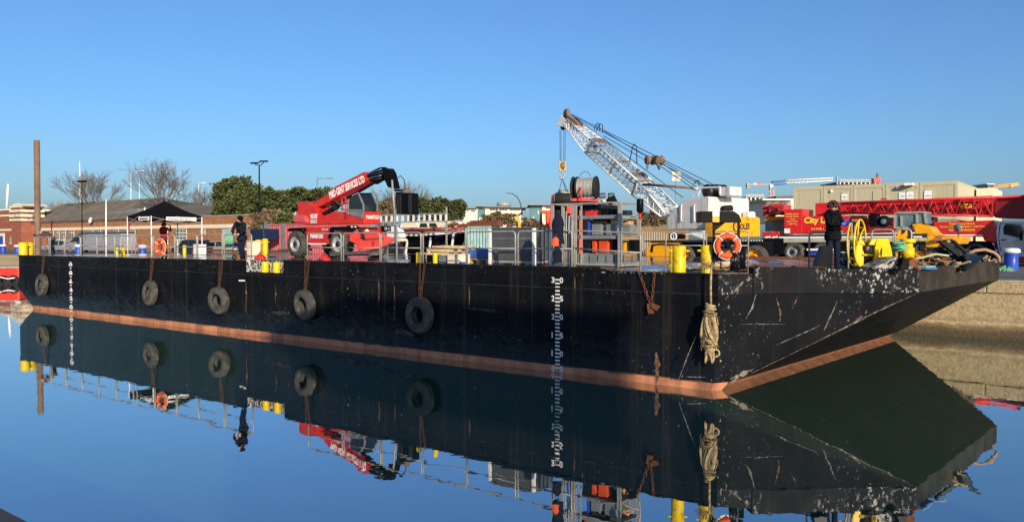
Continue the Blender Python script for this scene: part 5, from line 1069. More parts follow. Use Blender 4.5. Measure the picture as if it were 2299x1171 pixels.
# machinery left of the covers
PW(t8([(150, 400), (300, 378), (390, 380), (390, 470), (330, 500), (270, 490), (215, 500), (205, 515), (150, 505), (160, 440)]), VR + .6, VR + 2.2).o('winch_frame', 'crane_red', rc, bevel=.04)
for cx_, cy_, r_ in ((235, 455, .13), (330, 440, .13)): p = W(*t8([(cx_, cy_)])[0], VR + .5); MB().lathe(p, V((0, -1, 0)), [(.001, .15), (r_, .15), (r_, .1), (r_ * .8, .08), (r_ * .8, 0), (r_, -.02), (r_, -.4)], 18).o('winch_drum', 'dark_red', rc)
MB().tube([W(*q_, VR + .4) for q_ in t8([(160, 430), (230, 410), (330, 440), (390, 400)])], .05, 6).tube([W(*q_, VR + .4) for q_ in t8([(200, 480), (280, 460), (380, 470)])], .05, 6).o('pipework', 'dark_steel', rc)
PW(t8([(150, 690), (330, 680), (335, 735), (155, 738)]), VR + .1, VR + 2.4).o('counterweight_bed', 'crane_red', rc, bevel=.03)
PW(t8([(180, 515), (390, 515), (390, 550), (180, 560)]), VR + 1.2, VR + 2.4).o('yellow_frame', 'amber', rc); PW(t8([(185, 552), (390, 545), (390, 680), (185, 680)]), VR + 2.6, VR + 3.2).o('rear_panel', 'concrete', rc)
for x0, x1 in ((185, 240), (260, 320), (335, 1900)): PW(t8([(x0, 738), (x1, 730), (x1, 745), (x0, 753)]), VR - .02, VR + .05).o('deck_edge', 'letter_white', rc)
PW(t8([(330, 720), (1960, 700), (1960, 745), (330, 760)]), VR + .05, VR + 2.7).o('carrier_deck', 'dark_steel', rc); PW(t8([(385, 752), (870, 748), (870, 795), (385, 802)]), VR + .0, VR + 2.7).o('mudguard', 'concrete', rc)
PW(t8([(140, 756), (385, 752), (385, 932), (140, 938)]), VR - .05, VR + 2.6).o('rear_box', 'black', rc, bevel=.03)
PW(t8([(330, 800), (2100, 790), (2100, 960), (330, 960)]), VR + .6, VR + 2.2).o('chassis', 'black', rc)
MB().box(U(1712, VR), U(2225, VR), VR + .62, VR + 2.2, ZQ + .5, ZQ + 1.2).o('lower_chassis', 'black', rc)
for px_ in (1780, 1846, 2140, 2190): p = W(px_, 566, VR); wheel(rc, (p.x, VR + .1, ZQ + .7), .7, .5, 'grey_steel', tread=False)
p = W(1830, 566, VR); MB().box(U(1815, VR), U(1868, VR), VR + .02, VR + .6, W(1840, 573, VR).z, W(1840, 562, VR).z).o('tool_locker', 'blue', rc); MB().box(U(1812, VR), U(1870, VR), VR - .05, VR + .7, W(1840, 562, VR).z, W(1840, 558, VR).z).o('locker_lid', 'letter_white', rc)
# telescopic boom and folded jib
tb = PW([(1830, 456), (1905, 452), (2320, 440), (2320, 486), (1905, 480), (1830, 486)], VR + 1.2, VR + 2.2).o('main_boom', 'crane_red', rc, bevel=.04)
PW([(1940, 451), (2330, 437), (2330, 442), (1940, 455)], VR + 1.5, VR + 1.9).o('boom_rail', 'dark_red', tb)
PW([(2232, 452), (2340, 436), (2340, 492), (2232, 488)], VR + .2, VR + 2.4).o('boom_section', 'dark_red', tb, bevel=.04)
for px_, y_ in ((2085, 463), (2112, 475), (2155, 450), (1990, 468), (2030, 462)): p = W(px_, y_, VR + 1.19); MB().lathe(p, V((0, -1, 0)), [(.17, 0), (.17, .12), (.1, .14), (.001, .14)], 12).o('jib_fitting', 'dark_steel', tb)
pl = W(2156, 467, VR + 1.1); MB().box(pl.x, U(2180, VR + 1.1), VR + 1.1, VR + 1.19, pl.z, W(2156, 458, VR + 1.1).z).o('name_board', 'letter_yellow', tb); text('City Lifting', V((pl.x + .05, VR + 1.095, pl.z + .06)), (1, 0, 0), UP, .5, .12, 'letter_black', tb, bold=.01)
A0, A1 = W(1893, 467, VR + .3), W(2228, 463.5, VR + .3)
z0, z1 = (W(1893, 458, VR + .3).z - W(1893, 477, VR + .3).z) / 2, (W(2228, 442, VR + .3).z - W(2228, 486, VR + .3).z) / 2
jib = MB().obox(A0, V((.05, 0, 0)), V((0, .4, 0)), UP * z0).o('folding_jib', 'crane_red', rc)
lattice(A0, A1, V((0, .4, 0)), UP * z0, V((0, .4, 0)), UP * z1, 11, .06, .035, jib, 'crane_red', 'crane_red', each=(3,), lace='lattice_brace')
a, c = W(2228, 486, VR - .12), W(2206, 444, VR - .12); MB().bar(a, c, .1).bar(a, W(2229, 442, VR - .12), .09).bar(W(2206, 444, VR - .12), W(2200, 485, VR - .12), .08).o('end_frame', 'crane_red', jib)
MB().cyl(W(1893, 457, VR - .1), W(2299, 440, VR - .1), .07, n=8).o('top_chord', 'crane_red', jib)
for cx_ in (835, 1375, 1560, 1700): p = W(1980, 450, VR); 
PW(t8([(1440, 330), (1465, 312), (1500, 315), (1510, 332)]), VR + .3, VR + .7).o('jib_pulley', 'crane_red', jib)
# carrier body and driver cab at the right end
cb = PW([(2096, 498), (2232, 494), (2240, 520), (2236, 545), (2210, 540), (2206, 531), (2096, 531)], VR - .1, VR + 2.5).o('carrier_body', 'crane_red', rc, bevel=.04)
for s_, x0, x1, y_ in (('Mobile Crane Hire &', 2131, 2188, 504.5), ('Tower Crane Specialists 1-300 Ton', 2109, 2211, 511.5), ('Tel. 01708 805550', 2129, 2189, 518.5)):
    a, c = W(x0, y_, VR - .11), W(x1, y_, VR - .11); text(s_, a, (1, 0, 0), UP, c.x - a.x, .12, 'letter_yellow', cb, bold=.015)
PW([(2110, 526.5), (2205, 526.5), (2205, 529), (2110, 529)], VR - .12, VR - .1).o('white_stripe', 'letter_white', cb)
PW([(2150, 541), (2235, 541), (2240, 575), (2232, 600), (2150, 600)], VR + .1, VR + 2.4).o('wheel_arch', 'black', rc, bevel=.05)
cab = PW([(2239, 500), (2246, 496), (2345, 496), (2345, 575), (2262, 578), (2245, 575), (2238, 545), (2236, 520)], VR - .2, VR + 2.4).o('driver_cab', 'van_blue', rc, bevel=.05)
PW([(2253, 508), (2258, 503), (2290, 506), (2297, 520), (2296, 535), (2253, 526)], VR - .215, VR - .2).o('cab_window', 'glass', cab)
MB().tube([W(x_, y_, VR - .21) for x_, y_ in ((2246, 501), (2292, 504), (2300, 525), (2300, 562), (2246, 562), (2242, 530), (2246, 501))], .02, 5).o('door_seam', 'black', cab)
PW([(2247, 537), (2258, 537), (2258, 539), (2247, 539)], VR - .25, VR - .2).o('door_handle', 'black', cab); PW([(2290, 521), (2296, 522), (2295, 540), (2289, 539)], VR - .5, VR - .4).o('mirror', 'black', cab)
a, c = W(2251, 549, VR - .21), W(2267, 549, VR - .21); text('City', a, (1, 0, 0), UP, c.x - a.x, .16, 'letter_yellow', cab, bold=.03); a, c = W(2269, 549, VR - .21), W(2296, 549, VR - .21); text('Lifting', a, (1, 0, 0), UP, c.x - a.x, .16, 'letter_yellow', cab, bold=.03)
for i in range(4): x_ = 2227 + i * 3.4; y_ = 545 + i * 7; PW([(x_, y_), (x_ + 5, y_ + 2), (x_ + 7, y_ + 6), (x_ + 2, y_ + 4)], VR - .16, VR - .1).o('chevron', 'letter_white' if i % 2 == 0 else 'crane_red', cb)
MB().box(U(2262, VR), U(2345, VR), VR - .1, VR + 2.3, W(2290, 590, VR).z, W(2290, 572, VR).z).o('bumper', 'crane_red', rc, bevel=.03)
for px_ in (2290,): p = W(px_, 566, VR); wheel(rc, (p.x + .8, VR + .1, ZQ + .7), .7, .5, 'grey_steel', tread=False)
# upper crane cab seen behind the winch
b = PW([(1948, 482), (1968, 479), (1970, 508), (1952, 510)], VR - .6, VR + .4).o('black_tank', 'black', rc, bevel=.05); p = W(1984, 497, VR - .6); MB().lathe(p, V((0, -1, 0)), [(.38, -.2), (.38, 0), (.2, .04), (.2, .06), (.001, .08)], 20).o('hose_reel', 'gloss_black', rc); MB().lathe(p, V((0, -1, 0)), [(.17, .07), (.1, .1), (.001, .11)], 16).o('reel_hub', 'pale_glass', rc)
PW([(1905, 484), (1940, 484), (1944, 520), (1905, 522)], VR + .3, VR + 1.2).o('operator_cab', 'dark_red', rc, bevel=.04)
PW([(1905, 525), (2096, 520), (2096, 532), (1905, 534)], VR + .1, VR + 2.5).o('side_step', 'letter_white', rc)
PW([(1905, 490), (2096, 486), (2096, 522), (1905, 526)], VR + 1.0, VR + 2.4).o('turntable_frame', 'dark_red', rc, bevel=.03)

# ------------------------------------------------------------------ yellow wheel loader
VL = 37.0
wl_ = thing('wheel_loader', 'amber yellow wheel loader with grey cab behind the bow', 'loader', (U(2085, VL), VL + 1, ZQ))
tw = lambda p: TR(2000, 470, 7.808, p)
cb = PW(tw([(65, 340), (68, 90), (90, 50), (140, 45), (520, 38), (590, 52), (625, 250), (350, 240), (340, 320)]), VL + .3, VL + 1.6).o('cab', 'pale_glass', wl_, bevel=.03)
b = MB()
for a_, c_ in (((72, 335), (75, 90)), ((75, 90), (110, 52)), ((100, 62), (480, 58)), ((455, 70), (460, 240)), ((480, 45), (590, 55)), ((590, 55), (620, 250)), ((100, 320), (350, 320)), ((185, 110), (190, 320))):
    p, q = [W(x_, y_, VL + .27) for x_, y_ in tw([a_, c_])]; b.bar(p, q, .085)
b.o('cab_frame', 'galv', cb); PW(tw([(90, 40), (590, 32), (595, 60), (85, 75)]), VL + .2, VL + 1.7).o('cab_roof', 'galv', cb, bevel=.03)
PW(tw([(360, 260), (500, 245), (610, 280), (700, 300), (770, 400), (860, 460), (760, 480), (720, 530), (650, 520), (640, 430), (430, 430), (400, 330)]), VL + .1, VL + 1.4).o('boom_arm', 'amber', wl_, bevel=.03)
PW(tw([(100, 470), (270, 470), (270, 360), (220, 420), (160, 440), (150, 360), (120, 360)]), VL + .1, VL + 1.2).o('rear_guard', 'amber', wl_, bevel=.02)
PW(tw([(60, 460), (250, 460), (250, 530), (60, 530)]), VL + .1, VL + 1.8).o('rear_body', 'amber', wl_, bevel=.03)
PW(tw([(420, 570), (620, 560), (640, 480), (850, 530), (880, 580), (800, 660), (430, 690)]), VL + .05, VL + 1.7).o('front_body', 'amber', wl_, bevel=.03)
PW(tw([(830, 480), (1080, 470), (1230, 470), (1235, 500), (1190, 610), (1130, 600), (1070, 520), (880, 540)]), VL - .3, VL + 2.1).o('bucket', 'amber', wl_, bevel=.03)
PW(tw([(745, 490), (905, 490), (905, 545), (745, 545)]), VL - .32, VL - .3).o('light_cluster', pm('brown_light', (.35, .12, .05), .4), wl_)
for c_, r_ in (((500, 700), .62), ((1255, 650), .55)): p = W(*tw([c_])[0], VL); wheel(wl_, (p.x, VL - .1, ZQ + r_), r_, .45, 'amber')
for c_ in ((165, 720),): p = W(*tw([c_])[0], VL); wheel(wl_, (p.x, VL - .1, ZQ + .62), .62, .45, 'amber')
b = MB()
for i in range(9): p = W(*tw([(345 + i * 32, 590)])[0], VL + .04); b.box(p.x - .02, p.x + .02, VL + .0, VL + .05, p.z - .35, p.z + .1)
b.o('grille', 'black', wl_)
p = W(*tw([(1168, 322)])[0], VL - .1); q = W(*tw([(1185, 470)])[0], VL - .1); MB().lathe(p, V((-.3, -1, 0)), [(.16, -.02), (.16, .0), (.001, .01)], 16).o('mirror', 'pale_glass', wl_); MB().cyl(p, q, .02, n=6).o('mirror_stalk', 'black', wl_)
a = W(*tw([(105, 505)])[0], VL + .09); text('0074', a, (1, 0, 0), UP, .35, .12, 'letter_black', wl_) if 0 else None
# ------------------------------------------------------------------ quay bollards
def qb(px, D, ytop, r, label, side='blue'):
    p = G(px, D, ZQ); h = F(px, ytop, D).z - ZQ
    t = thing('quay_bollard', label, 'bollard', p, 'blue quay bollards')
    MB().lathe(p, UP, [(r * 1.1, 0), (r * 1.1, .04), (r, .06), (r, h * .78), (r * 1.02, h * .8)], 28).o('post', side, t)
    MB().lathe(p, UP, [(r * .98, h * .76), (r * 1.24, h * .79), (r * 1.28, h * .86), (r * 1.2, h * .93), (r * .9, h * .98), (.001, h)], 28).o('cap', 'white', t)
qb(2271, 39, 556, .31, 'large blue quay bollard with white cap at the right edge')
for px_, D_, y_, l_ in ((7, 91, 548, 'small blue quay bollard furthest left beside the red boat'), (39, 86, 549, 'small blue quay bollard left of the yellow stern bollards'), (176, 73, 548, 'small blue quay bollard below the silver van'), (320, 63, 549, 'small blue quay bollard between gazebo legs')): qb(px_, D_, y_, .27, l_)
heap('green_rope_end', 'small tangle of green rope at the foot of the right bollard', 'rope', G(2256, 38.2, ZQ), .3, .16, .15, 14, (('green_rope', 'strands'), ('green_rope', 'rope_ends')), 31)

# ------------------------------------------------------------------ mooring pile, boats, containers, vehicles on the quay
D_ = 78
t = thing('mooring_pile', 'tall rusty brown steel tube pile standing at the stern', 'pile', G(84.5, D_, -.5))
a, c = G(84.5, D_, -.5), F(82.5, 315, D_); MB().lathe(a, c - a, [(.27, 0), (.27, (c - a).length), (.24, (c - a).length), (.24, (c - a).length - .3)], 22).o('tube', pm('pile_steel', (.17, .1, .065), .75, var=.3, scale=.8, dirt=(.25, .19, .1), dirt_amt=.45, dscale=.35), t)
MB().torus(a.lerp(c, .52), UP, .272, .008, 20, 4).torus(a.lerp(c, .8), UP, .272, .008, 20, 4).o('weld_ring', 'brown_steel', t)
def boat_red():
    t = thing('red_pontoon', 'bright red hulled workboat moored beyond the stern at the left edge', 'boat', G(-40, 66, 0))
    n = MB(); pr = [(-150, 604), (42, 601), (42, 627), (-150, 629)]
    MB().prism([F(x, y, 66) for x, y in pr], FH * 5).o('hull', pm('bright_red_hull', (.7, .035, .02), .4), t, bevel=.1); MB().prism([F(x, y, 66.2) for x, y in ((-150, 628), (40, 627), (40, 646), (-150, 648))], FH * 4.6).o('lower_hull', 'dark_steel', t)
    MB().prism([F(x, y, 65.9) for x, y in ((-150, 601), (43, 598.5), (43, 601), (-150, 604))], FH * 5.2).o('deck_edge', 'concrete', t)
    for x_ in (8, 30): MB().torus(F(x_, 630, 65.7), -FH, .35, .14, 18, 8).o('fender', 'dark_rubber', t)
    MB().tube([F(-20, 616, 65.6), F(2, 622, 65.6), F(18, 625.5, 65.6), F(34, 623, 65.6)], .05, 6).o('mooring_line', 'white', t)
boat_red()
def cruiser():
    v = 37.5; t = thing('motor_boat', 'white and maroon cabin boat laid up on the quay', 'boat', (U(955, v), v + 1.3, ZQ))
    # hull: stations along u from stern (left) to bow (right)
    x0, x1 = U(893, v), U(1043, v + 1.3); L = x1 - x0; zk = ZQ + .55; zs = W(960, 514, v).z
    st_ = []
    for i in range(15):
        k_ = i / 14; w = 1.3 * (1 - max(0, (k_ - .45) / .55) ** 2.2) + .02; sh = zs + .42 * max(0, k_ - .35) ** 1.6 + .02; kl = zk + (.9 * max(0, (k_ - .75) / .25) ** 2)
        st_.append([(x0 + L * k_, v + 1.3 + s_ * w * f_, z) for s_, f_, z in ((-1, 1, sh), (-1, .98, sh - .34), (-1, .96, sh - .46), (-1, .8, kl + (sh - kl) * .35), (-1, .25, kl + .05), (0, 0, kl), (1, .25, kl + .05), (1, .8, kl + (sh - kl) * .35), (1, .96, sh - .46), (1, .98, sh - .34), (1, 1, sh))])
    def strip(j0, j1, nm, mt):
        b = MB()
        for i in range(14):
            for j in list(range(j0, j1)) + [9 - q_ for q_ in range(j0, j1)]: b.add([st_[i][j], st_[i + 1][j], st_[i + 1][j + 1], st_[i][j + 1]], [(0, 1, 2, 3)], True)
        return b.o(nm, mt, t)
    strip(0, 1, 'topside', 'maroon'); strip(1, 2, 'white_band', 'white'); strip(2, 5, 'bottom', 'black')
    b = MB(); b.add([p for p in st_[0]], [tuple(range(11))]); b.o('transom', 'white', t)
    b = MB()
    for i in range(14): b.add([st_[i][0], st_[i + 1][0], st_[i + 1][10], st_[i][10]], [(0, 1, 2, 3)])
    b.o('deck', 'cream', t)
    PW([(897, 512), (900, 498), (935, 498), (940, 511)], v + .3, v + 2.2).o('cockpit', 'cream', t, bevel=.05)
    PW([(934, 512), (940, 499), (948, 495), (1022, 496), (1028, 503), (1000, 510), (985, 513)], v + .35, v + 2.2).o('cabin', 'cream', t, bevel=.06)
    for q in ([(941, 510), (944, 501), (957, 501), (960, 510)], [(964, 510), (964, 501), (978, 501), (982, 510)]): PW(q, v + .33, v + .36).o('window', 'glass', t)
    MB().tube([W(x_, y_, v + .02) for x_, y_ in ((978, 514), (1005, 513), (1030, 507))], .03, 5).o('white_line', 'white', t)
    for px_ in (908, 960, 1010):
        p = W(px_, 540, v - .1); MB().bar((p.x, v - .1, ZQ), (p.x, v + .25, zs - .3), .1).bar((p.x, v + 2.7, ZQ), (p.x, v + 2.3, zs - .3), .1).o('boat_stand', 'white', t)
    MB().bar((x0 + .5, v + 1.3, zk - .1), (x1 - 2, v + 1.3, zk - .1), .3, .25).bar((x0 + .8, v + 1.3, ZQ + .22), (x1 - 2.2, v + 1.3, ZQ + .22), .3, .44).o('keel_block', 'timber', t)
cruiser()
t = thing('white_dinghy', 'white boat stern section beside the red telehandler outrigger', 'boat', (U(880, 36), 36.3, ZQ)); PW([(856, 508), (890, 505), (900, 530), (898, 534), (868, 534)], 36, 36.5).o('topside', 'white', t, bevel=.05); PW([(866, 536), (900, 535), (904, 541), (872, 548)], 35.95, 36.5).o('lower_hull', 'cream', t, bevel=.05); MB().box(U(872, 36), U(895, 36), 36, 36.4, ZQ, W(880, 548, 36).z).o('cradle', 'dark_steel', t)
t = thing('ladder', 'long aluminium ladder lying level above the laid up boat', 'ladder', (U(920, 35.6), 35.8, ZQ))
v = 35.6; za, zb_ = W(865, 499, v).z, W(865, 483, v).z
for y_, z_ in ((v, za), (v, zb_)): a, c = W(852, 500, v), W(1004, 499, v); MB().box(a.x, c.x, v, v + .06, z_ - .04, z_ + .04).o('rail', 'galv', t)
for i in range(13): px_ = 854 + i * 12.2; MB().bar((U(px_, v), v + .03, za), (U(px_ + .5, v), v + .03, zb_), .14, .05, up=V((0, 1, 0))).o('rung', 'white', t)
for px_ in (888, 1000): MB().bar((U(px_, v), v + .1, ZQ), (U(px_, v), v + .1, zb_ + .4), .08).o('support', 'galv', t)
def container(label, mat, px0, v, L, ytop, dep=2.44, doors=False, h=None):
    x0 = U(px0, v); z1 = W(px0, ytop, v).z; t = thing('shipping_container', label, 'container', (x0 + L / 2, v + dep / 2, ZQ))
    z0 = ZQ + .06
    MB().box(x0 + .06, x0 + L - .06, v + .05, v + dep - .05, z0 + .1, z1 - .02).o('shell', mat, t)
    b = MB(); n = int(L / .26)
    for i in range(n):
        a = x0 + .12 + (L - .24) * i / n; w = (L - .24) / n
        b.prism([(a, v + .052, z0 + .15), (a + w * .25, v + .008, z0 + .15), (a + w * .6, v + .008, z0 + .15), (a + w * .85, v + .052, z0 + .15)], (0, 0, z1 - z0 - .3))
    b.o('corrugation', mat, t, kind='stuff')
    for x_ in (x0, x0 + L - .12):
        for y_ in (v, v + dep - .12): MB().box(x_, x_ + .12, y_, y_ + .12, z0 - .06, z1).o('corner_post', mat, t)
    MB().box(x0 + .12, x0 + L - .12, v, v + .1, z1 - .12, z1).box(x0 + .12, x0 + L - .12, v, v + .1, z0, z0 + .14).o('rail', mat, t)
    MB().box(x0 + L - .02, x0 + L + .02, v + .15, v + dep - .15, z0 + .2, z1 - .15).o('end_panel', mat, t)
    return t, x0, z0, z1
container('pale teal corrugated shipping container under rusty scrap on the quay', 'teal', 1044, 36.5, 1.9, 508)
ct_, x0, z0, z1 = container('faded pink red steel container behind the telehandler', 'faded_red', 594, 36.6, 9, 503)
for a_, c_ in ((594, 605), (632, 640)): MB().box(U(a_, 36.59), U(c_, 36.59), 36.56, 36.595, z0 + .05, z1 + .02).o('grey_strip', 'grey_steel', ct_)
heap('rusty_scrap', 'rusty steel sections stacked on top of the teal container', 'scrap', V((U(1075, 37.5), 37.6, W(1070, 508, 36.5).z)), 2.2, 1.0, .5, 30, (('rust', 'plates'), ('rust', 'bars')), 41)
for i in range(4): MB().box(U(1052 + i * 3, 36.7 + i * .4), U(1118 + i * 2, 36.7 + i * .4), 36.7 + i * .4, 36.95 + i * .4, W(1070, 508, 36.5).z + .02, W(1070, 498 - (i % 2) * 4, 36.5).z).o('rusty_beam', 'rust', label=('front', 'second', 'third', 'rearmost')[i] + ' rusty channel beam lying on the teal container', cat='beam', group='rusty beams on the container')
# blue skip bin behind the leaning person
PW([(560, 515), (590, 513), (592, 538), (562, 540)], 34.6, 36).o('navy_tank', 'navy_plastic', label='navy blue plastic tank behind the leaning person', cat='tank', bevel=.08)
t = thing('green_board', 'grey green board with green bottles left of the leaning person', 'board', G(508, 56, ZQ)); PF([(499, 514), (522, 514), (522, 575), (499, 575)], 56, .3).o('board', pm('grey_green_panel', (.2, .27, .26), .6), t)
for i in range(3): MB().cyl(F(508 + i * 6, 548, 55.6), F(508 + i * 6, 527, 55.6), .13, n=12).o('bottle', 'green_rope', t)

def car(label, px0, px1, v, H, Wd, mat, van=False, flip=False, z=ZQ):
    x0, x1 = U(px0, v), U(px1, v); L = x1 - x0; t = thing('parked_van' if van else 'parked_car', label, 'van' if van else 'car', (x0, v + Wd / 2, z), 'vehicles parked by the brick building')
    def pt(k, h): return (x0 + L * ((1 - k) if flip else k), z + H * h)
    # outline from the nose at k=0
    low = [(0, .2), (0, .38), (.03, .48), (.2, .56), (.98, .56), (1, .5), (1, .2), (.86, .14), (.1, .14)] if not van else [(0, .16), (0, .32), (.02, .4), (.13, .5), (.99, .5), (1, .45), (1, .14), (.1, .12)]
    up = [(.2, .55), (.38, .97), (.5, 1), (.78, .98), (.96, .56)] if not van else [(.12, .49), (.26, .86), (.33, .97), (.5, 1), (.96, .98), (.995, .9), (.995, .49)]
    MB().prism([(pt(k, h)[0], v, pt(k, h)[1]) for k, h in low], (0, Wd, 0)).o('body', mat, t, bevel=.06)
    def gh(inset, pts, nm, mt, bev=0, par=t):
        b = MB(); n = len(pts); A = [V((pt(k, h)[0], v + inset + .22 * max(0, h - .55), pt(k, h)[1])) for k, h in pts]; B = [V((p.x, 2 * v + Wd - p.y, p.z)) for p in A]
        b.add(A + B, [tuple(range(n)), tuple(range(2 * n - 1, n - 1, -1))] + [(i, (i + 1) % n, (i + 1) % n + n, i + n) for i in range(n)]); return b.o(nm, mt, par, bevel=bev)
    if van:
        gh(.05, up, 'upper_body', mat, .05); gh(.04, [(.25, .86), (.325, .98), (.5, 1.012), (.965, .99), (.99, .9), (.5, .9)], 'roof', 'car_blue', .03)
        gh(.02, [(.15, .52), (.265, .84), (.36, .84), (.36, .55)], 'cab_window', 'gloss_black'); gh(.15, [(.1, .5), (.235, .86), (.262, .86), (.14, .5)], 'windscreen', 'gloss_black')
        gh(.03, [(.42, .2), (.425, .2), (.425, .9), (.42, .9)], 'door_seam', 'black'); gh(.03, [(.72, .2), (.724, .2), (.724, .9), (.72, .9)], 'door_seam', 'black')
    else:
        gh(.06, up, 'windows', 'gloss_black'); gh(.05, [(.36, .93), (.38, .975), (.5, 1.01), (.78, .99), (.82, .92), (.5, .95)], 'roof', mat, .02)
        for k in (.56, .8): gh(.052, [(k, .55), (k + .035, .55), (k + .03, .94), (k, .94)], 'pillar', mat)
    for k in ((.17, .8) if not van else (.16, .78)):
        R = .33; cx_ = pt(k, 0)[0]; wheel(t, (cx_, v - .02, z + R), R, .22, 'silver', 18, tread=False); wheel(t, (cx_, v + Wd + .02, z + R), R, -.22, 'silver', 18, tread=False)
    for k, mt, nm in ((.0, 'lamp', 'headlight'), (1.0, 'signal', 'tail_light')):
        X_, Z_ = pt(k, .42 if not van else .36); s_ = -1 if (k == 0) != flip else 1
        for y_ in (v + .1, v + Wd - .4): MB().box(X_ - .14, X_ + .03 if s_ > 0 else X_ + .14, y_, y_ + .3, Z_ - .08, Z_ + .08).o(nm, mt, t, bevel=.02)
    X_ = pt(0, 0)[0]; MB().box(X_ - .02, X_ + .02, v + Wd / 2 - .26, v + Wd / 2 + .26, z + H * .22, z + H * .22 + .11).o('number_plate', 'letter_white', t)
    return t
car('long grey panel van with dark blue roof parked by the brick building', 138, 270, 44.5, 2.45, 2.0, 'silver', van=True)
car('grey car with its nose beside the tall pile', 92, 158, 47.5, 1.5, 1.8, 'silver'); car('dark blue estate car right of the gazebo leg', 383, 448, 44, 1.55, 1.85, 'car_blue'); car('low grey hatchback car between gazebo and leaning person', 452, 522, 45.5, 1.4, 1.8, 'silver', flip=True)

# ------------------------------------------------------------------ buildings
VB = 56.
bl = thing('brick_building', 'long low brown brick building with hipped tile roof and white windows', 'building', (U(250, VB), VB + 5, ZQ))
xl, xr = U(28, VB), U(455, VB); zw = W(300, 491, VB).z
MB().box(xl, xr, VB, VB + 12, ZQ, zw).o('wall', 'brick', bl)
MB().box(xl - .2, xr + .2, VB - .06, VB + .02, zw - .18, zw).o('eaves_board', 'cream', bl)
zr = W(300, 449, VB + 6).z; o4 = [V((xl - .5, VB - .5, zw)), V((xr + .5, VB - .5, zw)), V((xr + .5, VB + 12.5, zw)), V((xl - .5, VB + 12.5, zw))]; r1, r2 = V((U(137, VB + 6), VB + 6, zr)), V((U(368, VB + 6), VB + 6, zr))
rf = MB().quad(o4[0], o4[1], r2, r1).quad(o4[2], o4[3], r1, r2).quad(o4[1], o4[2], r2).quad(o4[3], o4[0], r1).o('roof', 'roof', bl)
MB().bar(r1, r2, .3, .18).bar(o4[0], r1, .3, .14).bar(o4[1], r2, .3, .14).o('ridge_tiles', 'roof', rf)
for px_, y_ in ((200, 495), (325, 480)): p = W(px_, y_, VB + 1.6); MB().cyl((p.x, p.y, zw), (p.x, p.y, p.z + .9), .12, n=8).o('vent_pipe', 'cream', rf)
a, c = U(208, VB), U(286, VB); MB().prism([(a, VB + 1.5, zw + .6), (c, VB + 1.5, zw + .6), (c, VB + 1.5, zw + 1.5), (a, VB + 1.5, zw + 1.0)], (0, 2.5, 0)).o('dormer', 'grey_steel', rf)
MB().box(xl, xr, VB - .12, VB, W(250, 512, VB).z - .2, W(250, 512, VB).z + .22).o('cream_band', 'cream', bl)
def window(px, w, y0, y1, v, parent, n=2, m=4):
    p0, p1 = W(px - w / 2, y1, v), W(px + w / 2, y0, v); x0, x1, z0, z1 = p0.x, p1.x, p0.z, p1.z
    f = MB().box(x0, x1, v - .06, v - .003, z0, z1).o('window', 'cream', parent); dx, dz_ = (x1 - x0) / n, (z1 - z0) / m
    for i in range(n):
        for j in range(m): MB().box(x0 + dx * i + .06, x0 + dx * (i + 1) - .06, v - .075, v - .062, z0 + dz_ * j + .06, z0 + dz_ * (j + 1) - .06).o('pane', 'pale_glass', f)
    MB().box(x0 - .1, x1 + .1, v - .18, v - .01, z0 - .16, z0 - .02).o('sill', 'cream', f)
for px_, w_ in ((40, 8), (57, 8), (75, 8), (117, 7), (130, 7), (143, 9), (162, 9), (205, 9), (222, 9), (262, 9), (287, 11), (300, 8), (372, 10), (408, 23)): window(px_, w_, 514, 546, VB, bl, 3 if w_ > 9 else 2, 4)
for px_ in (118, 292): p = W(px_, 500, VB); MB().cyl((p.x, VB - .15, ZQ), (p.x, VB - .15, zw + .1), .12, n=8).o('downpipe', 'dark_red', bl)
xa = U(560, VB); za = W(500, 485, VB).z
MB().box(xr + .02, xa, VB - .02, VB + 10, ZQ, za).o('annex_wall', 'brick', bl); MB().box(xr + .02, xa + .1, VB - .1, VB + 10, za, za + .12).o('annex_coping', 'concrete', bl); MB().box(xr + .02, xa, VB - .14, VB - .02, W(500, 508, VB).z - .2, W(500, 508, VB).z + .25).o('annex_band', 'cream', bl)
window(456, 10, 514, 526, VB - .02, bl, 2, 2); window(520, 6, 509, 513, VB - .14, bl, 1, 1)
p = W(203, 494, VB - .5); MB().lathe(p, V((.1, -1, .25)), [(.45, .0), (.35, -.09), (.001, -.14)], 18).bar(p, p + V((0, .5, -.2)), .06).o('satellite_dish', 'white', bl)
rb = thing('red_brick_lodge', 'red brick building with pale bands and turret at the far left', 'building', (U(10, 54), 58, ZQ)); v = 54
MB().box(U(-70, v), U(27, v), v, v + 8, ZQ, W(10, 473, v).z).o('wall', 'red_brick', rb); MB().box(U(-70, v), U(28, v), v - .2, v + 8.2, W(10, 473, v).z, W(10, 469, v).z).box(U(-70, v), U(28, v), v - .12, v, W(10, 486, v).z, W(10, 482, v).z).box(U(-70, v), U(28, v), v - .12, v, W(10, 518, v).z, W(10, 514, v).z).o('stone_band', 'cream', rb)
tu = MB().box(U(29, v), U(51, v), v - .2, v + 3, ZQ, W(40, 464, v).z).o('turret', 'red_brick', rb)
for y0, y1 in ((496, 491), (487, 481), (476, 471), (466, 462)): MB().box(U(27.5, v), U(53, v), v - .4, v + 3.2, W(40, y0, v).z, W(40, y1, v).z).o('turret_band', 'cream', tu)
MB().prism([W(26, 462, v - .4), W(54, 462, v - .4), W(50, 458, v - .4), W(40, 455.5, v - .4), W(30, 458, v - .4)], (0, 3.6, 0)).o('pediment', 'cream', tu)
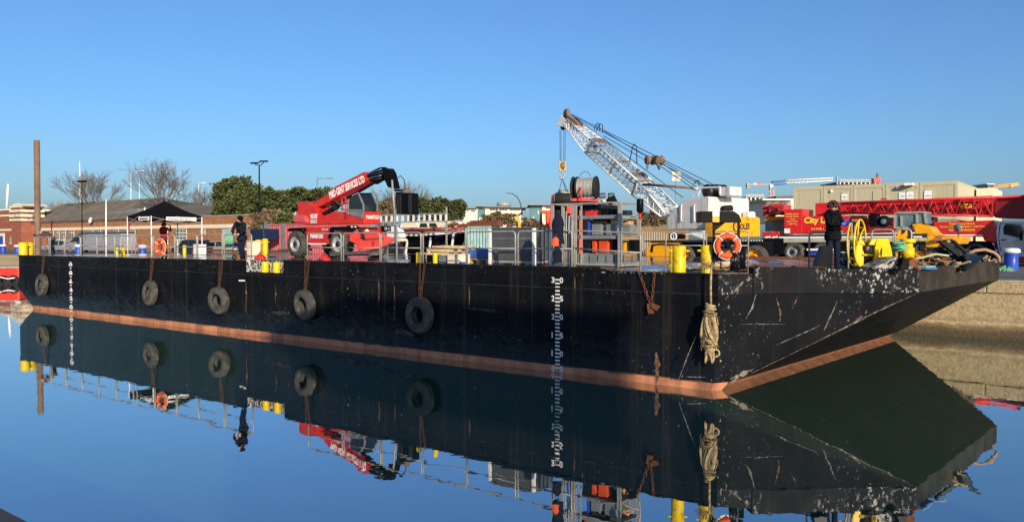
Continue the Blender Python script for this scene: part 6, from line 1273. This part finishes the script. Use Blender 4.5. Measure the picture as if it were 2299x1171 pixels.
d0, d1 = W(-6, 560, v), W(8, 530, v); MB().box(d0.x, d1.x, v - .06, v - .003, ZQ, d1.z).o('door', 'blue', rb); MB().box(d1.x, d1.x + .5, v - .1, v - .01, ZQ, d1.z + .5).box(d0.x, d1.x, v - .1, v - .01, d1.z + .02, d1.z + .5).o('door_surround', 'cream', rb)
window(25, 4, 531, 545, v, rb, 1, 3)
t = thing('grey_hut', 'long low grey building with round windows behind the annex', 'building', G(600, 135, ZQ))
MB().prism([F(x, y, 135) for x, y in ((524, 475), (532, 469), (668, 465), (668, 520), (524, 520))], FH * 8).o('wall', pm('pale_render', (.4, .38, .34), .8), t)
for x_ in (534, 555, 571, 588, 607): MB().lathe(F(x_, 479, 134.95), -FH, [(.5, 0), (.5, .04), (.001, .05)], 12).o('porthole', 'glass', t)
def office(label, D, pts_wall, pts_glass, roof, drum=None, wins=()):
    p = F(*pts_wall[0], D); t = thing('office_building', label, 'building', G(pts_wall[0][0] + 20, D + 5, ZQ))
    PF(pts_wall, D, 15).o('wall', 'cream', t)
    if pts_glass:
        g = PF(pts_glass, D + .5, 12).o('glass_wing', pm('teal_glazing', (.09, .2, .22), .15), t)
        xs = [q[0] for q in pts_glass]; ys = [q[1] for q in pts_glass]; random.seed(int(D))
        for i in range(5):
            for j in range(4):
                if random.random() < .45: x_, y_ = min(xs) + (max(xs) - min(xs)) * (i + .1) / 5, min(ys) + (max(ys) - min(ys)) * (j + .1) / 4; PF([(x_, y_), (x_ + 2.6, y_), (x_ + 2.6, y_ + 6), (x_, y_ + 6)], D + .4, .1).o('pale_panel', 'cream', g)
    PF(roof, D - 1.5, 18).o('roof', 'grey_steel', t)
    if drum: a, c = F(drum[0], drum[2], D + 5), F(drum[0], drum[3], D + 5); MB().cyl(a, c, (drum[1] - drum[0]) / FPX * D, n=28).o('roof_drum', 'galv', t)
    for x0, x1, y0, y1 in wins:
        n_ = max(1, int((x1 - x0) / 5))
        for i in range(n_): w_ = (x1 - x0) / n_; PF([(x0 + w_ * i, y0), (x0 + w_ * (i + .8), y0), (x0 + w_ * (i + .8), y1), (x0 + w_ * i, y1)], D - .15, .1).o('window', 'glass', t)
office('cream office block with teal glass end and round roof drum', 190, [(1089, 464), (1172, 466), (1172, 512), (1089, 512)], [(1072, 463), (1089, 464), (1089, 512), (1072, 512)], [(1066, 461), (1176, 464), (1182, 466), (1066, 463)], (1131, 1147, 463, 455), ((1100, 1119, 468, 472), (1122, 1140, 468, 472), (1145, 1169, 468, 472), (1100, 1119, 480, 484), (1152, 1169, 480, 484)))
office('cream office block with tall teal glazing right of the curved lamp', 185, [(1217, 459), (1245, 460), (1245, 512), (1217, 512)], [(1192, 459), (1217, 459), (1217, 512), (1192, 512)], [(1186, 458), (1245, 458), (1245, 460), (1186, 460)], None, ((1226, 1238, 465, 468),))
office('small cream office wing behind the evergreen trees', 230, [(1040, 467), (1072, 466), (1072, 512), (1040, 512)], None, [(1036, 465), (1072, 465), (1072, 467), (1036, 467)], None, ((1058, 1068, 472, 475),))
# site cabins
def cabins():
    v = 69.; units = (1780, 1847, 1914, 1986, 2062, 2148); t = thing('site_cabins', 'two storey row of olive beige site office cabins with door notices', 'cabin', (U(1980, v), v + 5, ZQ))
    for i in range(5):
        x0, x1 = U(units[i], v), U(units[i + 1], v); zt = W(units[i + 1], 405, v).z
        zt = W(2148, 405, v).z; zm = ZQ + (zt - ZQ) / 2
        for z0, z1 in ((ZQ + .05, zm - .03), (zm + .03, zt)):
            c = MB().box(x0 + .03, x1 - .03, v + .04, v + 9.9, z0 + .02, z1 - .02).o('cabin', 'cabin', t)
            for x_ in (x0 + .02, x1 - .2): MB().box(x_, x_ + .18, v, v + .16, z0, z1).o('corner_post', 'cabin', c)
            MB().box(x0 + .2, x1 - .2, v, v + .16, z1 - .3, z1).box(x0 + .2, x1 - .2, v, v + .16, z0, z0 + .16).o('edge_beam', 'cabin', c)
            n_ = 16; b = MB()
            for k_ in range(n_): a = x0 + .3 + (x1 - x0 - .6) * k_ / n_; b.box(a, a + .05, v + .034, v + .04, z0 + .2, z1 - .32)
            b.o('cladding_rib', 'cabin', c, kind='stuff')
    zt = W(2148, 405, v).z; zm = ZQ + (zt - ZQ) / 2; x1 = U(2148, v)
    MB().box(x1 - .02, x1 + .02, v + .2, v + 9.7, zm + .2, zt - .2).o('end_panel', pm('sunlit_cabin_end', (.55, .47, .3), .55, var=.05), t)  # sunlit end: its extra brightness is put into a paler cladding colour
    for px0, px1, sgn in ((1888, 1904, None), (1958, 1978, None), (2035, 2057, None), (2074, 2096, None)):
        d = MB().box(U(px0, v), U(px1, v), v - .01, v + .035, zm + .2, W(2060, 425, v).z).o('door', 'cabin', t, bevel=.02)
    for px0, px1, y0, y1, s_ in ((1889, 1903, 435, 449, 'Meeting\nRoom'), (2018, 2033, 432, 447, 'Canteen\nRoom'), (2035, 2051, 430, 446, 'The\nDry Room'), (2075, 2092, 428, 446, 'Office')):
        p0, p1 = W(px0, y1, v), W(px1, y0, v); nt = MB().box(p0.x, p1.x, v - .03, v - .015, p0.z, p1.z).o('notice', 'letter_white', t)
        text(s_, (p0.x + .08, v - .03, p0.z + (p1.z - p0.z) * .25), (1, 0, 0), UP, (p1.x - p0.x) * .75, (p1.z - p0.z) * (.2 if s_ == 'Office' else .4), 'letter_black', nt, bold=.01)
    for px_, y_ in ((2041, 414),): p = W(px_, y_, v - .4); MB().obox(p, (.35, 0, 0), (0, .3, 0), UP * .1).o('flood_lamp', 'lamp', t, bevel=.05)
    for px_, y_ in ((1866, 429), (2014, 422)): p = W(px_, y_, v - .03); MB().ball(p, .12, 8, 6).o('bulkhead_lamp', 'lamp', t)
    MB().box(U(1840, v), U(1905, v), v + .2, v + .4, zt, zt + .07).o('roof_cable', 'dark_steel', t)
    MB().box(x1 + .2, x1 + 1.4, v + 8, v + 14, ZQ, zt - .2).o('rear_unit', 'cream', t)
cabins()
# construction site beyond
def slab_building(label, D, px0, px1, ys, deep=20, mats=('concrete', 'brick')):
    t = thing('unfinished_building', label, 'building', G((px0 + px1) / 2, D + 5, ZQ))
    for i in range(len(ys) - 1):
        y0, y1 = ys[i], ys[i + 1]; PF([(px0, y0), (px1, y0 + .5), (px1, y0 + 2.5), (px0, y0 + 2)], D, deep).o('floor_slab', mats[0], t); PF([(px0 + 2, y0 + 2), (px1 - 2, y0 + 2.5), (px1 - 2, y1), (px0 + 2, y1)], D + 3, deep - 6).o('storey_wall', pm('raw_block', (.25, .19, .17), .85, scale=.4, var=.5), t)
        n_ = int((px1 - px0) / 9)
        for k_ in range(n_ + 1): x_ = px0 + (px1 - px0 - 1) * k_ / max(1, n_); MB().bar(F(x_, y1, D + .3), F(x_, y0 + 2, D + .3), .5).o('prop', 'galv', t)
        for k_ in range(n_):
            if (k_ * 7 + i * 3) % 5 == 1: x_ = px0 + 5 + k_ * 9; PF([(x_, y0 + 4), (x_ + 4, y0 + 4), (x_ + 4, y0 + 8), (x_, y0 + 8)], D + 2.7, .3).o('wrapped_window', 'letter_white', t)
    b = MB()
    for k_ in range(int((px1 - px0) / 4)): x_ = px0 + k_ * 4; b.bar(F(x_, ys[0], D + .2), F(x_, ys[0] - 5 + (k_ % 3), D + .2), .18)
    b.bar(F(px0, ys[0] - 4, D + .2), F(px1, ys[0] - 3.5, D + .2), .15); b.o('edge_scaffold', 'galv', t)
slab_building('unfinished brick and scaffold building right of the white crane house', 260, 1676, 1716, (441, 452, 464, 478, 492)); slab_building('unfinished flats with scaffold behind the site cabins', 300, 1886, 1972, (407, 416, 430))
t = thing('red_hoist', 'red building hoist mast on the roof of the unfinished flats', 'hoist', F(1970, 412, 300)); PF([(1962, 400), (1977, 398), (1977, 410), (1962, 410)], 299, 3).o('cage', 'crane_red', t); MB().cyl(F(1970, 410, 300), F(1970, 389, 300), .5, n=6).o('mast', 'brown_steel', t)
t = thing('grey_mast', 'slim blue grey mast beside the unfinished flats', 'mast', F(1880, 415, 295)); MB().prism([F(1878.5, 415, 295), F(1882, 415, 295), F(1882, 394, 295), F(1878.5, 394, 295)], FH * .6).o('mast', pm('blue_grey', (.2, .3, .42), .6), t)
t = thing('low_office', 'low white flat roofed office left of the site cabins', 'building', G(1745, 120, ZQ)); PF([(1719, 449), (1785, 449), (1785, 500), (1719, 500)], 120, 10).o('wall', 'cream', t); PF([(1711, 446), (1785, 446), (1785, 449), (1713, 449)], 118, 13).o('roof', 'white', t); PF([(1742, 440), (1785, 439), (1785, 446), (1742, 446)], 124, 8).o('upper_roof', 'dark_steel', t)
for x0, x1 in ((1722, 1731), (1738, 1748), (1757, 1760), (1763, 1776)): PF([(x0, 451), (x1, 451), (x1, 458), (x0, 458)], 119.95, .1).o('window', 'pale_glass', t)
def tower_crane():
    D = 330.; t = thing('tower_crane', 'distant tower crane with blue and white jib over the construction site', 'crane', G(1733, D, ZQ))
    sky_blue = pm('crane_blue', (.07, .17, .38), .5); h = UP * 1.0
    lattice(F(1732, 412, D), F(1763, 409, D), FH * .8, UP * .7, FH * .8, UP * .7, 5, .22, .1, t, sky_blue, chord='jib_chord', lace='jib_lacing'); lattice(F(1764, 408.5, D), F(1869, 402.5, D), FH * .8, UP * .75, FH * .6, UP * .55, 13, .2, .1, t, 'white', chord='jib_chord', lace='jib_lacing')
    lattice(G(1733, D, ZQ), F(1732.5, 414, D), RT * .7, FH * .7, RT * .7, FH * .7, 14, .2, .1, t, pm('crane_orange_white', (.6, .42, .32), .6), chord='mast_chord', lace='mast_lacing')
    MB().bar(F(1676, 415, D), F(1732, 414, D), 1.2, .3).o('counter_jib', pm('pale_orange', (.6, .33, .2), .6), t); PF([(1677, 411), (1683, 411), (1683, 423), (1677, 423)], D, 1.5).o('counterweight', 'concrete', t); PF([(1691, 412), (1700, 411), (1700, 414.5), (1691, 415)], D, 1.2).o('winch_house', 'white', t); PF([(1702, 410), (1710, 410), (1710, 414), (1702, 414)], D, 1.2).o('winch_box', 'orange', t)
    PF([(1729, 414), (1736, 414), (1736, 421), (1729, 421)], D - 1.2, 2).o('slewing_ring', 'white', t); PF([(1736, 416), (1742, 416), (1741, 421), (1737, 421)], D - 1, 2).o('operator_cab', 'pale_glass', t)
tower_crane()
t = thing('yellow_jib', 'far orange crane jib pointing right beyond the site cabins', 'crane', F(2216, 470, 280)); lattice(F(2216, 421, 280), F(2286, 414, 280), FH * .5, UP * .35, FH * .5, UP * .35, 9, .3, .12, t, pm('far_orange', (.6, .33, .08), .6)); PF([(2268, 413), (2284, 410), (2286, 416), (2270, 421)], 279, 2).o('trolley', pm('far_orange', (.6, .33, .08), .6), t)
t = thing('control_tower', 'pale tower with glazed top right of the site cabins', 'tower', G(2230, 150, ZQ)); PF([(2222, 426), (2240, 426), (2238, 480), (2222, 480)], 150, 6).o('shaft', 'white', t); PF([(2218, 420), (2243, 421), (2240, 425), (2218, 425)], 148, 8).o('deck', 'grey_steel', t); PF([(2218, 413), (2231, 414), (2231, 420), (2218, 420)], 149, 6).o('glazing', 'glass', t); PF([(2216, 412), (2234, 412.5), (2234, 414), (2216, 414)], 148.5, 7).o('roof', 'white', t)
MB().quad((30, 40.5, ZQ + .01), (31, 40.5, ZQ + .01), (31, 41, ZQ + .01), (30, 41, ZQ + .01)) if 0 else None
# unseen gabled block added at right, shaped to shade the crane's driver cab
sh = thing('shade_gable', 'unseen gabled block added beyond the right edge to shade the cab', 'building', (4, 51, ZQ))
MB().prism([(-.2, 49.5, ZQ), (-.2, 49.5, 6.1), (4.3, 49.5, 10.6), (9, 49.5, 6.1), (9, 49.5, ZQ)], (0, 3, 0)).o('wall', 'grey_steel', sh)

# ------------------------------------------------------------------ fences, lamps, masts
def palisade(px0, px1, v, ytop, label):
    x0, x1 = U(px0, v), U(px1, v); zt = W(px0, ytop, v).z; t = thing('palisade_fence', label, 'fence', ((x0 + x1) / 2, v, ZQ)); n = int((x1 - x0) / .16); mesh = None
    for i in range(n):
        x_ = x0 + (x1 - x0) * i / n
        if mesh is None: o = MB().prism([(x_, v, ZQ + .05), (x_ + .035, v - .025, ZQ + .05), (x_ + .07, v, ZQ + .05)], (0, .008, zt - ZQ)).o('pale', 'galv', t); mesh = o; xm = x_
        else: o = mesh.copy(); COL.objects.link(o); o.location = (x_ - xm, 0, 0)
    for k_ in (.25, .82): MB().box(x0, x1, v + .02, v + .07, ZQ + (zt - ZQ) * k_, ZQ + (zt - ZQ) * k_ + .06).o('rail', 'galv', t)
palisade(1436, 1500, 46, 522, 'grey steel palisade fence left of the white crane house'); palisade(1660, 1716, 46, 540, 'grey steel palisade fence between the two cranes')
MB().box(U(1380, 52), U(1540, 52), 52, 52.4, ZQ, W(1450, 508, 52).z).o('reed_bank', pm('dry_bank', (.3, .2, .09), .9, var=.4, scale=1.5), label='low brown boarded fence behind the palisade', cat='fence')
def pole(name, label, cat, px, ytop, D, r, mat, z=ZQ):
    t = thing(name, label, cat, G(px, D, z)); a, c = G(px, D, z), F(px, ytop, D); MB().cyl(a, V((c.x, c.y, c.z)), r, r * .6, n=8).o('post', mat, t); return t, c
def street_lamp(label, px, ytop, D, arm, mat='grey_steel'):
    t, c = pole('street_lamp', label, 'street lamp', px, ytop, D, .1, mat); e_ = F(px + arm, ytop - .5, D); MB().cyl(c, e_, .05, n=6).o('arm', mat, t); d = (e_ - c).normalized(); MB().obox(e_ + d * .35, d * .45, FH * .16, UP * .08).o('lamp_head', mat, t, bevel=.03)
street_lamp('tall pale street lamp left of the round bare tree', 294, 384, 150, 20, 'white'); street_lamp('street lamp with short arm behind the round bare tree', 313, 399, 170, 8, 'white'); street_lamp('small street lamp left of the cypress tree', 446, 411, 190, 9, 'white'); street_lamp('grey street lamp left of the telehandler boom', 712, 401, 110, 22)
t, c = pole('twin_lamp', 'tall dark twin headed yard lamp left of the telehandler', 'street lamp', 582, 372, 70, .09, 'black')
for s_, y_ in ((-1, 366), (1, 362)): e_ = F(582 + s_ * 10, y_, 70); MB().tube([c, F(582 + s_ * 5, 370, 70), e_ - UP * .1], .04, 6).o('arm', 'black', t); MB().obox(e_, RT * .36, FH * .22 + UP * .05, UP * .05).o('lamp_head', 'black', t, bevel=.02)
t, c = pole('deck_lamp', 'thin black lamp post with flat head in front of the brick building', 'lamp post', 184, 407, 80, .06, 'black'); MB().obox(c, RT * .42, FH * .2, UP * .09).o('lamp_head', 'black', t, bevel=.03)
t, c = pole('flag_mast', 'white stepped mast rising behind the brick roof', 'mast', 180, 404, 140, .28, 'white'); MB().cyl(c, F(178.5, 362, 140), .12, .06, n=8).o('topmast', 'white', t); MB().bar(F(174, 404, 140), F(187, 404, 140), .15).o('yard', 'white', t)
pole('flagpole', 'slim white flagpole in front of the brick building', 'flagpole', 238, 447, 75, .09, 'white'); pole('far_mast', 'white leaning mast far left above the red brick lodge', 'mast', 14, 468, 150, .3, 'white'); MB().cyl(F(15, 470, 149), F(18, 413, 149), .22, .2, n=8).o('leaning_spar', 'white', label='white leaning spar rising above the lodge roof at far left', cat='spar')
t, c = pole('curved_lamp', 'curved street lamp bending left between the two office blocks', 'street lamp', 1172, 482, 100, .16, 'galv'); MB().tube([c, F(1171, 470, 100), F(1168, 455, 100), F(1161, 442, 100), F(1150, 434.5, 100), F(1136, 433.5, 100)], [.1, .08, .07, .06, .05, .04], 6).o('curved_arm', 'dark_steel', t)
t, c = pole('floodlight_mast', 'floodlight mast behind the crane stay ropes', 'mast', 1517, 405, 120, .1, 'grey_steel')
for i, (dx, dy) in enumerate(((-6, 386), (5, 386), (-6, 398), (5, 398))): MB().obox(F(1518 + dx, dy + 4, 120), RT * .34 , FH * .15, UP * .33).o('lamp', 'galv', t, bevel=.03)
t = thing('yellow_digger_arm', 'small yellow digger arm among bushes below the curved lamp', 'digger', G(1163, 85, ZQ)); PF([(1156, 495), (1160, 485), (1165, 484), (1169, 508), (1164, 508), (1162, 494)], 85, .6).o('arm', 'amber', t, bevel=.03); PF([(1164, 508), (1170, 508), (1170, 520), (1160, 520)], 85, .8).o('stick', 'amber', t)

# ------------------------------------------------------------------ trees and shrubs
def bare_tree(label, px, ytop, D, wpx, seed, ybase=None, depth=6):
    random.seed(seed); base = G(px, D, ZQ); H = F(px, ytop, D).z - ZQ; Wd = wpx / FPX * D / 2
    t = thing('bare_tree', label, 'tree', base, 'bare winter trees'); tb, cb = MB(), MB(); cnt = [0]
    tb.tube([base, base + UP * H * .15, base + UP * H * .34], [H * .022, H * .018, H * .015], 7)
    def grow(p, d, ln, r, k):
        if k == 0 or cnt[0] > 3000: return
        cnt[0] += 1
        q = p + d * ln * .55 + V((random.gauss(0, .06), random.gauss(0, .06), 0)) * ln; e_ = q + (d + UP * .12 + V((random.gauss(0, .1), random.gauss(0, .1), random.gauss(0, .08)))).normalized() * ln * .45
        (tb if k > depth - 1 else cb).tube([p, q, e_], [r, r * .8, r * .62], 4 if k > 3 else 3, caps=False)
        for i in range(3 if k > 2 else 4):
            nd = (d + V((random.gauss(0, .42), random.gauss(0, .42), random.gauss(.16, .26)))).normalized(); grow(e_ if i < 2 else q, nd, ln * random.uniform(.62, .82), max(r * .58, .014 * D / 120), k - 1)
    for i in range(10):
        a = i * 2.4 + random.random(); d = V((math.cos(a) * Wd / H * 1.5, math.sin(a) * Wd / H * 1.5, 1)).normalized(); grow(base + UP * H * random.uniform(.22, .34), d, H * .26, H * .009, depth)
    tb.o('trunk', 'bark', t); cb.o('crown', 'bark', t)
bare_tree('wide bare tree behind the left part of the brick roof', 203, 396, 130, 92, 1); bare_tree('round bare tree behind the brick roof near the gazebo', 362, 376, 110, 66, 2); bare_tree('small bare tree left of the dark cypress', 462, 425, 120, 70, 4, depth=5); bare_tree('thin bare tree behind the telehandler boom head', 860, 425, 85, 60, 5, depth=5); bare_tree('thin bare tree right of the black attachment', 925, 418, 95, 40, 6, depth=5); bare_tree('low bare tree at the left roof end', 133, 445, 140, 40, 9, depth=4); bare_tree('low bare tree behind the turret', 66, 462, 130, 40, 12, depth=4)
def bushy(name, label, cat, px, D, blobs, n, mat, leaf, seed, group, trunk=True):
    """leaf-sized faces spread through a few overlapping clumps; blobs are (px, py, rpx, rpy)"""
    random.seed(seed); t = thing(name, label, cat, G(px, D, ZQ), group); b = MB(); s_ = D / FPX
    clumps = []
    for bx, by, rx, ry in blobs:
        for i in range(max(6, int(rx * ry / 22))):
            a, e_ = random.uniform(0, 6.28), math.acos(random.uniform(-1, 1)); q = random.random() ** .45
            clumps.append((F(bx, by, D) + RT * (rx * s_ * q * math.sin(e_) * math.cos(a)) + FH * (rx * .8 * s_ * q * math.sin(e_) * math.sin(a)) + UP * (ry * s_ * q * math.cos(e_)), random.uniform(.6, 1.1) * min(rx, ry) * s_ * .5))
    for i in range(n):
        c, r = random.choice(clumps); d = V((random.gauss(0, 1), random.gauss(0, 1), random.gauss(0, .7))).normalized(); p = c + V((d.x, d.y, d.z * .5)) * r * (random.random() ** .45 if random.random() < .82 else random.uniform(.9, 1.7))
        if p.z < ZQ: continue
        u_ = (d + V((random.gauss(0, .6), random.gauss(0, .6), random.gauss(.3, .6)))).normalized(); w_ = u_.cross(V((random.gauss(0, 1), random.gauss(0, 1), random.gauss(0, 1)))).normalized(); L = leaf * random.uniform(.5, 1.3)
        b.add([p - w_ * L * .4, p + u_ * L * .9 - w_ * L * .1, p + w_ * L * .45 + u_ * L * .3], [(0, 1, 2)])
    b.o('crown', mat, t)
    for bx, by, rx, ry in blobs: a = G(bx, D, ZQ); MB().tube([a, a + UP * .6, F(bx + 2, by, D)], [.22, .18, .08], 6).o('trunk', 'bark', t)
bushy('cypress_tree', 'large dark evergreen tree left of the twin yard lamp', 'tree', 535, 100, [(505, 440, 24, 32), (535, 420, 30, 20), (560, 435, 25, 24), (530, 460, 40, 28), (560, 468, 35, 22), (500, 480, 18, 25), (515, 415, 20, 14)], 28500, 'leaf', .34, 3, 'evergreen trees')
bushy('evergreen_hedge', 'long dark evergreen hedge row behind the telehandler boom', 'tree', 650, 95, [(600, 438, 26, 16), (640, 438, 28, 17), (680, 438, 28, 16), (720, 440, 28, 16), (610, 460, 35, 16), (665, 460, 35, 15), (720, 460, 32, 15), (755, 445, 18, 14)], 24700, 'leaf', .34, 13, 'evergreen trees')
bushy('evergreen_hedge', 'rounded dark evergreen hedge right of the black attachment', 'tree', 990, 90, [(955, 462, 22, 20), (985, 458, 24, 16), (1015, 464, 24, 16), (1035, 472, 14, 14), (970, 480, 30, 16), (1010, 484, 30, 16), (880, 465, 25, 18)], 17100, 'leaf', .34, 14, 'evergreen trees')
bushy('brown_shrub', 'dry brown shrub behind the leaning person', 'shrub', 600, 68, [(578, 500, 18, 22), (600, 490, 22, 22), (625, 485, 20, 20), (605, 515, 30, 20)], 6500, 'dry', .2, 15, 'shrubs'); bushy('green_shrub', 'green leafy shrub left of the telehandler counterweight', 'shrub', 645, 64, [(640, 485, 16, 18), (652, 500, 14, 20), (632, 505, 14, 16)], 3800, 'green', .2, 16, 'shrubs')
bushy('brown_shrub', 'brown green scrub in front of the cream office block', 'shrub', 1130, 95, [(1100, 492, 18, 12), (1125, 488, 22, 14), (1150, 495, 20, 14), (1185, 500, 18, 12), (1205, 502, 14, 12)], 5200, 'dry', .26, 17, 'shrubs'); bushy('brown_shrub', 'brown scrub left of the white crane house', 'shrub', 1470, 70, [(1450, 492, 14, 20), (1478, 490, 18, 22), (1440, 505, 16, 14), (1425, 500, 10, 12)], 4800, 'dry', .2, 18, 'shrubs'); bushy('green_shrub', 'low green shrub behind the boom foot of the crane', 'shrub', 1480, 74, [(1475, 500, 16, 12), (1495, 490, 10, 14)], 1800, 'green', .2, 19, 'shrubs')
bushy('brown_shrub', 'brown bush behind the telehandler cab', 'shrub', 860, 72, [(845, 470, 14, 24), (870, 475, 16, 20)], 3000, 'dry', .2, 20, 'shrubs')
